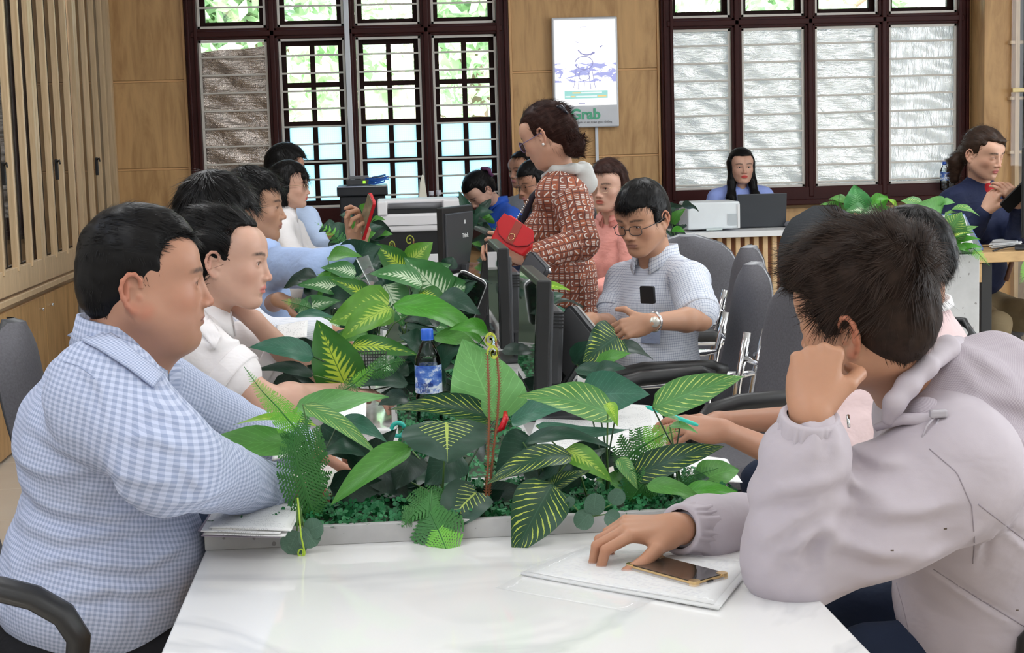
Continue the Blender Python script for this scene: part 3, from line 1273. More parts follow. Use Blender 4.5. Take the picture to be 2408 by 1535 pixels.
Y0c, Y1c = 4.6, YW + .0
ZL = PX(195, 640, XL)[2]
cpart(B().box((XC - .2, (Y0c + Y1c) / 2, ZL + .01), (.42, Y1c - Y0c, .03), bev=.003), 'ledge', M_SLAT, cab)
cpart(B().box((XC - .22, (Y0c + Y1c) / 2, ZL / 2), (.36, Y1c - Y0c, ZL)), 'carcass', M_SLAT, cab)
cpart(B().box((XC - .36, (Y0c + Y1c) / 2, 2.0), (.06, Y1c - Y0c, 2.5)), 'back_panel', plain((.20, .13, .08), .6, name='cabinet_back'), cab)
PW = 1.24
nd = 6
for i in range(nd):
    ya = Y1c - PW * (i + 1)
    yb = Y1c - PW * i
    d = cpart(B().box((XC - .02, (ya + yb) / 2, ZL / 2 - .01), (.02, PW - .008, ZL - .05), bev=.002, seg=1), 'door', M_PANEL, cab)
    k = B()
    k.lathe([(0, .022), (.007, .02), (.009, .014), (.005, .006), (.005, 0)], n=12)
    ko = k.done('knob', M_CHROME, d)
    ko.rotation_euler = (0, PI / 2, 0)
    ko.location = (XC - .012, ya + .12 if i % 2 else yb - .12, ZL - .10)
    # slatted leaf above
    z0, z1 = ZL + .04, 3.1
    fr_ = B()
    fr_.box((XC - .012, (ya + yb) / 2, z0 + .06), (.028, PW - .006, .12), bev=.002, seg=1)
    fr_.box((XC - .012, (ya + yb) / 2, z1 - .05), (.028, PW - .006, .10), bev=.002, seg=1)
    for yy in (ya + .03, yb - .03):
        fr_.box((XC - .012, yy, (z0 + z1) / 2), (.0275, .052, z1 - z0 - .21))
    lf = cpart(fr_, 'slatted_door', M_SLAT, cab)
    B().box((XC - .04, (ya + yb) / 2, (z0 + z1) / 2), (.006, PW - .08, z1 - z0 - .2)).done('pane', M_GLASS_DARK if 'M_GLASS_DARK' in globals() else plain((.05, .045, .04), .03, name='dark_glass', spec=1.0), lf)
    for s in range(3):
        yy = ya + PW * (s + 1) / 4
        B().box((XC - .008, yy, (z0 + z1) / 2), (.034, .030, z1 - z0 - .2), bev=.002, seg=1).done('slat', M_SLAT, lf)
    lk = B()
    lk.box((XC + .03, ya + PW * .25 + .006, ZL + .62), (.02, .012, .11), bev=.004)
    lk.tube([(XC + .035, ya + PW * .25, ZL + .66), (XC + .05, ya + PW * .25 - .01, ZL + .67), (XC + .055, ya + PW * .25 - .02, ZL + .65)], .005, 6)
    lk.done('latch', M_BLACKP, lf)
o = B().box((XL - .2, YW - .03, 1.66), (.42, .05, 3.3)).done('trim_3', M_SLAT)
struct(o)

# ---- outside the windows: ground, wall and trees
o = B().box((2, 22, -.3), (40, 20, .1)).done('ground', plain((.62, .60, .55), .9, name='paving'))
struct(o)


def tree(x, y, h, r, seed, label):
    t = thing('tree', label, 'tree', (x, y, -.25), group=None)
    rs = np.random.RandomState(seed)
    b = B()
    b.tube([(0, 0, 0), (.05, .02, h * .3), (-.03, .05, h * .6), (.02, 0, h * .8)], [.14, .11, .08, .03], 8)
    for k in range(6):
        a = rs.rand() * 6.28
        z = h * (.35 + .08 * k)
        b.tube([(0, 0, z), (math.cos(a) * r * .5, math.sin(a) * r * .5, z + r * .35)], [.04, .012], 5)
    b.done('trunk', plain((.16, .11, .07), .8, name='bark'), t)
    n = 4200
    d = rs.randn(n, 3)
    d /= np.linalg.norm(d, axis=1)[:, None]
    cl = rs.randn(26, 3) * A3(r * .5, r * .5, h * .16)
    c = cl[rs.randint(0, 26, n)] + d * (r * .33) * (rs.rand(n, 1) ** .4) + A3(0, 0, h * .68)
    c[:, 2] = np.maximum(c[:, 2], .6)
    u = rs.randn(n, 3)
    u /= np.linalg.norm(u, axis=1)[:, None]
    v = np.cross(u, d)
    v /= np.linalg.norm(v, axis=1)[:, None] + 1e-9
    s = (.07 + .06 * rs.rand(n, 1))
    V = np.stack([c - u * s, c - v * s * .45, c + u * s, c + v * s * .45], 1).reshape(-1, 3)
    add_mesh('foliage', V, np.arange(4 * n).reshape(n, 4), M_TREELEAF, t, smooth=False, kind='stuff')


_m, _nt, _b = new_mat('tree_leaf')
_f = noise(_nt, objco(_nt), 1.5, 3)
L(_nt, mixc(_nt, _f, (.20, .36, .16), (.42, .58, .34)), _b.inputs['Base Color'])
setp(_b, rough=.6)
_tl = N(_nt, 'ShaderNodeBsdfTranslucent')
_tl.inputs[0].default_value = (.45, .62, .36, 1)
_mx = N(_nt, 'ShaderNodeMixShader')
_mx.inputs[0].default_value = .4
L(_nt, _b.outputs[0], _mx.inputs[1])
L(_nt, _tl.outputs[0], _mx.inputs[2])
L(_nt, _mx.outputs[0], _nt.nodes['Material Output'].inputs[0])
M_TREELEAF = _m
tree(-1.1, 15.0, 4.6, 1.3, 1, 'leafy tree outside, seen through the second column of the left window')
tree(1.1, 18.2, 4.8, 1.5, 2, 'leafy tree outside, seen through the two right columns of the left window')
tree(-3.6, 18.5, 5.0, 1.5, 3, 'leafy tree outside, above the foil covered column of the left window')
tree(4.4, 16.0, 5.2, 1.4, 4, 'leafy tree outside, above the foil sheets of the right window')
# ------------------------------------------------------------------ cloth materials
def cloth_mat(name, base, rough=.8, pattern=None, p2=None, cell=.008, sheen=.0, wr=.35, wscale=14, weave=0.0, extra=None):
    m, nt, b = new_mat(name)
    a = N(nt, 'ShaderNodeAttribute')
    a.attribute_name = 'limb'
    s = N(nt, 'ShaderNodeSeparateXYZ')
    L(nt, a.outputs['Vector'], s.inputs[0])
    u, v = s.outputs[0], s.outputs[1]
    oc = objco(nt)

    def saw(x, c):
        return mth(nt, 'FRACT', mth(nt, 'DIVIDE', x, c))
    c = base
    if pattern == 'gingham':
        g1 = mth(nt, 'LESS_THAN', saw(u, cell), .5)
        g2 = mth(nt, 'LESS_THAN', saw(v, cell), .5)
        g = mth(nt, 'MULTIPLY', mth(nt, 'ADD', g1, g2), .5)
        c = mixc(nt, g, base, p2)
    elif pattern == 'check':
        g1 = mth(nt, 'LESS_THAN', saw(u, cell), .22)
        g2 = mth(nt, 'LESS_THAN', saw(v, cell), .22)
        g = mth(nt, 'MULTIPLY', mth(nt, 'ADD', g1, g2), .55, clamp=True)
        c = mixc(nt, g, base, p2)
    elif pattern == 'stripe':
        c = mixc(nt, mth(nt, 'LESS_THAN', saw(u, cell), .3), base, p2)
    elif pattern == 'glyph':
        # rows of small pale strokes and arcs on squares of rust and brown
        cu, cv = mth(nt, 'FLOOR', mth(nt, 'DIVIDE', u, cell)), mth(nt, 'FLOOR', mth(nt, 'DIVIDE', v, cell))
        fu, fv = saw(u, cell), saw(v, cell)
        cmb = N(nt, 'ShaderNodeCombineXYZ')
        L(nt, cu, cmb.inputs[0])
        L(nt, cv, cmb.inputs[1])
        wn = N(nt, 'ShaderNodeTexWhiteNoise')
        L(nt, cmb.outputs[0], wn.inputs['Vector'])
        rnd = wn.outputs['Value']
        bars = mth(nt, 'LESS_THAN', mth(nt, 'FRACT', mth(nt, 'MULTIPLY', fv, 4.0)), .5)
        inb = mth(nt, 'MULTIPLY', mth(nt, 'GREATER_THAN', fu, .2), mth(nt, 'LESS_THAN', fu, .82))
        inb = mth(nt, 'MULTIPLY', inb, mth(nt, 'MULTIPLY', mth(nt, 'GREATER_THAN', fv, .12), mth(nt, 'LESS_THAN', fv, .88)))
        g_bars = mth(nt, 'MULTIPLY', bars, inb)
        dgn = mth(nt, 'MULTIPLY', mth(nt, 'LESS_THAN', mth(nt, 'ABSOLUTE', mth(nt, 'SUBTRACT', fu, fv)), .13), inb)
        du, dv = mth(nt, 'SUBTRACT', fu, .5), mth(nt, 'SUBTRACT', fv, .5)
        r = mth(nt, 'SQRT', mth(nt, 'ADD', mth(nt, 'MULTIPLY', du, du), mth(nt, 'MULTIPLY', dv, dv)))
        arc = mth(nt, 'MULTIPLY', mth(nt, 'MULTIPLY', mth(nt, 'GREATER_THAN', r, .22), mth(nt, 'LESS_THAN', r, .38)), mth(nt, 'GREATER_THAN', du, -.12))
        one = mth(nt, 'MULTIPLY', mth(nt, 'LESS_THAN', mth(nt, 'ABSOLUTE', dv), .10), inb)
        g = mth(nt, 'MULTIPLY', mth(nt, 'LESS_THAN', rnd, .30), g_bars)
        g = mth(nt, 'ADD', g, mth(nt, 'MULTIPLY', mth(nt, 'MULTIPLY', mth(nt, 'GREATER_THAN', rnd, .30), mth(nt, 'LESS_THAN', rnd, .52)), dgn))
        g = mth(nt, 'ADD', g, mth(nt, 'MULTIPLY', mth(nt, 'MULTIPLY', mth(nt, 'GREATER_THAN', rnd, .52), mth(nt, 'LESS_THAN', rnd, .76)), arc))
        g = mth(nt, 'ADD', g, mth(nt, 'MULTIPLY', mth(nt, 'GREATER_THAN', rnd, .76), one), clamp=True)
        wn2 = N(nt, 'ShaderNodeTexWhiteNoise')
        sc = N(nt, 'ShaderNodeVectorMath', operation='SCALE')
        L(nt, cmb.outputs[0], sc.inputs[0])
        sc.inputs['Scale'].default_value = 1.7
        L(nt, sc.outputs[0], wn2.inputs['Vector'])
        edge = mth(nt, 'MAXIMUM', mth(nt, 'GREATER_THAN', fu, .90), mth(nt, 'GREATER_THAN', fv, .92))
        bg = mixc(nt, wn2.outputs['Value'], base, extra)
        bg = mixc(nt, edge, bg, (.10, .05, .05))
        c = mixc(nt, g, bg, p2)
    elif pattern == 'dots':
        g = mth(nt, 'MULTIPLY', mth(nt, 'SINE', mth(nt, 'MULTIPLY', u, 6.283 / cell)), mth(nt, 'SINE', mth(nt, 'MULTIPLY', v, 6.283 / cell)))
        c = mixc(nt, mth(nt, 'MULTIPLY_ADD', g, .5, .5), base, p2)
    if isinstance(c, tuple):
        f = noise(nt, oc, 18, 3)
        c = mixc(nt, f, tuple(x * .93 for x in c), tuple(min(1, x * 1.05) for x in c))
    L(nt, c, b.inputs['Base Color'])
    setp(b, rough=rough, spec=.25, sheen=sheen)
    h = noise(nt, mapping(nt, oc, (1, 1, 1.5)), wscale, 3, .5, .3)
    w = noise(nt, oc, 700, 1)
    hh = mth(nt, 'ADD', h, mth(nt, 'MULTIPLY', w, .012))
    if weave:
        wv = mth(nt, 'MULTIPLY', mth(nt, 'SINE', mth(nt, 'MULTIPLY', u, 6.283 / .004)), mth(nt, 'SINE', mth(nt, 'MULTIPLY', v, 6.283 / .004)))
        hh = mth(nt, 'ADD', hh, mth(nt, 'MULTIPLY', wv, weave))
    bump(nt, hh, b, wr, .02)
    return m


M_TROUSER = cloth_mat('black_trousers', (.012, .012, .014), .9)
M_TROUSER_N = cloth_mat('navy_trousers', (.02, .03, .06), .9)
M_TROUSER_K = cloth_mat('khaki_trousers', (.22, .17, .10), .9)
M_SHOE = plain((.015, .013, .012), .35, name='black_shoe')


def seg_pts(a, b, n):
    a, b = A3(a), A3(b)
    return [a + (b - a) * i / n for i in range(n + 1)]


class Body:
    """a seated or standing person built round a head frame and a neck base"""

    def __init__(s, label, head, neck, down, side, tone, sc=1.0, group=None, hres=.003, cres=.006, eyes=True, detail=2, face={}, col={}, look=(0, 1, 0)):
        """head: Fr; neck: neck base; down: direction neck -> pelvis; side: towards the person's right"""
        s.label = label
        s.h = head
        s.N = A3(neck)
        s.dn = nrm(down)
        sd = A3(side)
        s.sd = nrm(sd - s.dn * (sd @ s.dn))
        s.fw = nrm(np.cross(s.sd, s.dn))
        s.sc = sc
        s.tone = tone
        s.S = Sdf()
        s.hres, s.cres = hres, cres
        s.det = detail
        s.face, s.colkw, s.look, s.eyes = face, col, look, eyes
        s.root = thing('person', label, 'person', (s.N[0], s.N[1], 0), group=group)
        head_prims(s.S, s.h, detail, **face)
        s.TF = Fr(s.N, np.stack([s.sd, s.fw, -s.dn], 1), sc)
        S = s.S
        nr = .050 if face.get('female') else .056
        nr += .008 * face.get('fat', 0)
        S.cone(s.h.w((0, -.022, -.045)), s.N + s.dn * .0, nr * sc * .94, nr * sc * 1.06, .03)
        if face.get('fat'):
            S.cone(s.h.w((0, .02, -.09)), s.N + s.fw * .035 + s.dn * .01, .040, .050, .04)
        # shoulders and a slim trunk under the clothes
        S.cone((-.14, 0, -.065), (.14, 0, -.065), .042, .042, .04, s.TF, side=(0, 1, 0), q=.8)
        S.ell((0, .01, -.20), (.13, .075, .16), .04, s.TF)
        S.ell((0, .0, -.42), (.115, .07, .14), .04, s.TF)
        s.arms = []
        s.hands = []

    def part(s, o):
        o.parent = s.root
        o.matrix_parent_inverse = Matrix.Translation(s.root.location).inverted()
        return o

    def arm(s, sh, el, wr, hand=None, k=1.0):
        sh, el, wr = A3(sh), A3(el), A3(wr)
        S, c = s.S, s.sc * k
        S.cone(sh, el, .040 * c, .034 * c, .03)
        m = el + (wr - el) * .3
        S.cone(el, m, .034 * c, .036 * c, .02)
        S.cone(m, wr, .036 * c, .0235 * c, .02)
        s.arms.append((sh, el, wr))
        if hand is not None:
            hk = dict(hand)
            ff, segs = hand_prims(S, wr, sc=hk.pop('sc', s.sc), **hk)
            s.hands.append((ff, segs))

    def finish(s, mat=None, extra=None):
        V, F = s.S.mesh(s.hres)
        c = skin_color(V, s.h, s.tone, **s.colkw)
        # nails and knuckle warmth
        for ff, segs in s.hands:
            for i, fg in enumerate(segs):
                tip = fg[-1]
                d = nrm(fg[-1] - fg[-2])
                bk = ff.R[:, 2]
                if i == 4:
                    bk = nrm(np.cross(d, np.cross(ff.R[:, 2] * .7 + ff.R[:, 0] * .7, d)))
                else:
                    bk = nrm(bk - d * (bk @ d)) if abs(bk @ d) < .95 else nrm(ff.R[:, 1])
                w = V - (tip + bk * .006 * s.sc - d * .001)
                e = np.sqrt(((w @ d) / .0065) ** 2 + ((w @ np.cross(d, bk)) / .0052) ** 2 + ((w @ bk) / .005) ** 2)
                m = np.clip((1.1 - e) / .25, 0, 1)[:, None] * .6
                c = c * (1 - m) + np.minimum(A3(s.tone) * A3(1.22, 1.15, 1.2), 1) * m
                for j in (1, 2):
                    e = np.linalg.norm(V - fg[j], axis=1) / .013
                    m = np.exp(-e ** 2)[:, None] * .35
                    c = c * (1 - m) + A3(s.tone) * A3(.95, .70, .62) * m
        if extra:
            c = extra(V, c)
        o = s.part(add_mesh('body', V, F, mat or (SKIN if s.det > 1 else SKINFAR), None, color=c))
        if s.eyes and s.face.get('lid', .5) > .1:
            tmp = [x for x in COL.objects]
            n0 = len(bpy.data.objects)
            before = set(bpy.data.objects)
            make_eyes(s.h, None, s.look)
            for e in set(bpy.data.objects) - before:
                s.part(e)
        return o

    def cloth(s, name, C, m, bones=None, res=None, **kw):
        V, F = C.mesh(res or s.cres)
        if bones is None:
            bones = s.bones()
        lb = bone_uv(V, bones)
        o = s.part(add_mesh(name, V, F, m, None, limb=lb, **kw))
        return o, V, F

    def bones(s):
        T = s.TF
        b = [(T.w((0, 0, 0)), T.w((0, 0, -.62)), .17, s.fw * -1)]
        for sh, el, wr in s.arms:
            b.append((sh + (el - sh) * .2, el, .062, s.fw * -1 + s.dn * .01))
            b.append((el, wr, .052, s.fw * -1 + s.dn * .3))
        return b

    def torso(s, C, depth=.105, waist=.135, belly=0.0, bust=0.0, hem=.60, sw=.165, k=.05, hips=.165):
        T = s.TF
        C.cone((-sw, -.005, -.068), (sw, -.005, -.068), .060, .060, .0, T, side=(0, 1, 0), q=.9)
        C.cone((0, -.012, .0), (.10, -.008, -.045), .060, .050, .04, T, mir=True)
        C.ell((0, .0, -.33 * hem), (sw * .98, depth, .28 * hem), k, T)
        C.ell((0, -.035, -.26 * hem), (sw * .92, depth * .8, .25 * hem), k, T)
        C.ell((0, .0 + belly * .5, -.66 * hem), (waist, depth * .95 + belly * .6, .30 * hem), k, T)
        C.ell((0, .0 + belly * .3, -hem + .07), (hips, depth * 1.08 + belly * .4, .12), k, T)
        if bust:
            C.ell((.075, depth * .62, -.205), (.066, bust, .062), .03, T, mir=True)

    def sleeve(s, C, i, r=(.066, .054, .050, .038), to=1.0, cuff=True, k=.03, elbow=True):
        sh, el, wr = s.arms[i]
        if to <= 1.0:       # short sleeve: ends on the upper arm
            e = sh + (el - sh) * to
            C.cone(sh, e, r[0] * s.sc, r[1] * s.sc, k)
            C.plane(e, nrm(el - sh), .003) if False else None
            return e
        C.cone(sh, el, r[0] * s.sc, r[1] * s.sc, k)
        t = to - 1.0
        e = el + (wr - el) * t
        C.cone(el, e, r[2] * s.sc * 1.04, r[3] * s.sc, .02)
        return e

    def cuff(s, i, t, r, wd=.05, m=None, name='cuff', th=.003, seg='fore'):
        sh, el, wr = s.arms[i]
        a, b = (el, wr) if seg == 'fore' else (sh, el)
        d = nrm(b - a)
        e = a + (b - a) * t
        x = nrm(np.cross(d, (0, .3, 1)))
        y = np.cross(d, x)
        rows = []
        for rr, zz in ((r - .006, 0), (r + th * .5, .0), (r + th, -.004), (r + th, -wd + .003), (r + th * .3, -wd), (r - .008, -wd)):
            rows.append([e + d * zz + (x * math.cos(2 * PI * k / 28) + y * math.sin(2 * PI * k / 28)) * rr for k in range(29)])
        o = B().grid(rows, recalc=False) if False else B().grid(rows)
        o = o.done(name, m)
        me = o.data
        at = me.attributes.new('limb', 'FLOAT_VECTOR', 'POINT')
        vv = np.zeros(len(me.vertices) * 3, np.float32)
        me.vertices.foreach_get('co', vv)
        lb = bone_uv(vv.reshape(-1, 3).astype(float), [(a, b, .05, A3(0, 1, .01))])
        at.data.foreach_set('vector', lb.astype(np.float32).ravel())
        return s.part(o)

    def collar(s, m, r=(.064, .060), h=.032, gap=.55, flap=.036, tip=.03, name='collar', off=(0, 0, 0), tilt=.25, th=.0035):
        """shirt collar: standing band and folded flap, open at the front"""
        T = s.TF
        o0 = A3(off)
        ax = nrm(A3(0, tilt, 1))
        rows = [[] for _ in range(5)]
        nn = 40
        for i in range(nn + 1):
            ph = -PI / 2 + gap * .5 + (2 * PI - gap) * i / nn      # starts right of the front, goes round the back
            ph = PI / 2 + gap * .5 + (2 * PI - gap) * i / nn
            cx, cy = math.cos(ph), math.sin(ph)
            fr_ = max(0.0, cy) ** 2
            fl = flap + tip * fr_ * (1 if True else 0)
            drop = -.022 * fr_
            base = A3(cx * r[0], cy * r[1] + .008, -.012 + drop * .9)
            top = A3(cx * (r[0] - .001), cy * (r[1] - .001) - .003, h + drop)
            out = A3(cx * (r[0] + .006), cy * (r[1] + .006) - .003, h + drop - .001)
            e1 = A3(cx * (r[0] + .013), cy * (r[1] + .013) + .002, h + drop - fl * .55)
            e2 = A3(cx * (r[0] + .020), cy * (r[1] + .018) + .004, h + drop - fl)
            for rw, p in zip(rows, (base, top, out, e1, e2)):
                rw.append(T.w(p + o0 + A3(0, 0, 0)))
        b = B().grid(rows)
        o = b.done(name, m)
        md = o.modifiers.new('thick', 'SOLIDIFY')
        md.thickness = th
        me = o.data
        at = me.attributes.new('limb', 'FLOAT_VECTOR', 'POINT')
        n = nn + 1
        lb = np.array([[i * .43 / nn, -.02 * j, 0] for j in range(5) for i in range(n)], np.float32)
        at.data.foreach_set('vector', lb.ravel())
        return s.part(o)

    def hair(s, m, name='hair', res=.0035, cap={}, more=None, st=None, noise_amp=.0015):
        H = Sdf()
        hair_cap(H, s.h, **cap)
        if more:
            more(H, s.h)
        H.noise(noise_amp, lambda P_: vnoise(P_, 90, 4))
        V, F = H.mesh(res)
        o = s.part(add_mesh(name, V, F, m, None))
        for k_, kw in enumerate(st or []):
            kw = dict(kw)
            so = strands('strands', V, F, s.h, m, None, **kw)
            so.parent = o
        return o

    def legs(s, hip, fwd, m=M_TROUSER, standing=False, spread=.10, knee_h=None, shoes=True, r=1.0):
        """thighs forward along fwd, shins down to the floor"""
        hip = A3(hip)
        fwd = nrm(A3(fwd) * A3(1, 1, 0))
        sd = nrm(np.cross(fwd, (0, 0, 1)))
        C = Sdf()
        bones = []
        feet = []
        for sx in (1, -1):
            a = hip + sd * sx * .09
            if standing:
                kn = A3(a[0], a[1], .48) + sd * sx * .01 + fwd * .02
                an = A3(a[0], a[1], .10) + sd * sx * .02
            else:
                kn = a + fwd * .40 + sd * sx * spread * .5 + A3(0, 0, -.02)
                kn[2] = max(kn[2], .46) if knee_h is None else knee_h
                an = kn + A3(0, 0, 0) - fwd * .05
                an[2] = .10
            C.cone(a, kn, .088 * r, .062 * r, .04)
            C.cone(kn, an, .062 * r, .048 * r, .02)
            bones += [(a, kn, .08, (0, 0, -1)), (kn, an, .055, -fwd)]
            feet.append((an, sx))
        C.ell(hip, (.13 * r, .13 * r, .10 * r), .05)
        C.noise(.004, lambda P_: vnoise(P_, 22, 9))
        V, F = C.mesh(.011)
        s.part(add_mesh('trousers', V, F, m, None, limb=bone_uv(V, bones)))
        if shoes:
            for an, sx in feet:
                K = Sdf()
                K.cone(an + A3(0, 0, -.045), an + fwd * .15 + A3(0, 0, -.068), .040, .034, .02)
                K.ell(an + fwd * .05 + A3(0, 0, -.075), (.05, .05, .028), .02)
                K.plane((0, 0, .004), (0, 0, -1), .004)
                V, F = K.mesh(.009)
                s.part(add_mesh('shoe', V, F, M_SHOE, None))


def glasses(bd, m_frame, lens=None, w=.0225, h=.0165, dz=-.002, y=.0965, rim=.0011, full=True, name='glasses'):
    """round-rectangular spectacles on the nose, temples back to the ears"""
    f = bd.h
    b = B()
    for sx in (1, -1):
        pts = []
        for k in range(25):
            a = 2 * PI * k / 24
            ca, sa = math.cos(a), math.sin(a)
            e = 3.2
            px = abs(ca) ** (2 / e) * (1 if ca > 0 else -1) * w
            pz = abs(sa) ** (2 / e) * (1 if sa > 0 else -1) * h
            if not full and pz < -h * .2:
                pass
            pts.append(f.w((sx * (.0325 + px), y - .10 * abs(px + .0325 * 0) * .3 - .006 * ((.0325 + px) / .05), pz + dz)))
        b.tube(pts, rim * f.sc, 6, cap=False)
        b.tube([f.w((sx * (.0325 + w), y - .010, dz + .005)), f.w((sx * .070, y - .022, dz + .006)), f.w((sx * .0795, .02, dz + .006)), f.w((sx * .0805, -.012, dz + .010)), f.w((sx * .078, -.028, dz - .006))], rim * 1.15 * f.sc, 6)
    b.tube([f.w((-.0105, y - .004, dz + .004)), f.w((0, y + .001, dz + .006)), f.w((.0105, y - .004, dz + .004))], rim * f.sc, 6)
    o = bd.part(b.done(name, m_frame))
    for sx in (1, -1):
        b = B()
        b.mi = 0
        ring, c = [], f.w((sx * .0325, y - .0065, dz))
        for k in range(24):
            a = 2 * PI * k / 24
            ca, sa = math.cos(a), math.sin(a)
            px = abs(ca) ** (2 / 3.2) * (1 if ca > 0 else -1) * w
            pz = abs(sa) ** (2 / 3.2) * (1 if sa > 0 else -1) * h
            ring.append(b.bm.verts.new([float(v) for v in f.w((sx * (.0325 + px), y - .03 * abs(px) - .006 * ((.0325 + px) / .05), pz + dz))]))
        b.bm.faces.new(ring)
        ln = b.done('lens', lens or M_GLASS)
        ln.parent = o
    return o


def creases(C, lines, amp, w, keep):
    """pressed folds that follow lines seen from the side; keep(points) -> where they apply"""
    ls = [[A3(p) for p in ln] for ln in lines]

    def fn(Q):
        out = np.zeros(len(Q))
        m = keep(Q)
        for j, ln in enumerate(ls):
            best = np.full(len(Q), 9.0)
            tt = np.zeros(len(Q))
            for i, (a, b) in enumerate(zip(ln, ln[1:])):
                ab = (b - a)[[0, 2]]
                d = Q[:, [0, 2]] - a[[0, 2]]
                t = np.clip(d @ ab / (ab @ ab), 0, 1)
                e = d - t[:, None] * ab
                sg = np.sign(e[:, 0] * ab[1] - e[:, 1] * ab[0])
                dd = np.hypot(e[:, 0], e[:, 1])
                k = dd < np.abs(best)
                best = np.where(k, dd * np.where(sg == 0, 1, sg), best)
                tt = np.where(k, (i + t) / (len(ln) - 1), tt)
            env = np.sin(np.clip(tt, 0.02, .98) * PI) ** .6
            x = best / w
            out += env * (np.exp(-x * x) - .6 * np.exp(-((x - 1.8) ** 2)))
        return -np.clip(out, -1.1, 1.2) * m
    C.noise(amp, fn)


def on_cloth(V, F):
    from mathutils.bvhtree import BVHTree
    t = BVHTree.FromPolygons([tuple(v) for v in V], [tuple(int(i) for i in f) for f in F])

    def hit(px, py, off=.003):
        r = _ray(px, py)
        h = t.ray_cast(Vector(CAMP), Vector(r))[0]
        return None if h is None else A3(*h) - nrm(r) * off
    return hit


def seam(bd, hit, pts, r=.0012, m=None, name='seam', n=22, off=.0):
    """stitched seam lying on the cloth"""
    out = []
    for i in range(n + 1):
        s_ = i / n * (len(pts) - 1)
        j = min(int(s_), len(pts) - 2)
        a, b = A3(*pts[j]), A3(*pts[j + 1])
        q = a + (b - a) * (s_ - j)
        h = hit(q[0], q[1], off)
        if h is not None:
            out.append(h)
    if len(out) > 2:
        return bd.part(B().tube(out, r, 5).done(name, m))


def patch(bd, hit, inner, outer, m, name, n=24, k=5, lift=.010, th=.003, bones=None):
    """band of cloth between two lines, lying on what is under it"""
    rows = []
    for i in range(n + 1):
        s_ = i / n * (len(inner) - 1)
        j = min(int(s_), len(inner) - 2)
        f = s_ - j
        a = A3(*inner[j]) * (1 - f) + A3(*inner[j + 1]) * f
        b = A3(*outer[j]) * (1 - f) + A3(*outer[j + 1]) * f
        r = []
        for q in range(k + 1):
            t = q / k
            p = a + (b - a) * t
            h = hit(p[0], p[1], lift * (1 - .65 * t) + .0015)
            if h is None:
                h = rows[-1][q] if rows else P(p[0], p[1], bd.N[1])
            r.append(h)
        rows.append(r)
    o = B().grid(rows).done(name, m)
    o.modifiers.new('t', 'SOLIDIFY').thickness = th
    at = o.data.attributes.new('limb', 'FLOAT_VECTOR', 'POINT')
    lb = np.array([[i * .3 / n, q * .012, 0] for i in range(n + 1) for q in range(k + 1)], np.float32)
    at.data.foreach_set('vector', lb.ravel())
    return bd.part(o)


def fold_lines(C, lines, r=.006, k=.02, sub=False):
    for ln in lines:
        for a, b in zip(ln, ln[1:]):
            C.cone(a, b, r, r * .8, k, sub=sub)
# ------------------------------------------------------------------ people
TONE_M = (.44, .225, .145)
TONE_F = (.58, .345, .255)


def fold_noise(amp, f, seed, pw=1):
    """soft fold relief pressed into cloth"""
    def fn(Q):
        n = vnoise(Q, f, seed)
        r = 1 - 2 * np.abs(vnoise(Q, f * .8, seed + 31))
        return n * .45 + r * .55
    return (amp, fn)


def down_to(N, px, py, Y):
    return P(px, py, Y) - N


# ---- the large man at the left, pale blue gingham shirt ----------------------------------
M_GING = cloth_mat('blue_gingham', (.53, .575, .72), .8, 'gingham', (.30, .35, .50), .0080, wr=.45, wscale=9)
H1 = look_frame(P(345, 661, 2.72), (1, .12, -.05))
N1 = P(272, 852, 2.74)
bd = Body('man in pale blue gingham shirt sitting in profile at the front left of the table', H1, N1, down_to(N1, 185, 1400, 2.74), (.1, -1, 0), TONE_M, 1.0,
          hres=.0023, cres=.0055, face=dict(fat=.85, jaw=1.05, nose=1.12, ear=1.06, lid=.8, lips=.9, eary=-.014, earz=-.008), col=dict(lips=(.33, .15, .12), stubble=.35, lipw=.8, blush=.9, redear=.6, brows=1), look=(.1, 1, -.1))
bd.arm(P(250, 930, 2.57), P(392, 1088, 2.43), P(632, 1150, 2.86), dict(fdir=(.9, .5, -.15), back=(-.1, -.3, 1), side=-1, curl=(.4, .6, .4)))
bd.arm(P(345, 905, 2.91), P(505, 1000, 3.02), P(700, 1055, 3.14), dict(fdir=(.9, .3, -.1), back=(0, 0, 1), side=1, curl=(.5, .7, .4)))
bd.finish()
C = Sdf()
bd.torso(C, depth=.128, waist=.165, belly=.075, hem=.475, sw=.172, hips=.18)
C.cone(bd.N + bd.sd * .02 + bd.dn * .04, bd.arms[0][0], .064, .082, .05)
C.ell((0, -.03, -.03), (.080, .070, .036), .04, bd.TF)
bd.sleeve(C, 0, (.088, .078, .076, .047), 1.93, k=.045)
bd.sleeve(C, 1, (.080, .070, .066, .045), 1.93, k=.04)
# pulled folds: across the belly, at the arm pit and along the sleeve
near = lambda Q: np.clip((2.72 - Q[:, 1]) / .05, 0, 1)
body_px = [[(-20, 1140), (120, 1195), (260, 1212), (430, 1190)], [(-20, 1235), (150, 1262), (320, 1240), (450, 1215)], [(60, 1000), (150, 1040), (260, 1060)],
           [(20, 1330), (160, 1305), (330, 1330), (450, 1290)], [(150, 1110), (240, 1090), (330, 1110)], [(-20, 1080), (60, 1100), (170, 1115)], [(120, 1390), (260, 1375), (420, 1400)]]
creases(C, [[P(x, y, 2.6) for x, y in l] for l in body_px], .007, .011, near)
arm_px = [[(180, 870), (235, 905), (260, 980)], [(300, 1010), (380, 1000), (460, 1030), (520, 1080)], [(270, 1090), (360, 1100), (450, 1095)], [(380, 1165), (460, 1150), (540, 1160)],
          [(420, 1040), (470, 1080), (500, 1140)], [(330, 960), (400, 950), (470, 985)]]
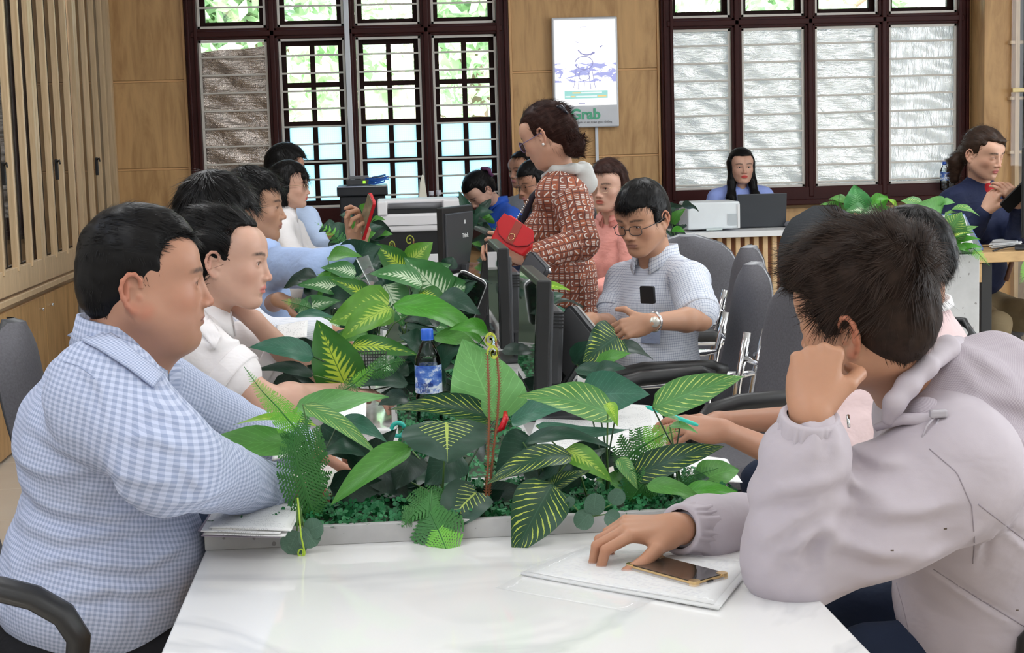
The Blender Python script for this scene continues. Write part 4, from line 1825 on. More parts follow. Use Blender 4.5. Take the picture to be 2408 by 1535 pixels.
creases(C, [[P(x, y, 2.45) for x, y in l] for l in arm_px], .006, .009, near)
C.noise(*fold_noise(.0055, 16, 11))
C.noise(.0018, lambda Q: vnoise(Q, 55, 3))
_o, _V, _F = bd.cloth('shirt', C, M_GING, bones=[bd.bones()[0]] + [(a_ + (c_ - a_) * .1, c_, .078, (0, 1, -.3)) for a_, _b2, c_ in bd.arms])
hit = on_cloth(_V, _F)
patch(bd, hit, [(222, 752), (285, 800), (335, 842), (384, 880)], [(160, 786), (232, 822), (300, 866), (360, 912)], M_GING, 'collar_flap', lift=.018)
seam(bd, hit, [(150, 850), (185, 860), (215, 882), (222, 890)], .0011, M_GING)
bd.cuff(0, 1.02, .047, .065, M_GING)
bd.cuff(1, 1.02, .046, .06, M_GING)
bd.collar(M_GING, r=(.074, .073), h=.036, gap=.75, flap=.052, tip=.036, off=(0, .006, .036))
for t_, zz in ((.066, -.045),):
    b = B()
    b.lathe([(0, .002), (.005, .002), (.006, 0)], n=12)
    o = b.done('button', M_WHITE)
    o.matrix_world = frameM(bd.TF.w((-.01, .115, -.10)), bd.sd, -bd.dn)
    bd.part(o)
bd.hair(HAIR_BLACK, cap=dict(t=.006, top=.016, side=.0035, line=.074, temple=.026, ear=-.036, nape=-.082, back=.008), res=.003,
        st=[dict(n=5200, length=.017, width=.0009, lift=.22, seed=2, mask=lambda q: (q[:, 2] < .06) * 1.0 + .2),
            dict(n=4200, length=.030, width=.0009, lift=.10, jit=.16, seed=3, flow=lambda q: np.stack([q[:, 0] * 2, 1 + 0 * q[:, 0], -.1 + 0 * q[:, 0]], 1), mask=lambda q: (q[:, 2] > .055) * 1.0)])
hp = P(150, 1430, 2.76)
bd.legs(A3(hp[0], hp[1], .56), (1, .15, 0), M_TROUSER, r=1.12)
MAN1 = bd

# ---- young woman in the white polo, chin on her hand ---------------------------------------
M_POLO = cloth_mat('white_polo', (.80, .76, .76), .85, wr=.35, wscale=12)
H2 = look_frame(P(537, 612, 3.85), (1, -.16, -.10), tilt=.06, sc=.985)
N2 = P(487, 752, 3.88)
bd = Body('young woman in white polo shirt resting her chin on her hand', H2, N2, down_to(N2, 440, 1180, 3.86), (0, -1, 0), TONE_F, .94,
          hres=.0025, cres=.006, face=dict(female=1, jaw=.90, nose=.95, lid=.75, lips=1.1, w=.98), col=dict(lips=(.60, .20, .18), blush=.6), look=(.05, 1, -.05))
bd.arm(P(478, 822, 3.73), P(628, 945, 3.68), P(800, 925, 3.9), dict(fdir=(1, .2, -.1), back=(0, 0, 1), side=-1, curl=(.4, .5, .3)), k=1.12)
bd.arm(P(562, 815, 4.04), P(735, 900, 4.06), P(598, 752, 3.93), dict(fdir=(-.55, .1, .30), back=(.25, -.35, -.9), side=-1, curl=(.9, 1.0, .5)))
bd.finish()
C = Sdf()
bd.torso(C, depth=.10, waist=.125, hem=.50, sw=.142, bust=.05, hips=.15)
for i in (0, 1):
    sh, el, wr = bd.arms[i]
    e = sh + (el - sh) * (.50 if i == 0 else .42)
    C.cone(sh, e, .066, .062, .03)
    bd.hems = getattr(bd, 'hems', []) + [(e, nrm(el - sh))]
fold_lines(C, [[P(440, 800, 3.70), P(500, 812, 3.66), P(560, 800, 3.7)], [P(450, 770, 3.72), P(520, 790, 3.68)]], .006, .02)
C.noise(*fold_noise(.0035, 18, 21))
_o, _V, _F = bd.cloth('shirt', C, M_POLO)
hit = on_cloth(_V, _F)
patch(bd, hit, [(474, 722), (497, 752), (520, 790)], [(448, 742), (472, 782), (505, 822)], M_POLO, 'collar_flap', lift=.012)
bd.cuff(0, .56, .0655, .045, M_POLO, name='sleeve_band', seg='upper')
bd.cuff(1, .48, .0635, .045, M_POLO, name='sleeve_band', seg='upper')
bd.collar(M_POLO, r=(.066, .064), h=.024, gap=.7, flap=.045, tip=.02, off=(0, -.005, .022))


def w2hair(H, fr):
    H.ell((0, -.085, .030), (.050, .050, .052), .03, fr)
    H.ell((0, -.115, .035), (.030, .030, .034), .015, fr)
    H.ell((0, -.055, .045), (.074, .065, .082), .03, fr)


bd.hair(HAIR_BLACK, cap=dict(t=.006, top=.010, side=.006, line=.084, temple=.024, ear=-.010, nape=-.062, back=.014, k=.02), more=w2hair, res=.0032,
        st=[dict(n=5000, length=.05, width=.0010, lift=.05, jit=.08, seed=5, flow=lambda q: np.stack([-q[:, 0], -1 + 0 * q[:, 0], .25 + 0 * q[:, 0]], 1), inset=.0015)])
bd.legs(A3(N2[0] - .06, 3.88, .54), (1, .1, 0), M_TROUSER_N)
W2 = bd

# ---- man with black hair mostly hidden behind her ------------------------------------------
M_STRW = cloth_mat('white_striped', (.78, .79, .84), .8, 'stripe', (.55, .58, .68), .006)
H3 = look_frame(P(512, 532, 4.30), (.9, .40, -.20), sc=1.0)
N3 = P(470, 665, 4.32)
bd = Body('man with thick black hair and white striped shirt, hidden behind the woman in the polo', H3, N3, down_to(N3, 450, 1050, 4.3), (.35, -.9, 0), TONE_M, 1.0, hres=.004, cres=.008, look=(0, 1, 0))
bd.arm(P(520, 715, 4.16), P(612, 800, 4.14), P(760, 778, 4.35), dict(fdir=(1, .2, -.2), back=(0, 0, 1), side=-1, curl=(.4, .5, .3)))
bd.arm(P(500, 705, 4.50), P(600, 800, 4.55), P(740, 790, 4.60), dict(fdir=(1, .1, -.2), back=(0, 0, 1), side=1, curl=(.4, .5, .3)))
bd.finish()
C = Sdf()
bd.torso(C, depth=.11, waist=.14, hem=.5)
bd.sleeve(C, 0, (.066, .060, .056, .042), 1.93)
bd.sleeve(C, 1, (.066, .060, .056, .042), 1.93)
C.noise(*fold_noise(.004, 18, 23))
bd.cloth('shirt', C, M_STRW)
bd.collar(M_STRW, r=(.070, .067), off=(0, -.005, .022))
bd.hair(HAIR_BLACK, cap=dict(t=.014, top=.034, side=.014, line=.062, temple=.040, ear=-.012, nape=-.070, back=.01), res=.004,
        st=[dict(n=5500, length=.05, width=.0012, lift=.25, jit=.3, seed=8)])
bd.legs(A3(N3[0] - .05, 4.32, .54), (1, .1, 0))

# ---- man holding up a phone -----------------------------------------------------------------
M_BLUE = cloth_mat('light_blue_shirt', (.42, .55, .84), .75, wr=.4)
H4 = look_frame(P(597, 486, 5.45), (1, -.06, -.04), sc=.99)
N4 = P(612, 592, 5.45)
bd = Body('man in light blue shirt holding up a red phone', H4, N4, down_to(N4, 600, 900, 5.45), (.25, -1, 0), (.43, .235, .145), 1.0,
          hres=.0032, cres=.007, face=dict(jaw=1.05, lips=1.25, lid=.35, nose=1.05), col=dict(lips=(.36, .15, .11), stubble=.25), look=(0, 1, .0))
bd.arm(P(655, 628, 5.28), P(748, 632, 5.02), P(838, 590, 5.02), dict(fdir=(.30, 0, .95), back=(.72, .62, -.15), side=1, curls=((.5, .9, .6), (.8, 1.15, .7), (.95, 1.2, .8), (1.05, 1.2, .8)), thumb=((.2, .9, -.3), (.1, 1, -.25))))
bd.arm(P(610, 640, 5.62), P(630, 720, 5.45), P(655, 705, 5.12), dict(fdir=(1, -.2, -.2), back=(0, 0, 1), side=1, curl=(.3, .4, .3)))
bd.finish()
C = Sdf()
bd.torso(C, depth=.11, waist=.14, hem=.5, sw=.16, belly=.02)
bd.sleeve(C, 0, (.070, .062, .058, .040), 1.97)
bd.sleeve(C, 1, (.070, .062, .056, .042), 1.5)
C.noise(*fold_noise(.0045, 17, 25))
bd.cloth('shirt', C, M_BLUE)
bd.cuff(0, 1.0, .041, .06, M_BLUE)
bd.collar(M_BLUE, r=(.069, .067), flap=.042, off=(0, -.005, .022))
pin = B().box((0, 0, 0), (.012, .03, .022), bev=.002).done('badge', plain((.55, .42, .14), .3, 1.0, name='brass'))
pin.location = P(641, 641, 5.23)
bd.part(pin)
bd.hair(HAIR_BLACK, cap=dict(t=.012, top=.026, side=.010, line=.062, temple=.030, ear=-.022, nape=-.072, back=.008), res=.004,
        st=[dict(n=4500, length=.045, width=.0012, lift=.25, jit=.28, seed=9)])
wt = B()
ff, sg = bd.hands[0]
wt.tube([ff.w((.030 * math.cos(a), -.022, .024 * math.sin(a))) for a in np.linspace(0, 2 * PI, 20)], .0075, 6, cap=False)
bd.part(wt.done('wristwatch', M_CHROME))
bd.legs(A3(N4[0] - .02, 5.47, .54), (1, .1, 0))
M4 = bd

# ---- woman with round glasses and bobbed hair ------------------------------------------------
M_BLOUSE = cloth_mat('white_blouse', (.80, .77, .77), .8)
H5 = look_frame(P(681, 437, 7.9), (1, -.14, -.05), sc=.93)
N5 = P(672, 506, 7.92)
bd = Body('woman in white blouse with round glasses and short black bob', H5, N5, down_to(N5, 665, 700, 7.9), (0, -1, 0), TONE_F, .90, hres=.004, cres=.009,
          face=dict(female=1, jaw=.9, lips=1.2, nose=.9, lid=.7), col=dict(lips=(.55, .10, .09)))
bd.arm(P(660, 545, 7.78), P(690, 605, 7.7), P(775, 610, 7.7), dict(fdir=(1, .1, -.1), back=(0, 0, 1), side=-1))
bd.arm(P(690, 540, 8.05), P(720, 600, 8.05), P(785, 600, 7.95), dict(fdir=(1, .1, -.1), back=(0, 0, 1), side=1))
bd.finish()
C = Sdf()
bd.torso(C, depth=.10, waist=.12, hem=.48, sw=.14, bust=.05, hips=.14)
for i in (0, 1):
    bd.sleeve(C, i, (.066, .058, .052, .042), 1.9)
C.noise(*fold_noise(.005, 18, 27))
bd.cloth('blouse', C, M_BLOUSE)
bd.collar(M_BLOUSE, r=(.064, .060), flap=.05, gap=.9, off=(0, -.005, .020))


def bob(H, fr):
    H.ell((0, -.035, -.030), (.086, .068, .095), .03, fr)
    H.box((0, .12, -.10), (.2, .105, .16), .02, .01, fr, sub=True)
    H.box((0, 0, -.24), (.3, .3, .10), .01, .01, fr, sub=True)
    H.ell((.030, .080, .052), (.034, .016, .022), .01, fr, mir=True)


bd.hair(HAIR_BLACK, cap=dict(t=.012, top=.020, side=.012, line=.075, temple=.028, ear=-.2, nape=-.2), more=bob, res=.005,
        st=[dict(n=2600, length=.06, width=.0013, lift=.06, jit=.1, seed=12, flow=lambda q: np.stack([0 * q[:, 0], .3 * (q[:, 1] > .02), -1 + 0 * q[:, 0]], 1))])
glasses(bd, plain((.55, .40, .26), .25, .9, name='gold_wire'))
bd.legs(A3(N5[0] - .03, 7.92, .54), (1, .1, 0), M_TROUSER_N)

# ---- man behind her in light blue ------------------------------------------------------------
M_PALEB = cloth_mat('pale_blue_shirt', (.52, .64, .86), .8)
H6 = look_frame(P(674, 398, 8.5), (1, .12, -.10), sc=1.0)
N6 = P(692, 480, 8.5)
bd = Body('man in pale blue shirt behind the woman with the bob, his face hidden', H6, N6, down_to(N6, 690, 680, 8.5), (.15, -1, 0), TONE_M, .98, hres=.005, cres=.010)
bd.arm(P(722, 515, 8.32), P(752, 585, 8.25), P(798, 588, 8.1), dict(fdir=(1, .1, -.1), back=(0, 0, 1), side=-1))
bd.arm(P(715, 515, 8.68), P(760, 590, 8.7), P(810, 590, 8.6), dict(fdir=(1, .1, -.1), back=(0, 0, 1), side=1))
bd.finish()
C = Sdf()
bd.torso(C, depth=.11, waist=.13, hem=.5)
for i in (0, 1):
    bd.sleeve(C, i, (.070, .062, .058, .045), 1.92)
C.noise(*fold_noise(.006, 18, 29))
bd.cloth('shirt', C, M_PALEB)
bd.hair(HAIR_BLACK, cap=dict(t=.012, top=.026, side=.012, line=.066, temple=.035, ear=-.012, nape=-.072), res=.005,
        st=[dict(n=2500, length=.04, width=.0014, lift=.25, jit=.25, seed=14)])
bd.legs(A3(N6[0] - .03, 8.52, .54), (1, .1, 0))
# ---- the man in the lilac jacket, front right ------------------------------------------------
M_LILAC = cloth_mat('lilac_jacket', (.50, .445, .485), .62, wr=.35, wscale=9)
M_LILACD = cloth_mat('lilac_textured', (.50, .445, .485), .8, 'dots', (.36, .31, .35), .0045, wr=.35, wscale=6)
TONE_L = (.47, .24, .145)
H7 = look_frame(P(2030, 742, 2.36), (-.70, .71, -.14), tilt=.16, sc=1.04)
N7 = P(2150, 925, 2.47)
bd = Body('man in lilac hooded jacket at the front right, cheek on his fist', H7, N7, down_to(N7, 2410, 1500, 2.56), (.25, 1, 0), TONE_L, 1.03,
          hres=.0024, cres=.006, face=dict(jaw=1.04, eary=-.010, earz=-.006), col=dict(redear=.7))
bd.arm(P(2200, 1125, 2.72), P(1830, 1262, 2.72), P(1592, 1243, 2.50), dict(fdir=(-1, -.22, .10), back=(.10, -.25, 1), side=-1, sc=1.06,
       curls=((.50, .98, .40), (.55, 1.0, .42), (.62, 1.05, .45), (.7, 1.0, .45)), spread=.08, thumb=((.50, .80, -.42), (.10, 1, -.50))))
bd.arm(P(2240, 1105, 2.31), P(1862, 1325, 2.29), P(1905, 975, 2.20), dict(fdir=(.20, .28, .95), back=(-.25, -.90, .25), side=1, sc=1.06,
       curls=((1.3, 1.5, .9), (1.35, 1.5, .9), (1.4, 1.5, .9), (1.45, 1.5, .9)), thumb=((.35, .6, -.75), (-.5, .4, -.8))))
bd.finish()
C = Sdf()
T = bd.TF
bd.torso(C, depth=.135, waist=.165, belly=.05, hem=.62, sw=.175, hips=.19, k=.06)
C.cone(bd.N + bd.sd * -.03 + bd.dn * .03, bd.arms[1][0], .075, .098, .05)
for i, rr in ((0, (.090, .082, .070, .050)), (1, (.102, .082, .070, .052))):
    sh, el, wr = bd.arms[i]
    m = sh + (el - sh) * .5
    C.cone(sh, m, rr[0], rr[0] * .93, .04)
    C.cone(m, el, rr[0] * .93, rr[1] * .92, .03)
    f1 = el + (wr - el) * .42
    f2 = el + (wr - el) * .74
    C.cone(el, f1, rr[1] * .90, rr[1] * .80, .012 if i else .03)
    C.cone(f1, f2, rr[2], rr[2] * (.95 if i else .85), .02)
    C.cone(f2, el + (wr - el) * .90, rr[3] + .006, .034, .022)
nearL = lambda Q: np.clip((2.36 - Q[:, 1]) / .05, 0, 1)
px7 = [[(1752, 1180), (1810, 1130), (1900, 1105), (1960, 1080)], [(1770, 1330), (1790, 1250), (1850, 1190), (1920, 1150)], [(1790, 1370), (1820, 1280), (1880, 1225), (1920, 1205)],
       [(1925, 1200), (1930, 1260), (1935, 1330)], [(1920, 1200), (1960, 1260), (2060, 1290), (2170, 1285)], [(1950, 1160), (2050, 1185), (2150, 1185), (2230, 1160)],
       [(2000, 1380), (2120, 1320), (2230, 1280), (2300, 1230)], [(2060, 1370), (2180, 1330), (2290, 1290)], [(1990, 1100), (2020, 1140), (2080, 1160)], [(2010, 1060), (2070, 1080), (2130, 1075)],
       [(1880, 960), (1885, 1010), (1870, 1050)], [(1920, 955), (1935, 1000), (1930, 1050)], [(1850, 1300), (1870, 1250), (1925, 1215)]]
creases(C, [[P(x, y, 2.24) for x, y in l] for l in px7], .0115, .0125, nearL)
creases(C, [[P(x, y, 2.38) for x, y in l] for l in ([(2195, 1338), (2290, 1400), (2408, 1470)], [(2110, 1370), (2125, 1430), (2140, 1535)], [(2290, 1180), (2400, 1270), (2480, 1330)], [(2270, 1190), (2290, 1260), (2285, 1330)])], -.006, .005, lambda Q: np.clip((2.5 - Q[:, 1]) / .05, 0, 1))
C.noise(*fold_noise(.0045, 11, 41))
C.noise(.0012, lambda Q: vnoise(Q, 50, 3))
_o, _V, _F = bd.cloth('jacket', C, M_LILAC)
hit = on_cloth(_V, _F)
M_SEAM = plain((.30, .26, .29), .8, name='lilac_seam')
for pts in ([(2185, 1055), (2250, 1110), (2285, 1190), (2292, 1270), (2288, 1325)], [(2195, 1338), (2290, 1400), (2408, 1472), (2500, 1520)], [(2300, 1185), (2408, 1268), (2480, 1320)],
            [(2108, 1370), (2125, 1430), (2150, 1540)]):
    seam(bd, hit, pts, .0011, M_SEAM)
for x, y in ((2098, 1294), (2223, 1243), (2392, 1434)):
    h = hit(x, y, 0)
    if h is not None:
        K = B().box((0, 0, 0), (.005, .0008, .0022), bev=.0003, seg=1).done('stain', plain((.10, .07, .05), .8))
        K.location = h
        bd.part(K)
for i, (t_, r_) in enumerate(((.97, .040), (.99, .041))):
    # gathered elastic cuff
    sh, el, wr = bd.arms[i]
    d = nrm(wr - el)
    e = el + (wr - el) * t_
    x = nrm(np.cross(d, (0, .3, 1)))
    y = np.cross(d, x)
    rows = []
    for rr, zz in ((r_ - .008, .002), (r_ - .002, .004), (r_ + .002, 0), (r_ + .003, -.012), (r_ + .004, -.024), (r_ + .006, -.036), (r_ + .010, -.046)):
        rows.append([e + d * zz + (x * math.cos(2 * PI * k / 120) + y * math.sin(2 * PI * k / 120)) * (rr + .0022 * math.sin(k * .9 + math.sin(k * .35) * 2) * min(1, abs(zz) * 60)) for k in range(121)])
    bd.part(B().grid(rows).done('elastic_cuff', M_LILAC))
# stand collar round the neck and the hood lying on the back
col_pts = [(2072, 972, 2.30), (2086, 935, 2.29), (2116, 895, 2.30), (2160, 852, 2.32), (2208, 806, 2.38), (2234, 806, 2.52), (2205, 860, 2.64), (2150, 930, 2.66)]
K = Sdf()
pp = [P(*p) for p in col_pts]
poly_cones(K, [p + A3(.012, 0, -.008) for p in pp], [.012, .015, .016, .016, .017, .017, .016, .014], .015)
K.noise(*fold_noise(.002, 30, 43))
bd.cloth('collar', K, M_LILAC, res=.004, bones=[(pp[0], pp[4], .03, (0, 1, 0))])
K = Sdf()
hd = [P(2115, 965, 2.36), P(2190, 900, 2.40), P(2290, 850, 2.52), P(2420, 905, 2.56), P(2560, 1010, 2.56)]
poly_cones(K, [h_ + A3(.03, 0, -.02) for h_ in hd], [.030, .052, .058, .060, .055], .05)
lo_ = [P(2105, 1003, 2.36), P(2180, 985, 2.31), P(2280, 1010, 2.31), P(2360, 1060, 2.33), P(2480, 1120, 2.38)]
poly_cones(K, lo_, [.010, .022, .036, .036, .04], .04)
K.ell(P(2330, 950, 2.46), (.14, .13, .065), .05, R=rotm(0, .42, 0))
creases(K, [[P(x, y, 2.35) for x, y in l] for l in ([(2240, 830), (2290, 900), (2400, 940), (2480, 990)], [(2230, 880), (2260, 960), (2340, 1010), (2440, 1060)], [(2280, 815), (2340, 860), (2408, 900)])], .010, .016, lambda Q: np.ones(len(Q)))
K.noise(*fold_noise(.004, 14, 47))
bd.cloth('hood', K, M_LILACD, res=.005, bones=[(hd[0], hd[-1], .09, (0, 1, 0))])
# hem cord of the hood with its toggle and loop
b = B()
hem = [P(1965 + 95, 1005, 2.32), P(2120, 985, 2.29), P(2180, 985, 2.275), P(2250, 1020, 2.27), P(2310, 1075, 2.28), P(2380, 1115, 2.31), P(2460, 1150, 2.35)]
b.tube(hem, [.006, .009, .010, .010, .010, .010, .010], 10)
bd.part(b.done('hood_hem', M_LILAC))
b = B()
lp = [P(2203, 975, 2.255), P(2180, 1000, 2.25), P(2168, 1030, 2.25), P(2180, 1036, 2.25), P(2195, 1015, 2.25), P(2207, 985, 2.255)]
b.tube(lp, .0017, 6)
cd_ = bd.part(b.done('drawcord', plain((.50, .46, .50), .6)))
tg = B().box((0, 0, 0), (.026, .012, .012), bev=.003).done('toggle', plain((.40, .37, .40), .4), cd_)
tg.location = P(2206, 972, 2.255)
b = B()
b.tube([P(1994, 975, 2.28), P(1996, 1005, 2.27)], .0022, 6)
bd.part(b.done('zip_pull', M_CHROME))


def rmhair(H, fr):
    H.ell((0, .020, .090), (.072, .070, .038), .03, fr)
    H.ell((0, -.06, .075), (.070, .058, .052), .03, fr)
    H.ell((.02, -.010, .102), (.055, .060, .030), .02, fr)


bd.hair(HAIR_BROWN, cap=dict(t=.010, top=.030, side=.008, line=.055, temple=.036, ear=-.020, nape=-.078), more=rmhair, res=.0032,
        st=[dict(n=10000, length=.046, width=.0009, lift=.26, jit=.42, seed=31, seg=4, mask=lambda q: (q[:, 2] > .01) * 1.0, curl=.12, flow=lambda q: np.stack([q[:, 0] * 1.2, (q[:, 1] + .095) * 1.3, (q[:, 2] - .085) * .8 - .01], 1)),
            dict(n=1800, length=.040, width=.0009, lift=.12, jit=.35, seed=33, mask=lambda q: (np.linalg.norm(q - A3(0, -.10, .085), axis=1) < .045) * 1.0, flow=lambda q: np.stack([.4 + 0 * q[:, 0], 1 + 0 * q[:, 0], .3 + 0 * q[:, 0]], 1)),
            dict(n=6000, length=.022, width=.0009, lift=.20, jit=.12, seed=32, mask=lambda q: (q[:, 2] < .04) * 1.0)])
hp = P(2500, 1560, 2.62)
bd.legs(A3(hp[0] + .05, hp[1], .56), (-1, .15, 0), M_TROUSER_N, r=1.05)
RM = bd

# ---- person behind him, black hair, holding a teal pen ---------------------------------------
M_PINKW = cloth_mat('pale_pink_shirt', (.76, .58, .58), .85)
H8 = look_frame(P(2138, 612, 3.78), (-.93, .30, -.28), sc=1.0)
N8 = P(2165, 745, 3.85)
bd = Body('person with straight black hair behind the lilac jacket, holding a teal pen', H8, N8, down_to(N8, 2190, 1150, 3.9), (.2, 1, 0), TONE_M, .97, hres=.0032, cres=.008)
bd.arm(P(2110, 830, 4.02), P(1935, 985, 4.02), P(1690, 990, 3.72), dict(fdir=(-1, -.1, -.05), back=(.1, .3, 1), side=-1, curl=(.5, .7, .5), thumb=((.4, .85, -.2), (.1, 1, -.1))))
bd.arm(P(2120, 850, 3.66), P(1925, 1110, 3.52), P(1700, 1012, 3.42), dict(fdir=(-1, .12, .12), back=(.1, -.55, .8), side=1, curls=((.35, .5, .3), (.5, .7, .4), (.7, .9, .5), (.8, 1.0, .6)), thumb=((.3, .85, -.5), (-.1, 1, -.3))))
bd.finish()
C = Sdf()
bd.torso(C, depth=.11, waist=.14, hem=.52, sw=.15)
for i in (0, 1):
    sh, el, wr = bd.arms[i]
    C.cone(sh, sh + (el - sh) * .75, .068, .062, .03)
C.noise(*fold_noise(.004, 18, 51))
bd.cloth('shirt', C, M_PINKW)
bd.collar(plain((.82, .80, .80), .7, name='white_cotton'), r=(.068, .066), h=.03, flap=.02, off=(0, -.005, .018))
bd.hair(HAIR_BLACK, cap=dict(t=.010, top=.018, side=.010, line=.062, temple=.040, ear=-.03, nape=-.075), res=.004,
        st=[dict(n=5500, length=.05, width=.0010, lift=.06, jit=.08, seed=35)])
bd.legs(A3(N8[0] + .05, 3.9, .54), (-1, .05, 0), M_TROUSER_N)

# ---- man in checked short sleeves, glasses -----------------------------------------------------
M_CHECK = cloth_mat('white_checked', (.72, .75, .82), .8, 'check', (.28, .33, .46), .0082, wr=.35, wscale=12)
H9 = look_frame(P(1512, 514, 5.35), (-.72, -.72, -.30), tilt=-.02, sc=1.0)
N9 = P(1542, 614, 5.43)
bd = Body('older man in white checked short sleeve shirt and glasses looking down', H9, N9, down_to(N9, 1560, 930, 5.43), (-.62, .78, 0), (.50, .27, .17), 1.0,
          hres=.0028, cres=.0065, face=dict(lid=.35, jaw=.98, nose=1.2, lips=.8, chin=1.02, w=.97), col=dict(lips=(.40, .19, .15), lipw=.7, redear=.6), look=(0, .9, -.4))
bd.arm(P(1472, 662, 5.58), P(1436, 768, 5.50), P(1392, 752, 5.22), dict(fdir=(-.7, -.4, .1), back=(.2, -.3, .9), side=-1, curl=(.6, .8, .5)))
bd.arm(P(1618, 662, 5.27), P(1648, 750, 5.13), P(1530, 757, 4.96), dict(fdir=(-1, .15, -.25), back=(-.1, -.9, .45), side=1, curl=(.7, .8, .5)), k=1.05)
bd.finish()
C = Sdf()
bd.torso(C, depth=.12, waist=.155, belly=.04, hem=.54, sw=.165, hips=.17)
for i, t_ in ((0, .62), (1, .80)):
    sh, el, wr = bd.arms[i]
    C.cone(sh, sh + (el - sh) * t_, .070, .068, .03)
C.noise(*fold_noise(.005, 15, 61))
bd.cloth('shirt', C, M_CHECK)
bd.cuff(1, .86, .069, .038, M_CHECK, name='sleeve_band', seg='upper')
bd.cuff(0, .68, .069, .038, M_CHECK, name='sleeve_band', seg='upper')
bd.collar(M_CHECK, r=(.070, .067), h=.034, gap=.8, flap=.050, tip=.028, off=(0, -.003, .022))
pk = bd.TF.w((-.075, .120, -.185))
b = B()
b.box((0, 0, -.03), (.085, .003, .10), bev=.001, seg=1)
o = b.done('chest_pocket', M_CHECK)
o.matrix_world = Matrix([[*bd.sd * 1, pk[0]], [0, 0, 0, 0], [0, 0, 0, 0], [0, 0, 0, 1]]) if False else frameM(pk, bd.sd, bd.fw * .9 + bd.dn * -.15)
bd.part(o)
PHONE_POCKET = (pk, bd.sd.copy(), bd.fw.copy(), bd.dn.copy())
sh, el, wr = bd.arms[1]
d = nrm(wr - el)
x = nrm(np.cross(d, (0, .3, 1)))
y = np.cross(d, x)
e = el + (wr - el) * .93
b = B()
b.tube([e + (x * math.cos(a) + y * math.sin(a)) * .028 for a in np.linspace(0, 2 * PI, 24)], .006, 6, cap=False)
w_ = bd.part(b.done('watch_strap', M_CHROME))
b = B()
b.lathe([(0, .008), (.015, .008), (.017, .006), (.017, 0)], n=20)
o = b.done('watch_case', plain((.72, .70, .62), .25, .6, name='watch_face'), w_)
o.matrix_world = Matrix.Translation(e + A3(-.005, -.030, .003)) @ Matrix.Rotation(PI / 2, 4, 'X')
glasses(bd, plain((.03, .028, .03), .3, name='dark_frame'), w=.023, h=.0155, dz=-.010, y=.100, rim=.0013)
bd.hair(HAIR_BLACK, cap=dict(t=.009, top=.022, side=.009, line=.056, temple=.034, ear=-.022, nape=-.070, back=.0), res=.0035,
        st=[dict(n=5500, length=.034, width=.0010, lift=.10, jit=.14, seed=37)])
bd.legs(A3(N9[0] + .02, 5.43, .52), (-.8, -.35, 0), M_TROUSER)
CK = bd

# ---- woman in the pink top -----------------------------------------------------------------------
M_PINK = cloth_mat('pink_top', (.78, .34, .29), .7, wr=.5)
H10 = look_frame(P(1430, 440, 7.2), (-.60, -.80, -.04), sc=.94)
N10 = P(1440, 522, 7.25)
bd = Body('woman in salmon pink zip top with thin glasses sitting beside the standing woman', H10, N10, down_to(N10, 1445, 730, 7.25), (-.75, .62, 0), TONE_F, .92,
          hres=.0035, cres=.008, face=dict(female=1, jaw=.98, lips=1.3, open=.6, lid=.8, nose=1.05), col=dict(lips=(.50, .14, .10)))
bd.arm(P(1398, 565, 7.42), P(1375, 650, 7.35), P(1330, 665, 7.1), dict(fdir=(-1, -.2, 0), back=(0, 0, 1), side=-1))
bd.arm(P(1482, 570, 7.10), P(1487, 660, 7.0), P(1400, 678, 6.85), dict(fdir=(-1, -.1, 0), back=(0, -.3, 1), side=1))
bd.finish()
C = Sdf()
bd.torso(C, depth=.105, waist=.13, hem=.5, sw=.145, bust=.062, hips=.15)
for i in (0, 1):
    bd.sleeve(C, i, (.066, .056, .052, .038), 1.95)
C.noise(*fold_noise(.005, 17, 65))
bd.cloth('top', C, M_PINK)
bd.collar(M_PINK, r=(.062, .060), h=.045, flap=.02, tip=.01, gap=.6, off=(0, 0, .01))
glasses(bd, plain((.6, .45, .3), .2, 1.0, name='gold_wire'), w=.024, h=.016, rim=.0007, y=.1)


def pinkhair(H, fr):
    H.ell((0, -.045, -.02), (.082, .062, .080), .03, fr)
    H.box((0, .12, -.10), (.2, .11, .17), .02, .01, fr, sub=True)


bd.hair(HAIR_RED, cap=dict(t=.014, top=.026, side=.014, line=.070, temple=.030, ear=-.2, nape=-.12), more=pinkhair, res=.004,
        st=[dict(n=4200, length=.05, width=.0011, lift=.03, jit=.05, seed=39, mask=lambda q: ((q[:, 1] < .0) | (q[:, 2] > .09)) * 1.0, flow=lambda q: np.stack([q[:, 0] * 3, -.6 + 0 * q[:, 0], -.8 + 0 * q[:, 0]], 1))])
bd.legs(A3(N10[0] + .02, 7.27, .54), (-.8, -.3, 0), M_TROUSER)

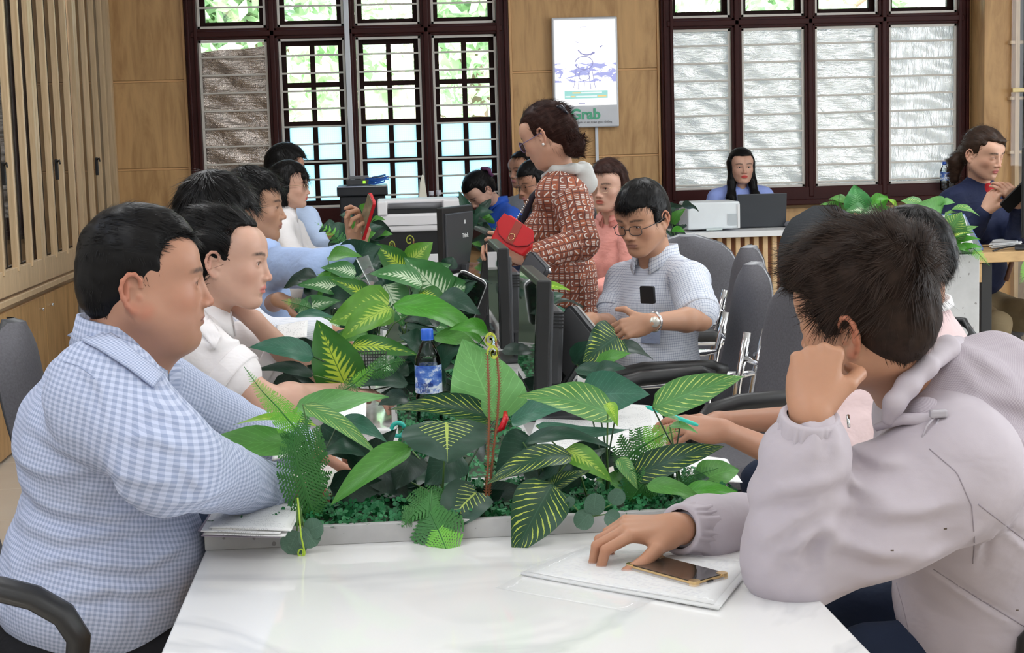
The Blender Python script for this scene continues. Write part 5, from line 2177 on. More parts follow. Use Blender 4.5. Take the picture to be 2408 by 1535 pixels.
# ---- standing woman in the rust print coat -------------------------------------------------------
M_PRINT = cloth_mat('rust_print', (.42, .13, .065), .8, 'glyph', (.70, .64, .58), .0245, wr=.3, extra=(.26, .09, .06))
H11 = look_frame(P(1285, 318, 5.7), (-.80, .48, -.40), sc=.93)
N11 = P(1318, 412, 5.74)
bd = Body('standing woman in rust patterned hooded coat holding a red purse', H11, N11, down_to(N11, 1318, 640, 5.74), (.40, .9, 0), (.60, .34, .235), .95,
          hres=.0028, cres=.006, face=dict(female=1, jaw=.92, lips=.9, nose=.95, lid=.35), col=dict(lips=(.42, .13, .12)))
bd.arm(P(1300, 455, 5.92), P(1290, 560, 5.92), P(1205, 600, 5.62), dict(fdir=(-1, -.3, .5), back=(.3, .6, .6), side=-1, curl=(.7, .9, .5)))
bd.arm(P(1340, 462, 5.58), P(1368, 572, 5.52), P(1238, 607, 5.42), dict(fdir=(-1, -.05, .62), back=(.2, -.9, .35), side=1, curls=((.25, .5, .3), (.4, .6, .4), (.6, .8, .5), (.7, .8, .5)), thumb=((.45, .85, .1), (.2, 1, .15))))
bd.finish()
C = Sdf()
bd.torso(C, depth=.105, waist=.118, hem=.50, sw=.148, bust=.058, hips=.150)
C.cone(bd.TF.w((0, -.01, -.38)), A3(*(N11 + A3(.0, .0, -.95))), .115, .17, .06, side=(0, 1, 0), q=.85)
for i in (0, 1):
    bd.sleeve(C, i, (.072, .064, .060, .046), 1.93)
creases(C, [[P(x, y, 5.5) for x, y in l] for l in ([(1345, 545), (1370, 555), (1395, 545)], [(1340, 570), (1365, 580), (1390, 570)], [(1320, 590), (1350, 590), (1385, 598)], [(1290, 600), (1310, 620), (1320, 640)],
                                                [(1300, 650), (1290, 700), (1285, 760)], [(1345, 650), (1350, 700), (1355, 765)], [(1370, 650), (1385, 700), (1395, 760)], [(1350, 480), (1372, 500), (1392, 500)])], .006, .010, lambda Q: np.clip((5.75 - Q[:, 1]) / .05, 0, 1))
C.noise(*fold_noise(.0045, 15, 71))
C.plane((0, 0, N11[2] - 1.02), (0, 0, -1), .01)
bd.cloth('coat', C, M_PRINT)
K = Sdf()
T = bd.TF
poly_cones(K, [T.w((-.06, .05, -.005)), T.w((-.085, .0, .025)), T.w((-.06, -.07, .028)), T.w((0, -.10, .025)), T.w((.06, -.07, .03)), T.w((.085, .0, .02)), T.w((.06, .05, -.005))], [.010, .013, .017, .020, .017, .013, .010], .02)
K.ell(T.w((0, -.095, -.03)), (.05, .028, .045), .03)
K.noise(*fold_noise(.004, 20, 73))
bd.cloth('hood', K, cloth_mat('grey_lining', (.55, .55, .53), .85), res=.006)
b = B()
b.tube([T.w((-.09, .03, -.02)), T.w((-.085, .085, -.08)), T.w((-.06, .125, -.16)), T.w((-.03, .14, -.25))], [.006, .012, .012, .006], 8)
bd.part(b.done('zip_edge', plain((.02, .018, .03), .5, name='dark_trim')))
b = B()
ch = [T.w((-.13, .085, -.09)), T.w((-.13, .135, -.17)), T.w((-.14, .150, -.28)), T.w((-.15, .16, -.36))]
for a_, c_ in zip(ch, ch[1:]):
    for k in range(9):
        p_ = a_ + (c_ - a_) * (k / 9)
        b.box(p_, (.006, .006, .009), bev=.002, seg=1)
bd.part(b.done('chain_strap', M_CHROME))
glasses(bd, plain((.25, .22, .45), .3, .3, name='violet_frame'), plain((.05, .05, .12), .05, name='tinted_lens'), w=.026, h=.020, dz=-.006, y=.103, rim=.0012)
b = B()
b.lathe([(0, .005), (.005, .002), (.005, -.003), (0, -.006)], n=10)
o = b.done('earring', plain((.85, .85, .82), .15, .3, name='pearl'))
o.location = bd.h.w((-.084, -.010, -.040))
bd.part(o)


def standhair(H, fr):
    H.ell((0, -.068, .030), (.056, .042, .054), .03, fr)
    for k, (x, y_, z, r) in enumerate(((0, -.096, .022, .022), (.008, -.106, -.010, .024), (-.008, -.104, -.045, .026), (.008, -.098, -.080, .027), (-.004, -.090, -.108, .025), (.0, -.118, -.088, .015), (0, -.075, -.090, .030))):
        H.ell((x, y_, z), (r, r, r), .02, fr)
    H.cone((-.01, -.122, -.075), (-.01, -.152, -.062), .008, .004, .01, fr)


bd.hair(HAIR_RED, cap=dict(t=.005, top=.014, side=.008, line=.070, temple=.022, ear=-.004, nape=-.075, back=.006), more=standhair, res=.0035,
        st=[dict(n=4200, length=.05, width=.0010, lift=.03, jit=.06, seed=44, mask=lambda q: (q[:, 1] > -.10) * 1.0, flow=lambda q: np.stack([-q[:, 0], -1 + 0 * q[:, 0], .0 + 0 * q[:, 0]], 1)),
            dict(n=2600, length=.032, width=.0011, lift=.15, jit=.4, seed=45, mask=lambda q: (q[:, 1] < -.09) * 1.0, flow=lambda q: np.stack([0 * q[:, 0], -.3 + 0 * q[:, 0], -1 + 0 * q[:, 0]], 1), curl=.3)])
b = B()
b.tube([bd.h.w((-.03, -.085, .080)), bd.h.w((-.035, -.115, .062)), bd.h.w((-.03, -.128, .030))], [.006, .011, .004], 8)
b.tube([bd.h.w((.02, -.09, .082)), bd.h.w((-.0, -.118, .070)), bd.h.w((-.03, -.118, .058))], .006, 8)
bd.part(b.done('hair_claw', plain((.01, .012, .02), .2, name='glossy_black')))
bd.legs(A3(N11[0], 5.74, .62), (-.9, .3, 0), M_TROUSER, standing=True)
ST = bd

# ---- woman in blue jacket bending down ----------------------------------------------------------
M_ROYAL = cloth_mat('royal_blue', (.025, .10, .50), .6, wr=.4)
H12 = look_frame(P(1128, 449, 9.9), (-.72, -.38, -.85), sc=.98)
N12 = P(1170, 484, 10.0)
bd = Body('woman in royal blue jacket bending over her papers', H12, N12, down_to(N12, 1185, 620, 10.0), (-.4, .9, 0), TONE_F, .95, hres=.0045, cres=.010, face=dict(female=1, jaw=.95, lid=.2))
bd.arm(P(1150, 515, 10.2), P(1135, 570, 10.2), P(1110, 585, 10.0), dict(fdir=(-1, 0, 0), back=(0, 0, 1), side=-1))
bd.arm(P(1205, 515, 9.85), P(1190, 580, 9.75), P(1120, 590, 9.7), dict(fdir=(-1, 0, 0), back=(0, 0, 1), side=1))
bd.finish()
C = Sdf()
bd.torso(C, depth=.11, waist=.13, hem=.45, sw=.15)
for i in (0, 1):
    bd.sleeve(C, i, (.075, .066, .060, .046), 1.9)
C.noise(*fold_noise(.006, 15, 75))
bd.cloth('jacket', C, M_ROYAL)
bd.collar(M_ROYAL, r=(.066, .064), h=.04, flap=.04, off=(0, 0, .02))
bd.hair(HAIR_BLACK, cap=dict(t=.010, top=.014, side=.010, line=.072, temple=.024, ear=-.005, nape=-.070), more=lambda H, fr: H.ell((0, -.115, .035), (.032, .030, .032), .01, fr), res=.005,
        st=[dict(n=1800, length=.05, width=.0014, lift=.04, jit=.06, seed=46, flow=lambda q: np.stack([-q[:, 0], -1 + 0 * q[:, 0], .2 + 0 * q[:, 0]], 1))])
b = B()
b.tube([bd.h.w((.036 * math.cos(a), -.125 - .008 * math.sin(3 * a), .04 + .036 * math.sin(a))) for a in np.linspace(0, 2 * PI, 14)], .013, 6, cap=False)
bd.part(b.done('hair_tie', plain((.12, .03, .10), .6, name='plum_cloth')))
bd.legs(A3(N12[0] + .05, 10.0, .54), (-1, -.1, 0), M_TROUSER)

# ---- two men further back, behind the standing woman ---------------------------------------------
for lab, hx, hy, Y, fw, nx, ny, hm, cap, mt, gl, sc in (
        ('man with receding hair furthest back, left of the standing woman', 1229, 399, 10.5, (-.80, -.60, -.1), 1240, 462, HAIR_BLACK, dict(t=.005, top=.008, side=.006, line=.088, temple=.016, ear=-.02, nape=-.07), cloth_mat('grey_shirt', (.35, .36, .40), .8), False, 1.0),
        ('person with swept dark hair and glasses just behind the standing woman', 1258, 432, 9.0, (-.9, -.42, -.2), 1275, 505, HAIR_BLACK, dict(t=.012, top=.026, side=.010, line=.060, temple=.030, ear=-.02, nape=-.07), cloth_mat('navy_shirt', (.02, .03, .07), .8), True, 1.0)):
    N_ = P(nx, ny, Y + .05)
    bd = Body(lab, look_frame(P(hx, hy, Y), fw, sc=sc), N_, (0, .0, -1), (-.5, .8, 0), TONE_M, .98, hres=.0045, cres=.011)
    for sg, side in ((1, -1), (-1, 1)):
        sh = bd.TF.w((sg * .17, 0, -.07))
        bd.arm(sh, sh + A3(-.05, -.03, -.26), sh + A3(-.28, -.05, -.27), dict(fdir=(-1, 0, 0), back=(0, 0, 1), side=side))
    bd.finish()
    C = Sdf()
    bd.torso(C, depth=.11, waist=.14, hem=.5)
    for i in (0, 1):
        bd.sleeve(C, i, (.066, .060, .056, .045), 1.9)
    bd.cloth('shirt', C, mt)
    bd.hair(hm, cap=cap, res=.005, st=[dict(n=1500, length=.04, width=.0014, lift=.1, jit=.1, seed=47)])
    if gl:
        glasses(bd, plain((.03, .028, .03), .3, name='dark_frame'), y=.1)
    bd.legs(A3(N_[0] + .03, Y + .06, .54), (-1, -.1, 0), M_TROUSER)

# ---- woman at the reception counter ---------------------------------------------------------------
M_PERI = cloth_mat('periwinkle_shirt', (.33, .42, .85), .75)
H13 = look_frame(P(1743, 392, 10.35), (.02, -1, -.02), sc=.97)
N13 = P(1741, 440, 10.4)
bd = Body('woman with long black hair in periwinkle shirt behind the reception counter', H13, N13, (0, .0, -1), (-1, 0, 0), (.62, .36, .26), .98, hres=.0035, cres=.009,
          face=dict(female=1, lid=.8, lips=1.1, jaw=.98), col=dict(lips=(.60, .07, .06)))
for sg, side in ((1, -1), (-1, 1)):
    sh = bd.TF.w((sg * .165, 0, -.07))
    bd.arm(sh, sh + A3(-sg * .06, -.05, -.25), sh + A3(sg * .02, -.28, -.24), dict(fdir=(sg * .3, -1, 0), back=(0, 0, 1), side=side))
bd.finish()
C = Sdf()
bd.torso(C, depth=.105, waist=.125, hem=.5, sw=.145, bust=.05)
for i in (0, 1):
    bd.sleeve(C, i, (.066, .058, .056, .042), 1.9)
C.noise(*fold_noise(.005, 17, 81))
bd.cloth('shirt', C, M_PERI)
bd.collar(M_PERI, r=(.064, .062), flap=.045, gap=1.1, off=(0, 0, .018))


def longhair(H, fr):
    H.cone((.066, -.01, .03), (.070, .018, -.10), .026, .026, .03, fr, mir=True)
    H.cone((.070, .018, -.10), (.082, .050, -.20), .026, .030, .03, fr, mir=True)
    H.cone((.082, .050, -.20), (.070, .075, -.27), .030, .022, .03, fr, mir=True)
    H.ell((0, -.05, -.06), (.075, .04, .10), .03, fr)


bd.hair(HAIR_BLACK, cap=dict(t=.010, top=.014, side=.012, line=.074, temple=.028, ear=-.2, nape=-.2), more=longhair, res=.0045,
        st=[dict(n=2600, length=.06, width=.0012, lift=.02, jit=.05, seed=49, mask=lambda q: ((q[:, 1] < .02) | (q[:, 2] < -.06)) * 1.0, flow=lambda q: np.stack([q[:, 0] * 2, 0 * q[:, 0], -1 + 0 * q[:, 0]], 1))])
bd.legs(A3(N13[0], 10.42, .52), (0, -1, 0), M_TROUSER)

# ---- woman in navy jacket using a phone, far right ------------------------------------------------
M_NAVY = cloth_mat('navy_jacket', (.012, .018, .055), .75, wr=.4)
H14 = look_frame(P(2312, 362, 7.45), (.52, -.82, -.24), sc=1.0)
N14 = P(2303, 432, 7.52)
bd = Body('woman in navy jacket and red top looking down at her phone, far right', H14, N14, (0, .0, -1), (-.85, -.5, 0), (.60, .345, .24), 1.0,
          hres=.003, cres=.007, face=dict(female=1, lid=.05, jaw=1.0, nose=1.1, lips=1.1), col=dict(lips=(.55, .16, .15), blush=.7), look=(0, .6, -.8))
bd.arm(P(2238, 478, 7.48), P(2256, 585, 7.30), P(2318, 496, 7.18), dict(fdir=(.42, -.1, .9), back=(-.6, -.6, .3), side=1, curls=((.5, .5, .2), (.6, .6, .3), (.7, .7, .4), (.8, .8, .4)), thumb=((.6, .7, -.3), (.3, 1, -.2))))
bd.arm(P(2362, 466, 7.66), P(2398, 560, 7.40), P(2398, 480, 7.16), dict(fdir=(-.62, -.1, .75), back=(.5, -.7, -.35), side=-1, curls=((.4, .6, .4), (.5, .7, .5), (.6, .8, .5), (.7, .8, .5)), thumb=((.4, .9, -.3), (.1, 1, -.2))))
bd.finish()
C = Sdf()
bd.torso(C, depth=.11, waist=.14, hem=.5, sw=.160, bust=.045)
for i in (0, 1):
    bd.sleeve(C, i, (.072, .068, .064, .042), 1.9)
C.cone(bd.TF.w((0, .13, .03)), bd.TF.w((0, .12, -.13)), .035, .004, .01, sub=True)
creases(C, [[P(x, y, 7.3) for x, y in l] for l in ([(2225, 500), (2260, 520), (2280, 560)], [(2215, 530), (2245, 560), (2290, 575)], [(2290, 500), (2300, 540), (2295, 580)])], .006, .012, lambda Q: np.ones(len(Q)))
C.noise(*fold_noise(.005, 16, 83))
bd.cloth('jacket', C, M_NAVY)
K = Sdf()
K.ell((0, .026, -.05), (.052, .056, .064), .02, bd.TF)
bd.cloth('top', K, cloth_mat('red_top', (.38, .015, .02), .8), res=.006)
T = bd.TF
b = B()
b.tube([T.w((-.085, .04, -.03)), T.w((-.10, .115, -.10)), T.w((-.075, .155, -.22)), T.w((-.05, .165, -.34)), T.w((.0, .16, -.46))], .011, 6)
st_ = bd.part(b.done('bag_strap', plain((.16, .07, .04), .5, name='brown_leather')))
B().box(T.w((-.090, .152, -.165)), (.026, .012, .028), bev=.003).done('buckle', M_CHROME, st_)


def pony(H, fr):
    H.cone((0, -.10, .0), (.02, -.125, -.07), .034, .036, .02, fr)
    H.cone((.02, -.125, -.07), (.03, -.110, -.150), .036, .022, .02, fr)
    H.cone((-.030, .074, .078), (-.068, .062, .020), .014, .008, .01, fr)
    H.cone((-.030, .074, .078), (.062, .040, .060), .013, .012, .01, fr)


bd.hair(hair_mat('hair_dark_brown', (.016, .010, .008), hi=(.06, .032, .02)), cap=dict(t=.009, top=.016, side=.009, line=.076, temple=.026, ear=.004, nape=-.070), more=pony, res=.004,
        st=[dict(n=3600, length=.05, width=.0011, lift=.03, jit=.06, seed=53, flow=lambda q: np.stack([-q[:, 0], -1 + 0 * q[:, 0], -.1 + 0 * q[:, 0]], 1))])
bd.legs(A3(N14[0], 7.55, .54), (.2, -1, 0), M_TROUSER_K, r=1.05)
NV = bd
# ------------------------------------------------------------------ tables
TXL, TXR = -.325, .615
TZ = .75
M_OAK = wood_mat('desk_oak', (.56, .36, .17), (.42, .25, .11), (1, 3, 3), 3, knots=False)


def part_of(t, b, name, m, **kw):
    o = b.done(name, m, **kw)
    o.parent = t
    o.matrix_parent_inverse = Matrix.Translation(t.location).inverted()
    return o


def desk(label, x0, x1, y0, y1, z=TZ, top=None, th=.028, group=None, legs=True):
    t = thing('desk', label, 'table', ((x0 + x1) / 2, (y0 + y1) / 2, 0), group=group)
    part_of(t, B().box(((x0 + x1) / 2, (y0 + y1) / 2, z - th / 2), (x1 - x0, y1 - y0, th), bev=.003), 'tabletop', top or M_MARBLE)
    for xx in (x0 + .012, x1 - .012):
        part_of(t, B().box((xx, (y0 + y1) / 2, z - th - .045), (.020, y1 - y0 - .02, .085), bev=.002), 'apron', M_OAK)
    for xx in (x0 + .05, x1 - .05):
        for yy in (y0 + .05, y1 - .05):
            part_of(t, B().box((xx, yy, (z - th) / 2), (.05, .05, z - th), bev=.003), 'leg', M_BLACKP)
    return t


desk('white marble-look table end filling the foreground', TXL, TXR, 1.25, 2.70)
desk('white marble-look desk behind the front flower trough', TXL, TXR, 2.705, 5.10)
desk('white marble-look desk further back, under the second and third screens', TXL, .50, 5.105, 8.9)


def trough(label, x0, x1, y0, y1, z0, h, th=.014, m=None, name='planter_trough'):
    t = thing(name, label, 'planter', ((x0 + x1) / 2, (y0 + y1) / 2, z0))
    for c, d in ((((x0 + x1) / 2, y0 + th / 2, z0 + h / 2), (x1 - x0, th, h)), (((x0 + x1) / 2, y1 - th / 2, z0 + h / 2), (x1 - x0, th, h)),
                 ((x0 + th / 2, (y0 + y1) / 2, z0 + h / 2), (th, y1 - y0 - 2 * th, h)), ((x1 - th / 2, (y0 + y1) / 2, z0 + h / 2), (th, y1 - y0 - 2 * th, h))):
        part_of(t, B().box(c, d, bev=.0015, seg=1), 'side_board', m or M_CONC)
    part_of(t, B().box(((x0 + x1) / 2, (y0 + y1) / 2, z0 + h * .4), (x1 - x0 - 2 * th, y1 - y0 - 2 * th, h * .5)), 'soil', plain((.03, .05, .025), .9, name='moss'))
    return t


trough('low grey concrete-look trough across the table, full of artificial foliage', TXL, TXR, 2.695, 2.98, TZ, .034)
trough('low grey trough running down the middle of the desks', .0, .30, 3.02, 5.08, TZ, .034)
trough('low grey trough on the far desk in front of the big printer', -.02, .28, 5.15, 8.2, TZ, .034)

# ------------------------------------------------------------------ chairs
def fabric_mat(name, c):
    m, nt, b = new_mat(name)
    v = objco(nt)
    f = noise(nt, v, 160, 2)
    g = noise(nt, v, 6, 3)
    L(nt, mixc(nt, f, tuple(x * .7 for x in c), tuple(x * 1.25 for x in c)), b.inputs['Base Color'])
    setp(b, rough=.9, spec=.2)
    bump(nt, f, b, .25, .002)
    return m


M_GFAB = fabric_mat('grey_fabric', (.135, .132, .145))
M_DFAB = fabric_mat('charcoal_fabric', (.035, .038, .042))


def back_shape(w, h, th, curve=.04, n=14, round_=.75):
    """padded back: x width, z height, y thickness, rounded top"""
    b = B()
    rows_f, rows_b = [], []
    for i in range(n + 1):
        v = i / n
        z = h * v
        ww = w * (1 - .12 * (1 - v) ** 2)
        e = max(0, (v - .55) / .45)
        ww *= math.sqrt(max(0.0, 1 - (e * .992) ** 3.0))
        rf, rb = [], []
        for j in range(n + 1):
            u = -1 + 2 * j / n
            x = ww / 2 * u
            ed = min(1, (1 - abs(u)) * 4) ** .5 * min(1, (1 - v) * 5 + .25) ** .5 * min(1, v * 8 + .3) ** .5
            y = curve * (u * u - .3) + .02 * math.sin(v * 3)
            rf.append((x, y - th / 2 * ed, z))
            rb.append((x, y + th / 2 * ed, z))
        rows_f.append(rf)
        rows_b.append(rb)
    return b, rows_f, rows_b


def conf_chair(label, loc, rz, group=None, chrome=True, arms=True, fab=None):
    """padded fabric chair with bent tube frame and black arm pads; faces local -y... front is -y"""
    t = thing('visitor_chair' if chrome else 'staff_chair', label, 'chair', loc, (0, 0, rz), group=group)
    fab = fab or M_GFAB
    fm = M_CHROME if chrome else M_BLACKP
    b, rf, rb = back_shape(.46, .52, .05)
    lean = lambda p: (p[0], p[1] + .215 + (p[2]) * .20, p[2] + .47)
    b.grid([[lean(p) for p in r] for r in rf])
    bk = b.done('backrest', fab, t)
    b = B()
    b.grid([[(p[0] * 1.02, p[1] + .004, p[2] * 1.01 - .002) for p in map(lean, r)] for r in rb])
    b.grid([[lean(a), (lean(c)[0] * 1.02, lean(c)[1] + .004, lean(c)[2] * 1.0)] for a, c in zip([r[0] for r in rf], [r[0] for r in rb])])
    b.grid([[lean(a), (lean(c)[0] * 1.02, lean(c)[1] + .004, lean(c)[2] * 1.0)] for a, c in zip([r[-1] for r in rf], [r[-1] for r in rb])])
    b.grid([[lean(a), (lean(c)[0] * 1.02, lean(c)[1] + .004, lean(c)[2] * 1.01)] for a, c in zip(rf[-1], rb[-1])])
    b.done('back_shell', plain((.36, .37, .39), .4, .2, name='silver_shell') if chrome else M_DGREY, t)
    B().box((0, -.01, .455), (.48, .46, .07), bev=.028, seg=4).done('seat', fab, t)
    B().box((0, -.0, .412), (.46, .42, .025), bev=.008).done('seat_pan', M_BLACKP, t)
    for sx in (1, -1):
        b = B()
        x = sx * .275
        if arms:
            pts = [(x, .29, .74), (x, .265, .66), (x, .22, .655), (x, -.12, .665), (x, -.20, .65), (x, -.235, .60), (x, -.23, .03), (x, -.20, .012), (x, .20, .012), (x, .23, .012)]
            b.tube(pts, .0125, 10)
            b.tube([(x, .23, .012), (x, .20, .30), (x, .265, .66), (x, .30, .80)], .0125, 10)
            b.tube([(x, -.10, .42), (sx * .22, -.10, .42)], .010, 8)
            b.tube([(x, .14, .42), (sx * .22, .14, .42)], .010, 8)
        else:
            b.tube([(x * .8, -.2, .41), (x * .85, -.22, .01)], .0125, 8)
            b.tube([(x * .8, .16, .41), (x * .85, .22, .01)], .0125, 8)
        b.done('side_frame', fm, t)
        if arms:
            b = B()
            b.tube([(x, .17, .672), (x, .12, .684), (x, -.10, .686), (x, -.19, .670), (x, -.245, .615), (x, -.255, .585)], [.018, .024, .025, .025, .023, .016], 12)
            b.done('arm_pad', M_BLACKP, t)
    b = B()
    b.tube([(-.275, .285, .72), (-.15, .29, .70), (.15, .29, .70), (.275, .285, .72)], .010, 8)
    b.done('cross_bar', fm, t)
    return t


# front of the chair looks along local -y; rz turns it
def face(dx, dy):
    return math.atan2(dx, -dy)


def gp(px, py, Y, z=0):
    p = P(px, py, Y)
    return (p[0], p[1], z)


GRP = 'grey fabric chairs with chrome frames'
conf_chair('grey fabric chair with chrome arms, nearest empty chair beside the lilac jacket', (.96, 4.63, 0), face(-1, -.38), GRP)
conf_chair('grey fabric chair seen edge-on, the older man in checks sits on it', (.91, 5.32, 0), face(-1, -.02), GRP)
conf_chair('grey fabric chair seen edge-on, just behind the other edge-on one', (1.08, 6.12, 0), face(-1, -.02), GRP)
conf_chair('grey chair behind the right shoulder of the older man in checks', (1.24, 6.62, 0), face(-.25, -1), GRP)
conf_chair('grey chair of the woman in the pink top', (1.06, 7.45, 0), face(-.5, -.85), GRP)
conf_chair('grey chair under the person with the teal pen', (1.40, 3.86, 0), face(-1, -.05), GRP)
conf_chair('chair of the man in the lilac jacket, mostly out of frame', (1.22, 2.66, 0), face(-1, -.05), GRP)
conf_chair('grey chair of the man with receding hair at the back', (1.02, 10.45, 0), face(-1, 0), GRP)
conf_chair('grey chair of the person with swept hair behind the standing woman', (1.0, 9.0, 0), face(-1, 0), GRP)
GRL = 'staff chairs along the left side'
conf_chair('chair of the large man in gingham, black armrest curving into the bottom left corner', (-.72, 2.74, 0), face(1, 0), GRL, chrome=False, arms=False)
conf_chair('staff chair behind the young woman in polo, grey back at the left edge', (-.70, 3.62, 0), face(1, .05), GRL, chrome=False, arms=False)
conf_chair('staff chair behind the man with thick hair, second grey back on the left', (-.66, 4.32, 0), face(1, .05), GRL, chrome=False, arms=False)
conf_chair('staff chair of the man holding up the phone', (-.66, 5.47, 0), face(1, .05), GRL, chrome=False, arms=False)
conf_chair('staff chair of the woman with the bob', (-.66, 7.9, 0), face(1, .05), GRL, chrome=False, arms=False)
conf_chair('staff chair of the man in pale blue at the far left', (-.62, 8.6, 0), face(1, .05), GRL, chrome=False, arms=False)
conf_chair('chair behind the reception counter', (1.86, 10.45, 0), face(0, -1), 'chairs behind the counters', chrome=False, arms=False)
conf_chair('chair of the woman in the navy jacket', (2.78, 7.6, 0), face(.2, -1), 'chairs behind the counters', chrome=False, arms=False)

# black loop armrest of the front left chair, its own part of that chair
ch = [o for o in bpy.data.objects if o.get('label', '').startswith('chair of the large man')][0]
b = B()
pts = [P(-110, 1372, 2.36), P(0, 1385, 2.36), P(80, 1405, 2.36), P(150, 1445, 2.36), P(185, 1500, 2.36), P(180, 1580, 2.37), P(130, 1680, 2.38)]
for a_, c_ in zip(pts, pts[1:]):
    pass
rows = []
for i, p in enumerate(pts):
    d = nrm(pts[min(i + 1, len(pts) - 1)] - pts[max(i - 1, 0)])
    u = nrm(np.cross(d, (0, 1, 0)))
    rows.append([p + u * .018 * math.cos(a) * (1 if True else 0) + A3(0, 1, 0) * .028 * math.sin(a) for a in np.linspace(0, 2 * PI, 15)])
b.grid(rows)
o = b.done('armrest', M_BLACKP)
o.parent = ch
bpy.context.view_layer.update()
o.matrix_parent_inverse = ch.matrix_world.inverted()

# big black office chair and its arms, left of the brown hair
t = thing('office_chair', 'large black office chair with wide headrest behind the brown-haired head', 'chair', (1.90, 5.95, 0), (0, 0, face(.5, -.85)))
b, rf, rb = back_shape(.50, .62, .09, .06)
lean = lambda p: (p[0], p[1] + .22 + p[2] * .12, p[2] + .52)
b.grid([[lean(p) for p in r] for r in rf])
b.grid([[lean(p) for p in r] for r in rb])
b.done('backrest', M_DFAB, t)
B().box((0, -.02, .47), (.50, .48, .09), bev=.035, seg=4).done('seat', M_DFAB, t)
for sx in (1, -1):
    b = B()
    b.tube([(sx * .30, .20, .44), (sx * .31, .22, .62), (sx * .31, .12, .68), (sx * .31, -.12, .68), (sx * .30, -.17, .64), (sx * .27, -.10, .46)], .018, 10)
    b.done('armrest', M_BLACKP, t)
b = B()
b.tube([(0, 0, .43), (0, 0, .10)], .028, 12)
b.done('gas_lift', M_CHROME, t)
for k in range(5):
    a = 2 * PI * k / 5 + .3
    B().tube([(0, 0, .11), (.30 * math.cos(a), .30 * math.sin(a), .07)], [.024, .014], 8).tube([(.30 * math.cos(a), .30 * math.sin(a) - .012, .028), (.30 * math.cos(a), .30 * math.sin(a) + .012, .028)], .027, 12).done('base_spoke', M_BLACKP, t)
t2 = copy_tree(t)
t2.location = (.78, 10.02, 0)
t2.rotation_euler = (0, 0, face(-1, -.6))
t2['label'] = 'dark office chair of the woman in royal blue, left of the receding man'
# ------------------------------------------------------------------ reception counter
zc = P(1700, 545, 9.6)[2]
xl, xr = P(1602, 540, 9.6)[0], 2.62
t = thing('reception_counter', 'white topped counter with vertical oak slats under the right window', 'counter', ((xl + xr) / 2, 9.85, 0))
part_of(t, B().box(((xl + xr) / 2, 9.86, zc - .018), (xr - xl + .03, .54, .036), bev=.003), 'countertop', M_WHITE)
part_of(t, B().box(((xl + xr) / 2, 9.70, (zc - .036) / 2), (xr - xl, .03, zc - .036)), 'front_board', plain((.30, .13, .07), .7, name='recess_brown'))
ns = int((xr - xl) / .055)
sl = bpy.data.meshes.new('slat')
_b = B().box((0, 0, 0), (.030, .034, zc - .04), bev=.002, seg=1)
_b.bm.to_mesh(sl)
_b.bm.free()
sl.materials.append(wood_mat('slat_oak', (.72, .50, .28), (.58, .37, .18), (3, 3, .6), 4, knots=False))
for i in range(ns):
    o = link('slat', sl, None, t)
    o.location = (xl + .02 + i * (xr - xl - .03) / (ns - 1) - t.location[0], 9.668 - t.location[1], (zc - .04) / 2)

# concrete flower box and the oak desk of the woman in navy
p0, p1 = P(2020, 598, 6.6), P(2306, 598, 6.6)
zc2 = p1[2]
t = thing('planter_box', 'tall concrete-look flower box in front of the navy jacket woman', 'planter', ((p0[0] + p1[0]) / 2, 6.78, 0))
part_of(t, B().box(((p0[0] + p1[0]) / 2, 6.76, zc2 / 2), (p1[0] - p0[0], .30, zc2), bev=.003), 'box', concrete_mat('pale_concrete', (.56, .56, .56), .7))
part_of(t, B().box(((p0[0] + p1[0]) / 2, 6.76, zc2 + .002), (p1[0] - p0[0] - .03, .27, .01)), 'soil', plain((.03, .05, .025), .9, name='moss'))
pd = P(2320, 612, 6.85)
t = desk('oak topped desk at the far right with papers and a calendar', pd[0] - .02, 4.3, 6.9, 7.38, pd[2] + .03, top=M_OAK, th=.045)

# ------------------------------------------------------------------ glass cupboard at the far right, behind
xx0 = wx(2352)
t = thing('glass_cupboard', 'tall glass fronted cupboard with oak shelves at the far right', 'cupboard', (xx0 + .5, YW - .25, 0))
part_of(t, B().box((xx0 + .5, YW - .02, 1.6), (1.1, .03, 3.1)), 'back_panel', plain((.45, .36, .27), .5, name='cupboard_back'))
for z in (.08, .8, 1.25, 1.62, 2.0, 2.4, 3.1):
    part_of(t, B().box((xx0 + .5, YW - .16, z), (1.1, .28, .022), bev=.002, seg=1), 'shelf', M_SLAT)
part_of(t, B().box((xx0 - .0, YW - .16, 1.6), (.03, .30, 3.1)), 'side_panel', M_SLAT)
part_of(t, B().box((xx0 + .5, YW - .32, 1.6), (1.1, .008, 3.1)), 'glass_door', M_GLASS)
part_of(t, B().tube([(xx0 + .12, YW - .345, 1.28), (xx0 + .28, YW - .345, 1.28)], .012, 8), 'handle', M_BLACKP)
part_of(t, B().box((xx0 + .35, YW - .33, 1.98), (.62, .004, 1.55)), 'frosted_film', plain((.66, .68, .72), .4, name='frosted_film'))
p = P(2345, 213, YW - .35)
part_of(t, B().box((xx0 + .5, YW - .345, p[2]), (1.1, .012, .028), bev=.003), 'reflection_strip', plain((.95, .75, .35), .4, name='warm_reflection_paint'))  # warm reflection on the cupboard front, painted as a solid yellow strip
tb = thing('folder_stack', 'stack of blue and white folders on the cupboard shelf', 'folder', (xx0 + .3, YW - .2, 1.631))
for k in range(5):
    part_of(tb, B().box((xx0 + .28 + .004 * k, YW - .19, 1.642 + .014 * k), (.30, .2, .012), bev=.002, seg=1), 'folder', plain([(.05, .12, .40), (.7, .7, .72), (.75, .75, .75), (.1, .2, .5), (.7, .7, .7)][k], .5))

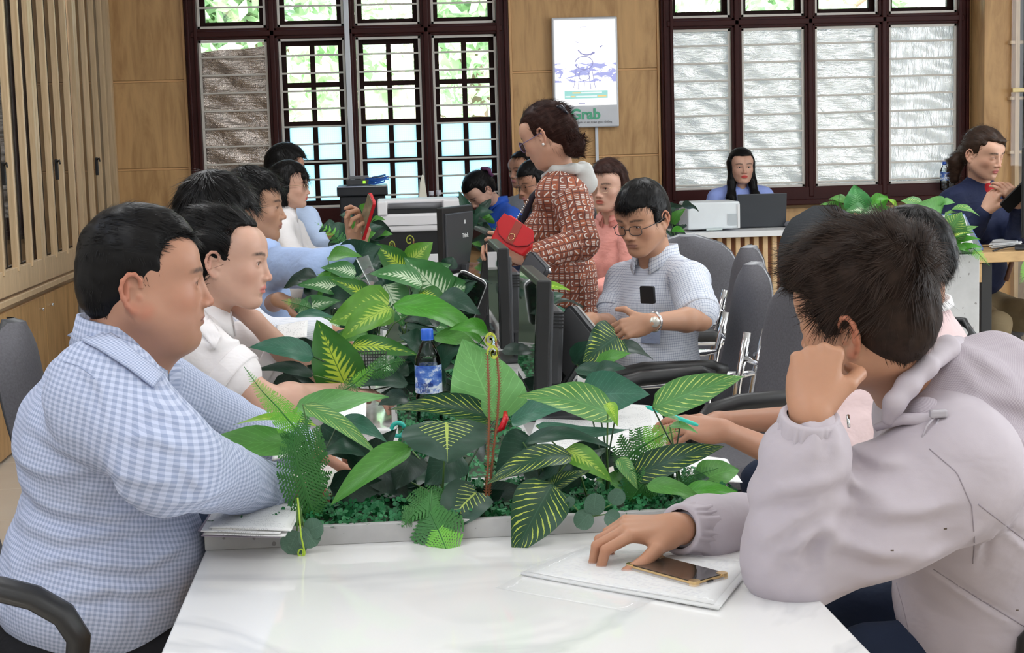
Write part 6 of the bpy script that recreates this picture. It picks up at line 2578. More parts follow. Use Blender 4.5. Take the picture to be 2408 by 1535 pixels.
# ------------------------------------------------------------------ lit advertising screen on the wall
xs0, xs1 = wx(1298, 150), wx(1451, 150)
zs1, zs0, zsm = wz(1372, 41), wz(1372, 300), wz(1372, 252)
t = thing('wall_screen', 'bright upright advertising screen on the oak wall between the windows', 'screen', ((xs0 + xs1) / 2, YW, zs0))
yb = YW - .01
part_of(t, B().box(((xs0 + xs1) / 2, yb, (zs0 + zs1) / 2), (xs1 - xs0, .07, zs1 - zs0), bev=.008), 'housing', plain((.62, .64, .68), .35, .2, name='silver_housing'))
m, nt, b_ = new_mat('lit_screen')
v = mapping(nt, objco(nt), (1, 1, 1))
s_ = N(nt, 'ShaderNodeSeparateXYZ')
L(nt, v, s_.inputs[0])
nz = noise(nt, mapping(nt, v, (7, 1, 16)), 1.6, 5, .6, 1.0)
hz = mth(nt, 'MULTIPLY_ADD', s_.outputs[2], -6.0, 0.0)
low = mth(nt, 'MULTIPLY', mth(nt, 'LESS_THAN', s_.outputs[2], zsm + .30), mth(nt, 'GREATER_THAN', s_.outputs[2], zsm + .17))
msk = mth(nt, 'MULTIPLY', mth(nt, 'GREATER_THAN', nz, .52), low)
lt_ = mth(nt, 'MULTIPLY', mth(nt, 'GREATER_THAN', nz, .50), .0)
L(nt, mixc(nt, msk, (1, 1, 1), (.34, .36, .66)), b_.inputs['Emission Color'])
setp(b_, col=(.02, .02, .02), es=1.35, rough=.2)
pane = part_of(t, B().box(((xs0 + xs1) / 2, yb - .037, (zs1 + zsm) / 2 - .004), (xs1 - xs0 - .03, .004, zs1 - zsm - .03)), 'display', m)


def em(col, st=1.0, name='lit_print'):
    mm, n2, bb = new_mat(name)
    setp(bb, col=(.02, .02, .02), emit=col, es=st)
    return mm


# a grey-violet figure of arcs and strokes, a turquoise caption band with pale and orange lines
yf = yb - .0405
ink = em((.36, .36, .66), .9, 'violet_print')
cx, cz = (xs0 + xs1) / 2 - .01, zsm + .30


def stroke(pts, r, mm, nm):
    b2 = B()
    b2.tube([(x, yf, z) for x, z in pts], r, 4)
    return part_of(t, b2, nm, mm)


arc = lambda x, z, rx, rz, a0, a1, n=14: [(x + rx * math.cos(math.radians(a0 + (a1 - a0) * i / n)), z + rz * math.sin(math.radians(a0 + (a1 - a0) * i / n))) for i in range(n + 1)]
for pts, r in ((arc(cx, cz, .062, .045, -170, 170), .0028), (arc(cx, cz - .085, .040, .035, 60, 400), .0022), (arc(cx + .02, cz + .085, .05, .03, 200, 340), .004), ([(cx - .04, cz + .09), (cx - .015, cz + .06)], .004), ([(cx + .075, cz + .07), (cx + .045, cz + .055)], .005),
               ([(cx - .02, cz + .235), (cx - .02, cz + .245), (cx + .02, cz + .245), (cx + .02, cz + .225)], .0014), (arc(cx - .04, cz + .15, .012, .012, 180, 300), .0012), ([(cx + .13, cz + .115), (cx + .11, cz + .105)], .004),
               ([(cx - .055, cz - .04), (cx - .075, cz - .17)], .0016), ([(cx - .03, cz - .06), (cx - .045, cz - .18)], .0016), ([(cx, cz - .13), (cx - .005, cz - .20)], .0016), ([(cx + .03, cz - .07), (cx + .045, cz - .18)], .002), ([(cx + .055, cz - .05), (cx + .075, cz - .17)], .0018)):
    stroke(pts, r, ink, 'print')
zb_ = zsm + .085
part_of(t, B().box((cx + .01, yf + .001, zb_), (.30, .002, .052)), 'caption_band', em((.42, .86, .80), .9, 'turquoise_print'))
for x0_, x1_, zz, c_ in ((-.085, -.03, .013, (1, .72, .30)), (-.025, .12, .013, (.92, 1, .98)), (-.135, -.10, -.012, (.92, 1, .98)), (-.095, -.065, -.012, (1, .72, .30)), (-.06, .085, -.012, (.92, 1, .98)), (.09, .15, -.012, (1, .72, .30))):
    part_of(t, B().box((cx + (x0_ + x1_) / 2, yf - .001, zb_ + zz), (x1_ - x0_, .002, .009)), 'caption_line', em(c_, 1.0, 'caption_print'))
part_of(t, B().box((cx - .02, yf, zb_ - .058), (.045, .002, .010)), 'caption_line', em((.55, .55, .75), .9, 'caption_print'))


def text(s, size, loc, m, parent, name='lettering', rot=(PI / 2, 0, 0), ext=.001, bold=0.0):
    cu = bpy.data.curves.new(name, 'FONT')
    cu.body = s
    cu.size = size
    cu.extrude = ext
    cu.offset = bold
    cu.align_x = 'CENTER'
    cu.align_y = 'CENTER'
    tmp = bpy.data.objects.new(name, cu)
    COL.objects.link(tmp)
    dg = bpy.context.evaluated_depsgraph_get()
    me = bpy.data.meshes.new_from_object(tmp.evaluated_get(dg))
    bpy.data.objects.remove(tmp)
    o = link(name, me, m)
    if isinstance(rot, Matrix):
        o.matrix_world = rot
    else:
        o.location = [float(x) for x in loc]
        o.rotation_euler = rot
    if parent is not None:
        pm = Matrix.Translation(parent.location) @ parent.rotation_euler.to_matrix().to_4x4()
        o.parent = parent
        o.matrix_parent_inverse = pm.inverted()
    return o


p = P(1377, 271, YW - .05)
text('Grab', .100, (p[0], YW - .048, p[2] + .004), plain((.10, .48, .28), .5, name='green_lettering'), t, bold=.0035)
p = P(1388, 287, YW - .05)
text('đồng hành vì an toàn giao thông', .0235, (p[0], YW - .048, p[2]), plain((.25, .25, .27), .5, name='grey_lettering'), t)
# power cable duct below it
o = B().box((wx(1404, 345), YW + .01, (zs0 + zs0 - .42) / 2 - .05), (.022, .015, .52), bev=.003).done('trim_4', plain((.72, .76, .82), .4, name='white_trunking'))
struct(o)
# ------------------------------------------------------------------ screens on the desks
def screen_mat():
    m, nt, b = new_mat('dark_screen_glass')
    setp(b, col=(.012, .016, .014), rough=.04, spec=.9, coat=.6, coatr=.02)
    return m


M_SCREEN = screen_mat()


def monitor(label, loc, rz, w=.52, h=.32, th=.045, hump=True, tiltback=.0, stand=True):
    """front faces local -y; stands on the desk"""
    t = thing('computer_screen', label, 'monitor', loc, (0, 0, rz))
    z0 = .060
    R = Matrix.Rotation(-tiltback, 3, 'X')
    B().box((0, .006, z0 + h / 2), (w, .034, h), bev=.005).done('bezel', M_BLACKP, t)
    B().box((0, -.0118, z0 + h / 2 + .004), (w - .022, .0022, h - .034)).done('display', M_SCREEN, t)
    B().box((0, .024, z0 + h * .48), (w * .90, .016, h * .86), bev=.006).done('back_cover', M_DGREY, t)
    if hump:
        B().box((0, .046, z0 + h * .42), (w * .55, .040, h * .62), bev=.012).done('housing', M_DGREY, t)
        for k in range(5):
            B().box((0, .0515, z0 + h * .70 - k * .0085), (w * .556, .030, .0035)).done('vent_slot', M_BLACKP, t)
    if stand:
        B().box((0, .060, z0 * .5 + .02), (.07, .03, z0 + .05), bev=.004).done('neck', M_DGREY, t)
        B().box((0, .05, .006), (.22, .18, .012), bev=.004).done('foot', M_DGREY, t)
    for o in t.children:
        if o.name.split('.')[0] not in ('neck', 'foot'):
            o.rotation_euler = (-tiltback, 0, 0)
    return t


rzm = face(-1, 0)


def mon_at(label, px, ytop, Y, dz=0, yaw=0, **kw):
    p = P(px, ytop, Y)
    h = kw.get('h', .32)
    z = TZ
    kw['h'] = p[2] - TZ - .06
    return monitor(label, (p[0], Y, TZ), rzm + yaw, **kw)


mon_at('nearest dark computer screen, standing tall between the leaves', 1236, 640, 3.92, yaw=0, w=.46, tiltback=.05)
mon_at('second computer screen back from the nearest one', 1166, 572, 4.95, yaw=0, w=.46)
mon_at('third computer screen, with a pale reflection along its glass', 1100, 536, 5.75, yaw=.05, w=.40, tiltback=.15)
# fourth one seen from behind, grey back with a worn pale mark
p = P(1057, 490, 7.6)
t = monitor('grey-backed computer screen in front of the big printer', (p[0] + .02, 7.6, TZ), face(-.88, .46), w=.34, h=p[2] - TZ - .05, hump=False)
B().box((-.05, .032, .30), (.010, .004, .018)).done('logo', M_WHITE, t)
o = text('Think', .030, (.0, .0, .0), M_WHITE, None, 'lettering')
o.parent = t
o.location = (-.05, .0335, .235)
o.rotation_euler = (PI / 2, 0, PI)
# thin tablet leaning beside the second screen
def slab(label, name, cat, c, px_top, px_bot, Y0, Y1, w, th, mats, r=.018, rib=True):
    """tilted handheld-like slab: from its bottom edge to its top edge"""
    a, b_ = P(*px_bot, Y0), P(*px_top, Y1)
    up = nrm(b_ - a)
    ln = np.linalg.norm(b_ - a)
    side = nrm(A3(c))
    side = nrm(side - up * (side @ up))
    mid = (a + b_) / 2
    t = thing(name, label, cat, mid)
    M = frameM((0, 0, 0), side, up)
    bb = B()
    bb.prism(rrect(w, ln, r), th, M @ Matrix.Translation((0, 0, -th / 2)))
    bb.done('body', mats[0], t)
    bb = B()
    bb.prism(rrect(w + .004, ln + .004, r + .002), th * .38, M @ Matrix.Translation((0, 0, -th / 2 - .001)))
    bb.done('rim', mats[1], t)
    bb = B()
    bb.prism(rrect(w - .012, ln * .80, r * .5), .003, M @ Matrix.Translation((0, ln * .06, th / 2)))
    bb.done('face_plate', mats[2], t)
    return t, M, ln


M_RIB = plain((.10, .10, .105), .5, name='ribbed_grey')
t, M, ln = slab('grey counter device with silver rim leaning towards the customers, nearest', 'customer_display', 'device', (.62, -.78, .1), (1378, 750), (1290, 892), 3.98, 3.90, .125, .022, (M_DGREY, M_CHROME, M_RIB))
for i in range(3):
    for j in range(2):
        bb = B()
        bb.box((0, 0, 0), (.032, .022, .003), bev=.001, seg=1)
        o = bb.done('key', M_BLACKP, t)
        o.matrix_parent_inverse = Matrix.Identity(4)
        o.matrix_basis = M @ Matrix.Translation((-.036 + .036 * i, -ln * .40 + .026 * j, .0135))
bb = B()
bb.box((0, .03, -.10), (.05, .06, .10), bev=.006).done('stand', M_DGREY, t)
t, M, ln = slab('grey counter device with silver rim further back, in front of the print coat', 'customer_display', 'device', (.62, -.78, .1), (1272, 610), (1228, 690), 5.3, 5.25, .11, .02, (M_DGREY, M_CHROME, M_RIB))
bb = B()
bb.box((0, .03, -.08), (.05, .06, .10), bev=.006).done('stand', M_DGREY, t)
t, M, ln = slab('dark tilted laptop-like screen with a white edge between the second screen and the leaves', 'tablet_stand', 'tablet', (.9, -.40, -.25), (1114, 650), (1078, 748), 4.75, 4.60, .085, .008, (M_BLACKP, M_WHITE, M_SCREEN))

# ------------------------------------------------------------------ big printer on the far desk
a = P(887, 470, 8.3)
x0, x1 = a[0], P(1083, 470, 8.3)[0]
zt = P(985, 468, 8.3)[2]
t = thing('office_printer', 'large white and black office printer on the far desk', 'printer', ((x0 + x1) / 2, 8.55, TZ))
W_ = x1 - x0
lx, ly = t.location[0], t.location[1]


def pb(b, name, m):
    return part_of(t, b, name, m)


MW = plain((.74, .72, .73), .4, name='printer_white')
yF = 8.32
z_a = P(985, 545, 8.3)[2]
z_b = P(985, 590, 8.3)[2]
pb(B().box((lx, yF + .20, (z_a + zt - .075) / 2), (W_, .38, zt - .075 - z_a), bev=.014, seg=3), 'body', MW)
pb(B().box((lx, yF + .24, zt - .042), (W_, .32, .075), bev=.010), 'scanner_lid', MW)
pb(B().box((lx - W_ / 2 + .025, yF + .06, zt - .045), (.05, .12, .07), bev=.006), 'side_cheek', MW)
pb(B().box((lx + W_ / 2 - .045, yF + .06, zt - .045), (.09, .12, .07), bev=.006), 'side_cheek', MW)
pb(B().box((lx - .01, yF + .075, zt - .068), (W_ - .13, .10, .03)), 'output_slot', M_BLACKP)
pb(B().tube([(lx - W_ / 2 + .055, yF + .05, zt - .038), (lx + W_ / 2 - .095, yF + .05, zt - .038)], .018, 12), 'roller_cover', M_MGREY)
pb(B().box((lx, yF + .008, (z_a + zt) / 2 - .05), (W_ * .97, .002, .002)), 'seam', M_DGREY)
pb(B().box((lx, yF + .21, (TZ + .10 + z_a) / 2), (W_ * .97, .37, z_a - TZ - .10)), 'black_body', M_BLACKP)
pb(B().box((lx, yF + .20, TZ + .052), (W_, .38, .10), bev=.006), 'paper_tray', MW)

# black network cabinet with a router on it
x0, x1 = P(792, 450, 9.5)[0], P(912, 450, 9.5)[0]
zt = P(850, 437, 9.5)[2]
t = thing('network_cabinet', 'black network cabinet standing before the left window', 'cabinet', ((x0 + x1) / 2, 9.7, 0))
part_of(t, B().box(((x0 + x1) / 2, 9.7, zt / 2 - .03), (x1 - x0 - .03, .36, zt - .06), bev=.006), 'case', plain((.014, .016, .020), .35, name='black_steel'))
part_of(t, B().box(((x0 + x1) / 2, 9.7, zt - .03), (x1 - x0, .40, .06), bev=.008), 'lid', plain((.020, .022, .027), .3, name='black_steel_lid'))
part_of(t, B().box(((x0 + x1) / 2, 9.495, zt - .004), (x1 - x0 - .01, .01, .006)), 'edge_trim', M_CHROME)
part_of(t, B().tube([(x1 - .005, 9.55, zt - .10), (x1 + .025, 9.55, zt - .10), (x1 + .025, 9.55, zt - .20), (x1 - .005, 9.55, zt - .20)], .006, 6), 'handle', M_BLACKP)
t = thing('router', 'small router with green lights on the black network cabinet', 'router', ((x0 + x1) / 2 - .01, 9.62, zt))
part_of(t, B().box(((x0 + x1) / 2 - .01, 9.62, zt + .020), (.17, .12, .032), bev=.004), 'case', M_DGREY)
part_of(t, B().box(((x0 + x1) / 2 - .02, 9.64, zt + .048), (.12, .10, .018), bev=.003), 'switch_box', M_MGREY)
part_of(t, B().box(((x0 + x1) / 2 + .012, 9.557, zt + .020), (.016, .004, .016)), 'status_light', em((.45, 1, .05), 1.2, 'green_led'))
t = thing('network_cable', 'bundle of blue network cables looped on the black cabinet', 'cable', ((x0 + x1) / 2 + .06, 9.6, zt))
b = B()
rs = random.Random(4)
for k in range(6):
    z0 = zt + .012 + .006 * k
    b.tube([((x0 + x1) / 2 + .02, 9.57, z0), ((x0 + x1) / 2 + .07 + .01 * k, 9.54, z0 - .006), (x1 - .01 + rs.uniform(-.02, .02), 9.55, z0 + .004), (x1 + .0 + rs.uniform(-.02, .015), 9.60, z0 + .018), ((x0 + x1) / 2 + .06, 9.66, z0 + .004)], .003, 5)
part_of(t, b, 'cable', plain((.02, .13, .55), .4, name='blue_cable'))
# white thin panel standing beside (edge of a screen on the window side)
a, c_ = P(990, 405, 9.3), P(1000, 470, 9.3)
t = thing('standing_sign', 'thin cream panel leaning upright before the left window', 'sign', (P(993, 470, 9.3)[0], 9.3, P(993, 470, 9.3)[2] - .06))
st_t = thing('side_table', 'low dark stand behind the big printer under the two clear bottles', 'table', (.33, 9.35, 0))
B().box((0, 0, .918), (.5, .3, .024), bev=.003).done('tabletop', M_DGREY, st_t)
for sx in (-.2, .2):
    for sy in (-.1, .1):
        B().box((sx, sy, .453), (.03, .03, .906)).done('leg', M_DGREY, st_t)
t.location[2] = .931
bb = B()
bb.prism([(-.034, 0), (.036, 0), (.030, .17), (.014, .31), (.004, .315), (-.010, .27)], .012, frameM((0, 0, 0), (1, 0, 0), (0, 0, 1)))
bb.done('panel', plain((.78, .74, .62), .5, name='cream_card'), t)
B().tube([(-.032, -.004, 0), (-.012, -.004, .29)], .004, 6).done('edge', M_MGREY, t)


def bottle(label, loc, h=.205, cap=(.02, .12, .60), full=True, r=.031, labelled=True, sc=1.0):
    t = thing('water_bottle', label, 'bottle', loc)
    h *= sc
    r *= sc
    prof = [(0, 0), (r * .8, 0), (r, .006), (r, h * .12), (r * .95, h * .15), (r, h * .18), (r, h * .30), (r * .95, h * .33), (r, h * .36), (r, h * .62), (r * .93, h * .70), (r * .72, h * .78), (r * .48, h * .85), (r * .40, h * .88), (r * .40, h * .92)]
    B().lathe(prof, n=28).done('bottle_body', M_PET, t)
    if full:
        B().lathe([(0, .002)] + [(max(0, a - .0012), z + .001) for a, z in prof[1:11]] + [(0, h * .68)], n=28).done('water', M_WATER, t)
    b = B()
    R_ = r * .46
    b.lathe([(R_, h * .885), (R_, h * .885), (R_ * 1.03, h * .90), (R_ * 1.03, h * .985), (R_ * .9, h), (0, h)], n=28)
    b.done('cap', plain(cap, .35, name='cap_plastic'), t)
    if labelled:
        b = B()
        b.lathe([(r + .0006, h * .34), (r + .0006, h * .63)], n=32)
        b.done('label', M_BLABEL, t)
    return t


def pet_mat(name, col, ior):
    m = glass_mat(name, col)
    return m


M_PET = glass_mat('clear_plastic', (.93, .96, .97))
M_WATER = glass_mat('water', (.86, .92, .93))
m, nt, b_ = new_mat('bottle_label')
v = objco(nt)
s_ = N(nt, 'ShaderNodeSeparateXYZ')
L(nt, v, s_.inputs[0])
nz = noise(nt, mapping(nt, v, (1, 1, 1.6)), 30, 4, .6)
hh = mth(nt, 'MULTIPLY_ADD', s_.outputs[2], 22, -2.0)
L(nt, ramp(nt, mth(nt, 'ADD', mth(nt, 'MULTIPLY', nz, .9), mth(nt, 'MULTIPLY', s_.outputs[2], 1.2)), [(.42, (.62, .72, .86)), (.52, (.80, .86, .92)), (.60, (.10, .22, .60)), (.75, (.02, .08, .42))]), b_.inputs['Base Color'])
setp(b_, rough=.3)
M_BLABEL = m
p = Pz(1010, 942, TZ)
bt = bottle('blue capped water bottle standing among the leaves near the nearest screen', (P(1008, 900, 3.75)[0], 3.75, TZ + .016), h=.228, r=.0315)
mm = plain((.03, .06, .30), .4, name='blue_lettering')
for s_, zz, sz in (('Thạch', .100, .0155), ('bích', .086, .0155)):
    o = text(s_, sz, (0, 0, 0), mm, None)
    o.parent = bt
    o.location = (-.010, -.0335, zz)
for i, (px, Y) in enumerate(((1015, 9.3), (1032, 9.4))):
    p = P(px, 470, Y)
    bottle(('left' if i == 0 else 'right') + ' one of the two clear water bottles behind the printer', (p[0], Y, .931), h=.22, full=False, cap=(.5, .5, .55), labelled=False)
for i, px in enumerate((2222, 2237)):
    p = P(px, 447, YW - .10)
    bottle(('left' if i == 0 else 'right') + ' one of the two blue capped bottles on the right window sill', (p[0], YW - .09, p[2] + .0), h=.20, full=True)

# ------------------------------------------------------------------ reception counter things
p0, p1 = P(1617, 545, 9.7), P(1740, 545, 9.7)
zt = P(1690, 474, 9.7)[2]
t = thing('laser_printer', 'white desktop printer on the reception counter', 'printer', ((p0[0] + p1[0]) / 2, 9.85, zc))
part_of(t, B().box(((p0[0] + p1[0]) / 2, 9.84, (zc + zt) / 2 + .006), (p1[0] - p0[0], .30, zt - zc - .014), bev=.012, seg=3), 'body', plain((.80, .84, .86), .4, name='cool_white'))
part_of(t, B().box((p1[0] - .05, 9.687, (zc + zt) / 2 - .02), (.055, .006, .07)), 'vent', plain((.50, .54, .56), .5))
part_of(t, B().box((p1[0] - .010, 9.686, (zc + zt) / 2), (.016, .008, zt - zc - .03), bev=.002), 'side_trim', M_WHITE)
part_of(t, B().box(((p0[0] + p1[0]) / 2, 9.685, zc + .012), (.10, .01, .012), bev=.002), 'tray_grip', plain((.62, .70, .68), .4))
p0, p1 = P(1738, 533, 9.8), P(1856, 533, 9.8)
zt = P(1800, 456, 9.8)[2]
t = thing('laptop', 'dark grey laptop open on the reception counter, lid towards the room', 'laptop', ((p0[0] + p1[0]) / 2, 9.9, zc))
part_of(t, B().box(((p0[0] + p1[0]) / 2, 9.86, (zc + zt) / 2 + .004), (p1[0] - p0[0] - .004, .008, zt - zc - .006), rot=Matrix.Rotation(.12, 3, 'X'), bev=.003), 'lid', plain((.055, .060, .068), .35, .3, name='laptop_grey'))
part_of(t, B().box(((p0[0] + p1[0]) / 2, 9.99, zc + .010), (p1[0] - p0[0] - .004, .22, .016), bev=.003), 'base', plain((.055, .060, .068), .35, .3, name='laptop_grey'))
t = thing('folded_cloth', 'small grey folded cloth on the counter beside the laptop', 'cloth', (P(1868, 530, 9.8)[0], 9.85, zc))
K = Sdf()
K.ell((0, 0, .018), (.05, .07, .024), 0)
K.ell((.02, .01, .030), (.03, .04, .016), .01)
K.noise(.004, lambda Q: vnoise(Q, 70, 2))
K.plane((0, 0, .001), (0, 0, -1), .002)
V, F = K.mesh(.005)
add_mesh('cloth', V, F, plain((.25, .25, .28), .8), t)

# ------------------------------------------------------------------ papers, phones, purse, pen
def printed_mat(name, base=(.84, .84, .83), ink=(.30, .30, .33), sc=60, dens=.45, gloss=.5):
    m, nt, b = new_mat(name)
    v = nt.nodes.new('ShaderNodeTexCoord').outputs['UV']
    s = N(nt, 'ShaderNodeSeparateXYZ')
    L(nt, v, s.inputs[0])
    row = mth(nt, 'LESS_THAN', mth(nt, 'FRACT', mth(nt, 'MULTIPLY', s.outputs[1], sc)), .42)
    n1 = noise(nt, mapping(nt, v, (sc * 1.4, sc * .5, 1)), 1.0, 2)
    wd = mth(nt, 'GREATER_THAN', n1, 1 - dens)
    blk = mth(nt, 'GREATER_THAN', noise(nt, mapping(nt, v, (2, 7, 1)), 1.4, 1), .44)
    mg = mth(nt, 'MULTIPLY', mth(nt, 'GREATER_THAN', s.outputs[0], .07), mth(nt, 'LESS_THAN', s.outputs[0], .93))
    f = mth(nt, 'MULTIPLY', mth(nt, 'MULTIPLY', row, wd), mth(nt, 'MULTIPLY', blk, mg))
    L(nt, mixc(nt, mth(nt, 'MULTIPLY', f, .7), base, ink), b.inputs['Base Color'])
    setp(b, rough=gloss)
    return m


M_PRINTED = printed_mat('printed_paper')
M_PAPER = plain((.82, .82, .81), .7, name='paper', nz=.02)


def sheet(name, label, cat, corners, m, th=.0008, waves=.0015, seed=0, group=None, n=10, lift=None, parent=None, partname='sheet'):
    """sheet with four world corners (a, b along x; c, d opposite), slightly wavy, with thickness"""
    a, b_, c, d = [A3(x) for x in corners]
    cen = (a + b_ + c + d) / 4
    t = thing(name, label, cat, cen, group=group) if parent is None else parent
    if parent is not None:
        cen = A3(*parent.location)
    nn = nrm(np.cross(b_ - a, d - a))
    rs = np.random.RandomState(seed)
    ph = rs.rand(4) * 6
    rows, uvs = [], []
    for i in range(n + 1):
        v = i / n
        r, u_ = [], []
        for j in range(n + 1):
            u = j / n
            p = (a * (1 - u) + b_ * u) * (1 - v) + (d * (1 - u) + c * u) * v
            p = p + nn * waves * (math.sin(u * 5 + ph[0]) + math.sin(v * 6 + ph[1] + u * 2) + 2)
            if lift:
                p = p + nn * lift(u, v)
            r.append(p - cen)
            u_.append((u, v))
        rows.append(r)
        uvs.append(u_)
    bb = B()
    bb.grid(rows, uvs)
    o = bb.done(partname, m, t, recalc=False)
    md = o.modifiers.new('thick', 'SOLIDIFY')
    md.thickness = th
    md.offset = 1
    return t


Z1 = TZ + .001
# the clear sleeve of documents under the phone
pl = [Pz(1228, 1352, Z1), Pz(1688, 1437, Z1), Pz(1800, 1345, Z1), Pz(1330, 1262, Z1)]
pl = [Pz(1225, 1352, Z1), Pz(1690, 1437, Z1), Pz(1775, 1330, Z1), Pz(1380, 1292, Z1)]
t = sheet('document_sleeve', 'clear plastic sleeve of documents under the gold edged phone', 'document', pl, M_PAPER, th=.004, waves=.0006)
k_ = A3(*t.location)
ins = [p * .94 + (sum(pl) / 4) * .06 + A3(0, 0, .0048) for p in pl]
sheet('x', '', '', ins, printed_mat('printed_faint', ink=(.60, .60, .66), sc=34, dens=.5), th=.0003, waves=.0006, parent=t, partname='printed_sheet')
gl_, nt, b_ = new_mat('clear_film')
setp(b_, col=(1, 1, 1), rough=.04, alpha=.16, spec=.8)
bump(nt, noise(nt, objco(nt), 26, 3), b_, .4, .004)
sheet('x', '', '', [p * 1.02 - (sum(pl) / 4) * .02 + A3(0, 0, .0062) for p in pl], gl_, th=.0003, waves=.0010, parent=t, partname='plastic_film')
pl2 = [Pz(1165, 1382, Z1), Pz(1480, 1440, Z1), Pz(1560, 1400, Z1), Pz(1240, 1345, Z1)]
t = sheet('plastic_pouch', 'empty clear plastic pouch on the marble beside the documents', 'pouch', [p + A3(0, 0, -.0004) for p in pl2], gl_, th=.0004, waves=.0004)
# phone with gold case
c4 = [Pz(1466, 1338, Z1 + .012), Pz(1640, 1386, Z1 + .012), Pz(1710, 1336, Z1 + .012), Pz(1550, 1303, Z1 + .012)]
xd = nrm(c4[1] - c4[0])
yd = nrm(c4[2] - c4[1])
cen = (c4[0] + c4[2]) / 2 * .5 + (c4[1] + c4[3]) / 2 * .5
ln_, wd_ = .150, .074
t = thing('mobile_phone', 'black phone in a gold edged case lying on the documents, under the hand', 'phone', cen - A3(0, 0, .002))
M = frameM((0, 0, 0), xd, yd)
M_GOLD = plain((.72, .50, .24), .22, 1.0, name='gold_trim')
bb = B()
bb.prism(rrect(ln_, wd_, .009), .0085, M @ Matrix.Translation((0, 0, -.0045)))
bb.done('case', M_GOLD, t)
bb = B()
bb.prism(rrect(ln_ + .0016, wd_ + .0016, .010), .0030, M @ Matrix.Translation((0, 0, -.0022)))
bb.done('side_band', plain((.42, .38, .36), .35, .5, name='taupe_band'), t)
bb = B()
bb.prism(rrect(ln_ - .005, wd_ - .005, .007), .0012, M @ Matrix.Translation((0, 0, .0036)))
bb.done('display', M_SCREEN, t)
for sx in (1, -1):
    for sy in (1, -1):
        bb = B()
        bb.prism(rrect(.016, .016, .006), .0104, M @ Matrix.Translation((sx * (ln_ / 2 - .007), sy * (wd_ / 2 - .007), -.0050)))
        bb.done('corner_guard', M_GOLD, t)
B().box(M @ Vector((ln_ / 2 + .0008, -.004, .0)), (.002, .012, .0036), rot=M.to_3x3()).done('charging_port', M_BLACKP, t)
# phone held up by the man in light blue
ff, sg = M4.hands[0]
a, b_ = P(848, 556, 5.02), P(874, 470, 4.97)
up = nrm(b_ - a)
t = thing('mobile_phone', 'red phone held up in the hand of the man in light blue', 'phone', (a + b_) / 2)
sd_ = nrm(np.cross(up, nrm(A3(-.97, -.22, 0))))
M = frameM((0, 0, 0), sd_, up)
bb = B()
bb.prism(rrect(.072, .150, .009), .009, M @ Matrix.Translation((0, 0, -.0045)))
bb.done('case', plain((.50, .012, .02), .35, name='red_case'), t)
bb = B()
bb.prism(rrect(.066, .142, .007), .0014, M @ Matrix.Translation((0, 0, .0045)))
bb.done('display', plain((.22, .19, .12), .12, name='display_reflection_paint', nz=.5, nscale=40), t)  # reflection on the glass is put into this mottled brown colour
B().box(M @ Vector((0, -.055, .0068)), (.04, .026, .002), rot=M.to_3x3()).done('sticker', plain((.62, .70, .62), .5), t)
# phone in the shirt pocket
pk, sx_, fx_, dx_ = PHONE_POCKET
pc = P(1523, 693, 5.24)
t = thing('mobile_phone', 'black phone sticking out of the checked shirt pocket', 'phone', pc)
M = frameM((0, 0, 0), -sx_, -dx_ + sx_ * -.18)
bb = B()
bb.prism(rrect(.060, .058, .006), .009, M @ Matrix.Translation((0, 0, -.0045)))
bb.done('case', M_BLACKP, t)
# red purse
a = P(1212, 553, 5.36)
t = thing('purse', 'small red flap purse held by the standing woman', 'purse', a)
M_RED = plain((.60, .008, .012), .45, name='red_leather')
M_REDD = plain((.22, .006, .010), .5, name='dark_red_piping')
xd = nrm(P(1262, 575, 5.30) - P(1180, 530, 5.36))
yd = nrm(A3(.25, .10, 1))
M = frameM((0, 0, 0), xd, yd)
bb = B()
bb.prism([(-.068, -.052), (.060, -.050), (.072, -.01), (.050, .040), (-.048, .052), (-.070, .0)], .028, M @ Matrix.Translation((0, 0, -.014)))
o = bb.done('pouch', M_RED, t)
md = o.modifiers.new('b', 'BEVEL')
md.width = .006
md.segments = 3
fl_ = [(-.066, .048), (-.074, .010), (-.050, -.022), (-.012, -.034), (.030, -.030), (.062, -.010), (.074, .012), (.052, .044)]
bb = B()
bb.prism(fl_, .003, M @ Matrix.Translation((0, 0, .0145)))
bb.done('flap', M_RED, t)
bb = B()
bb.tube([M @ Vector((x, y, .0185)) for x, y in fl_[1:-1]], .0022, 6)
bb.done('piping', M_REDD, t)
bb = B()
bb.prism([(-.016, .046), (.012, .046), (.012, -.030), (-.016, -.030)], .0022, M @ Matrix.Translation((0, 0, .0170)))
bb.done('strap_band', plain((.36, .05, .03), .5, name='brick_leather'), t)
bb = B()
bb.tube([M @ Vector((-.002 + .010 * math.cos(q), -.010 + .012 * math.sin(q), .021)) for q in np.linspace(0, 2 * PI, 16)], .0014, 5)
bb.done('clasp', M_GOLD, t)
# pale slip of paper by the purse
sheet('paper_slip', 'pale slip of paper beside the red purse', 'paper', [P(1140, 545, 5.6), P(1180, 545, 5.5), P(1168, 572, 5.5), P(1158, 570, 5.6)], plain((.70, .72, .80), .6, name='bluish_paper'), waves=.001)
# teal pen
t = thing('pen', 'teal and white pen in the hand of the person behind the lilac jacket', 'pen', P(1578, 978, 3.36))
c0 = A3(*t.location)
a, b_ = P(1518, 955, 3.38) - c0, P(1642, 1000, 3.34) - c0
bb = B()
bb.tube([a, a + (b_ - a) * .06, a + (b_ - a) * .9, b_], [.001, .0045, .0045, .003], 10)
bb.done('barrel', plain((.03, .52, .40), .3, name='teal_plastic'), t)
bb = B()
bb.tube([a + (b_ - a) * .38, a + (b_ - a) * .52], .0048, 10)
bb.done('grip_band', M_WHITE, t)
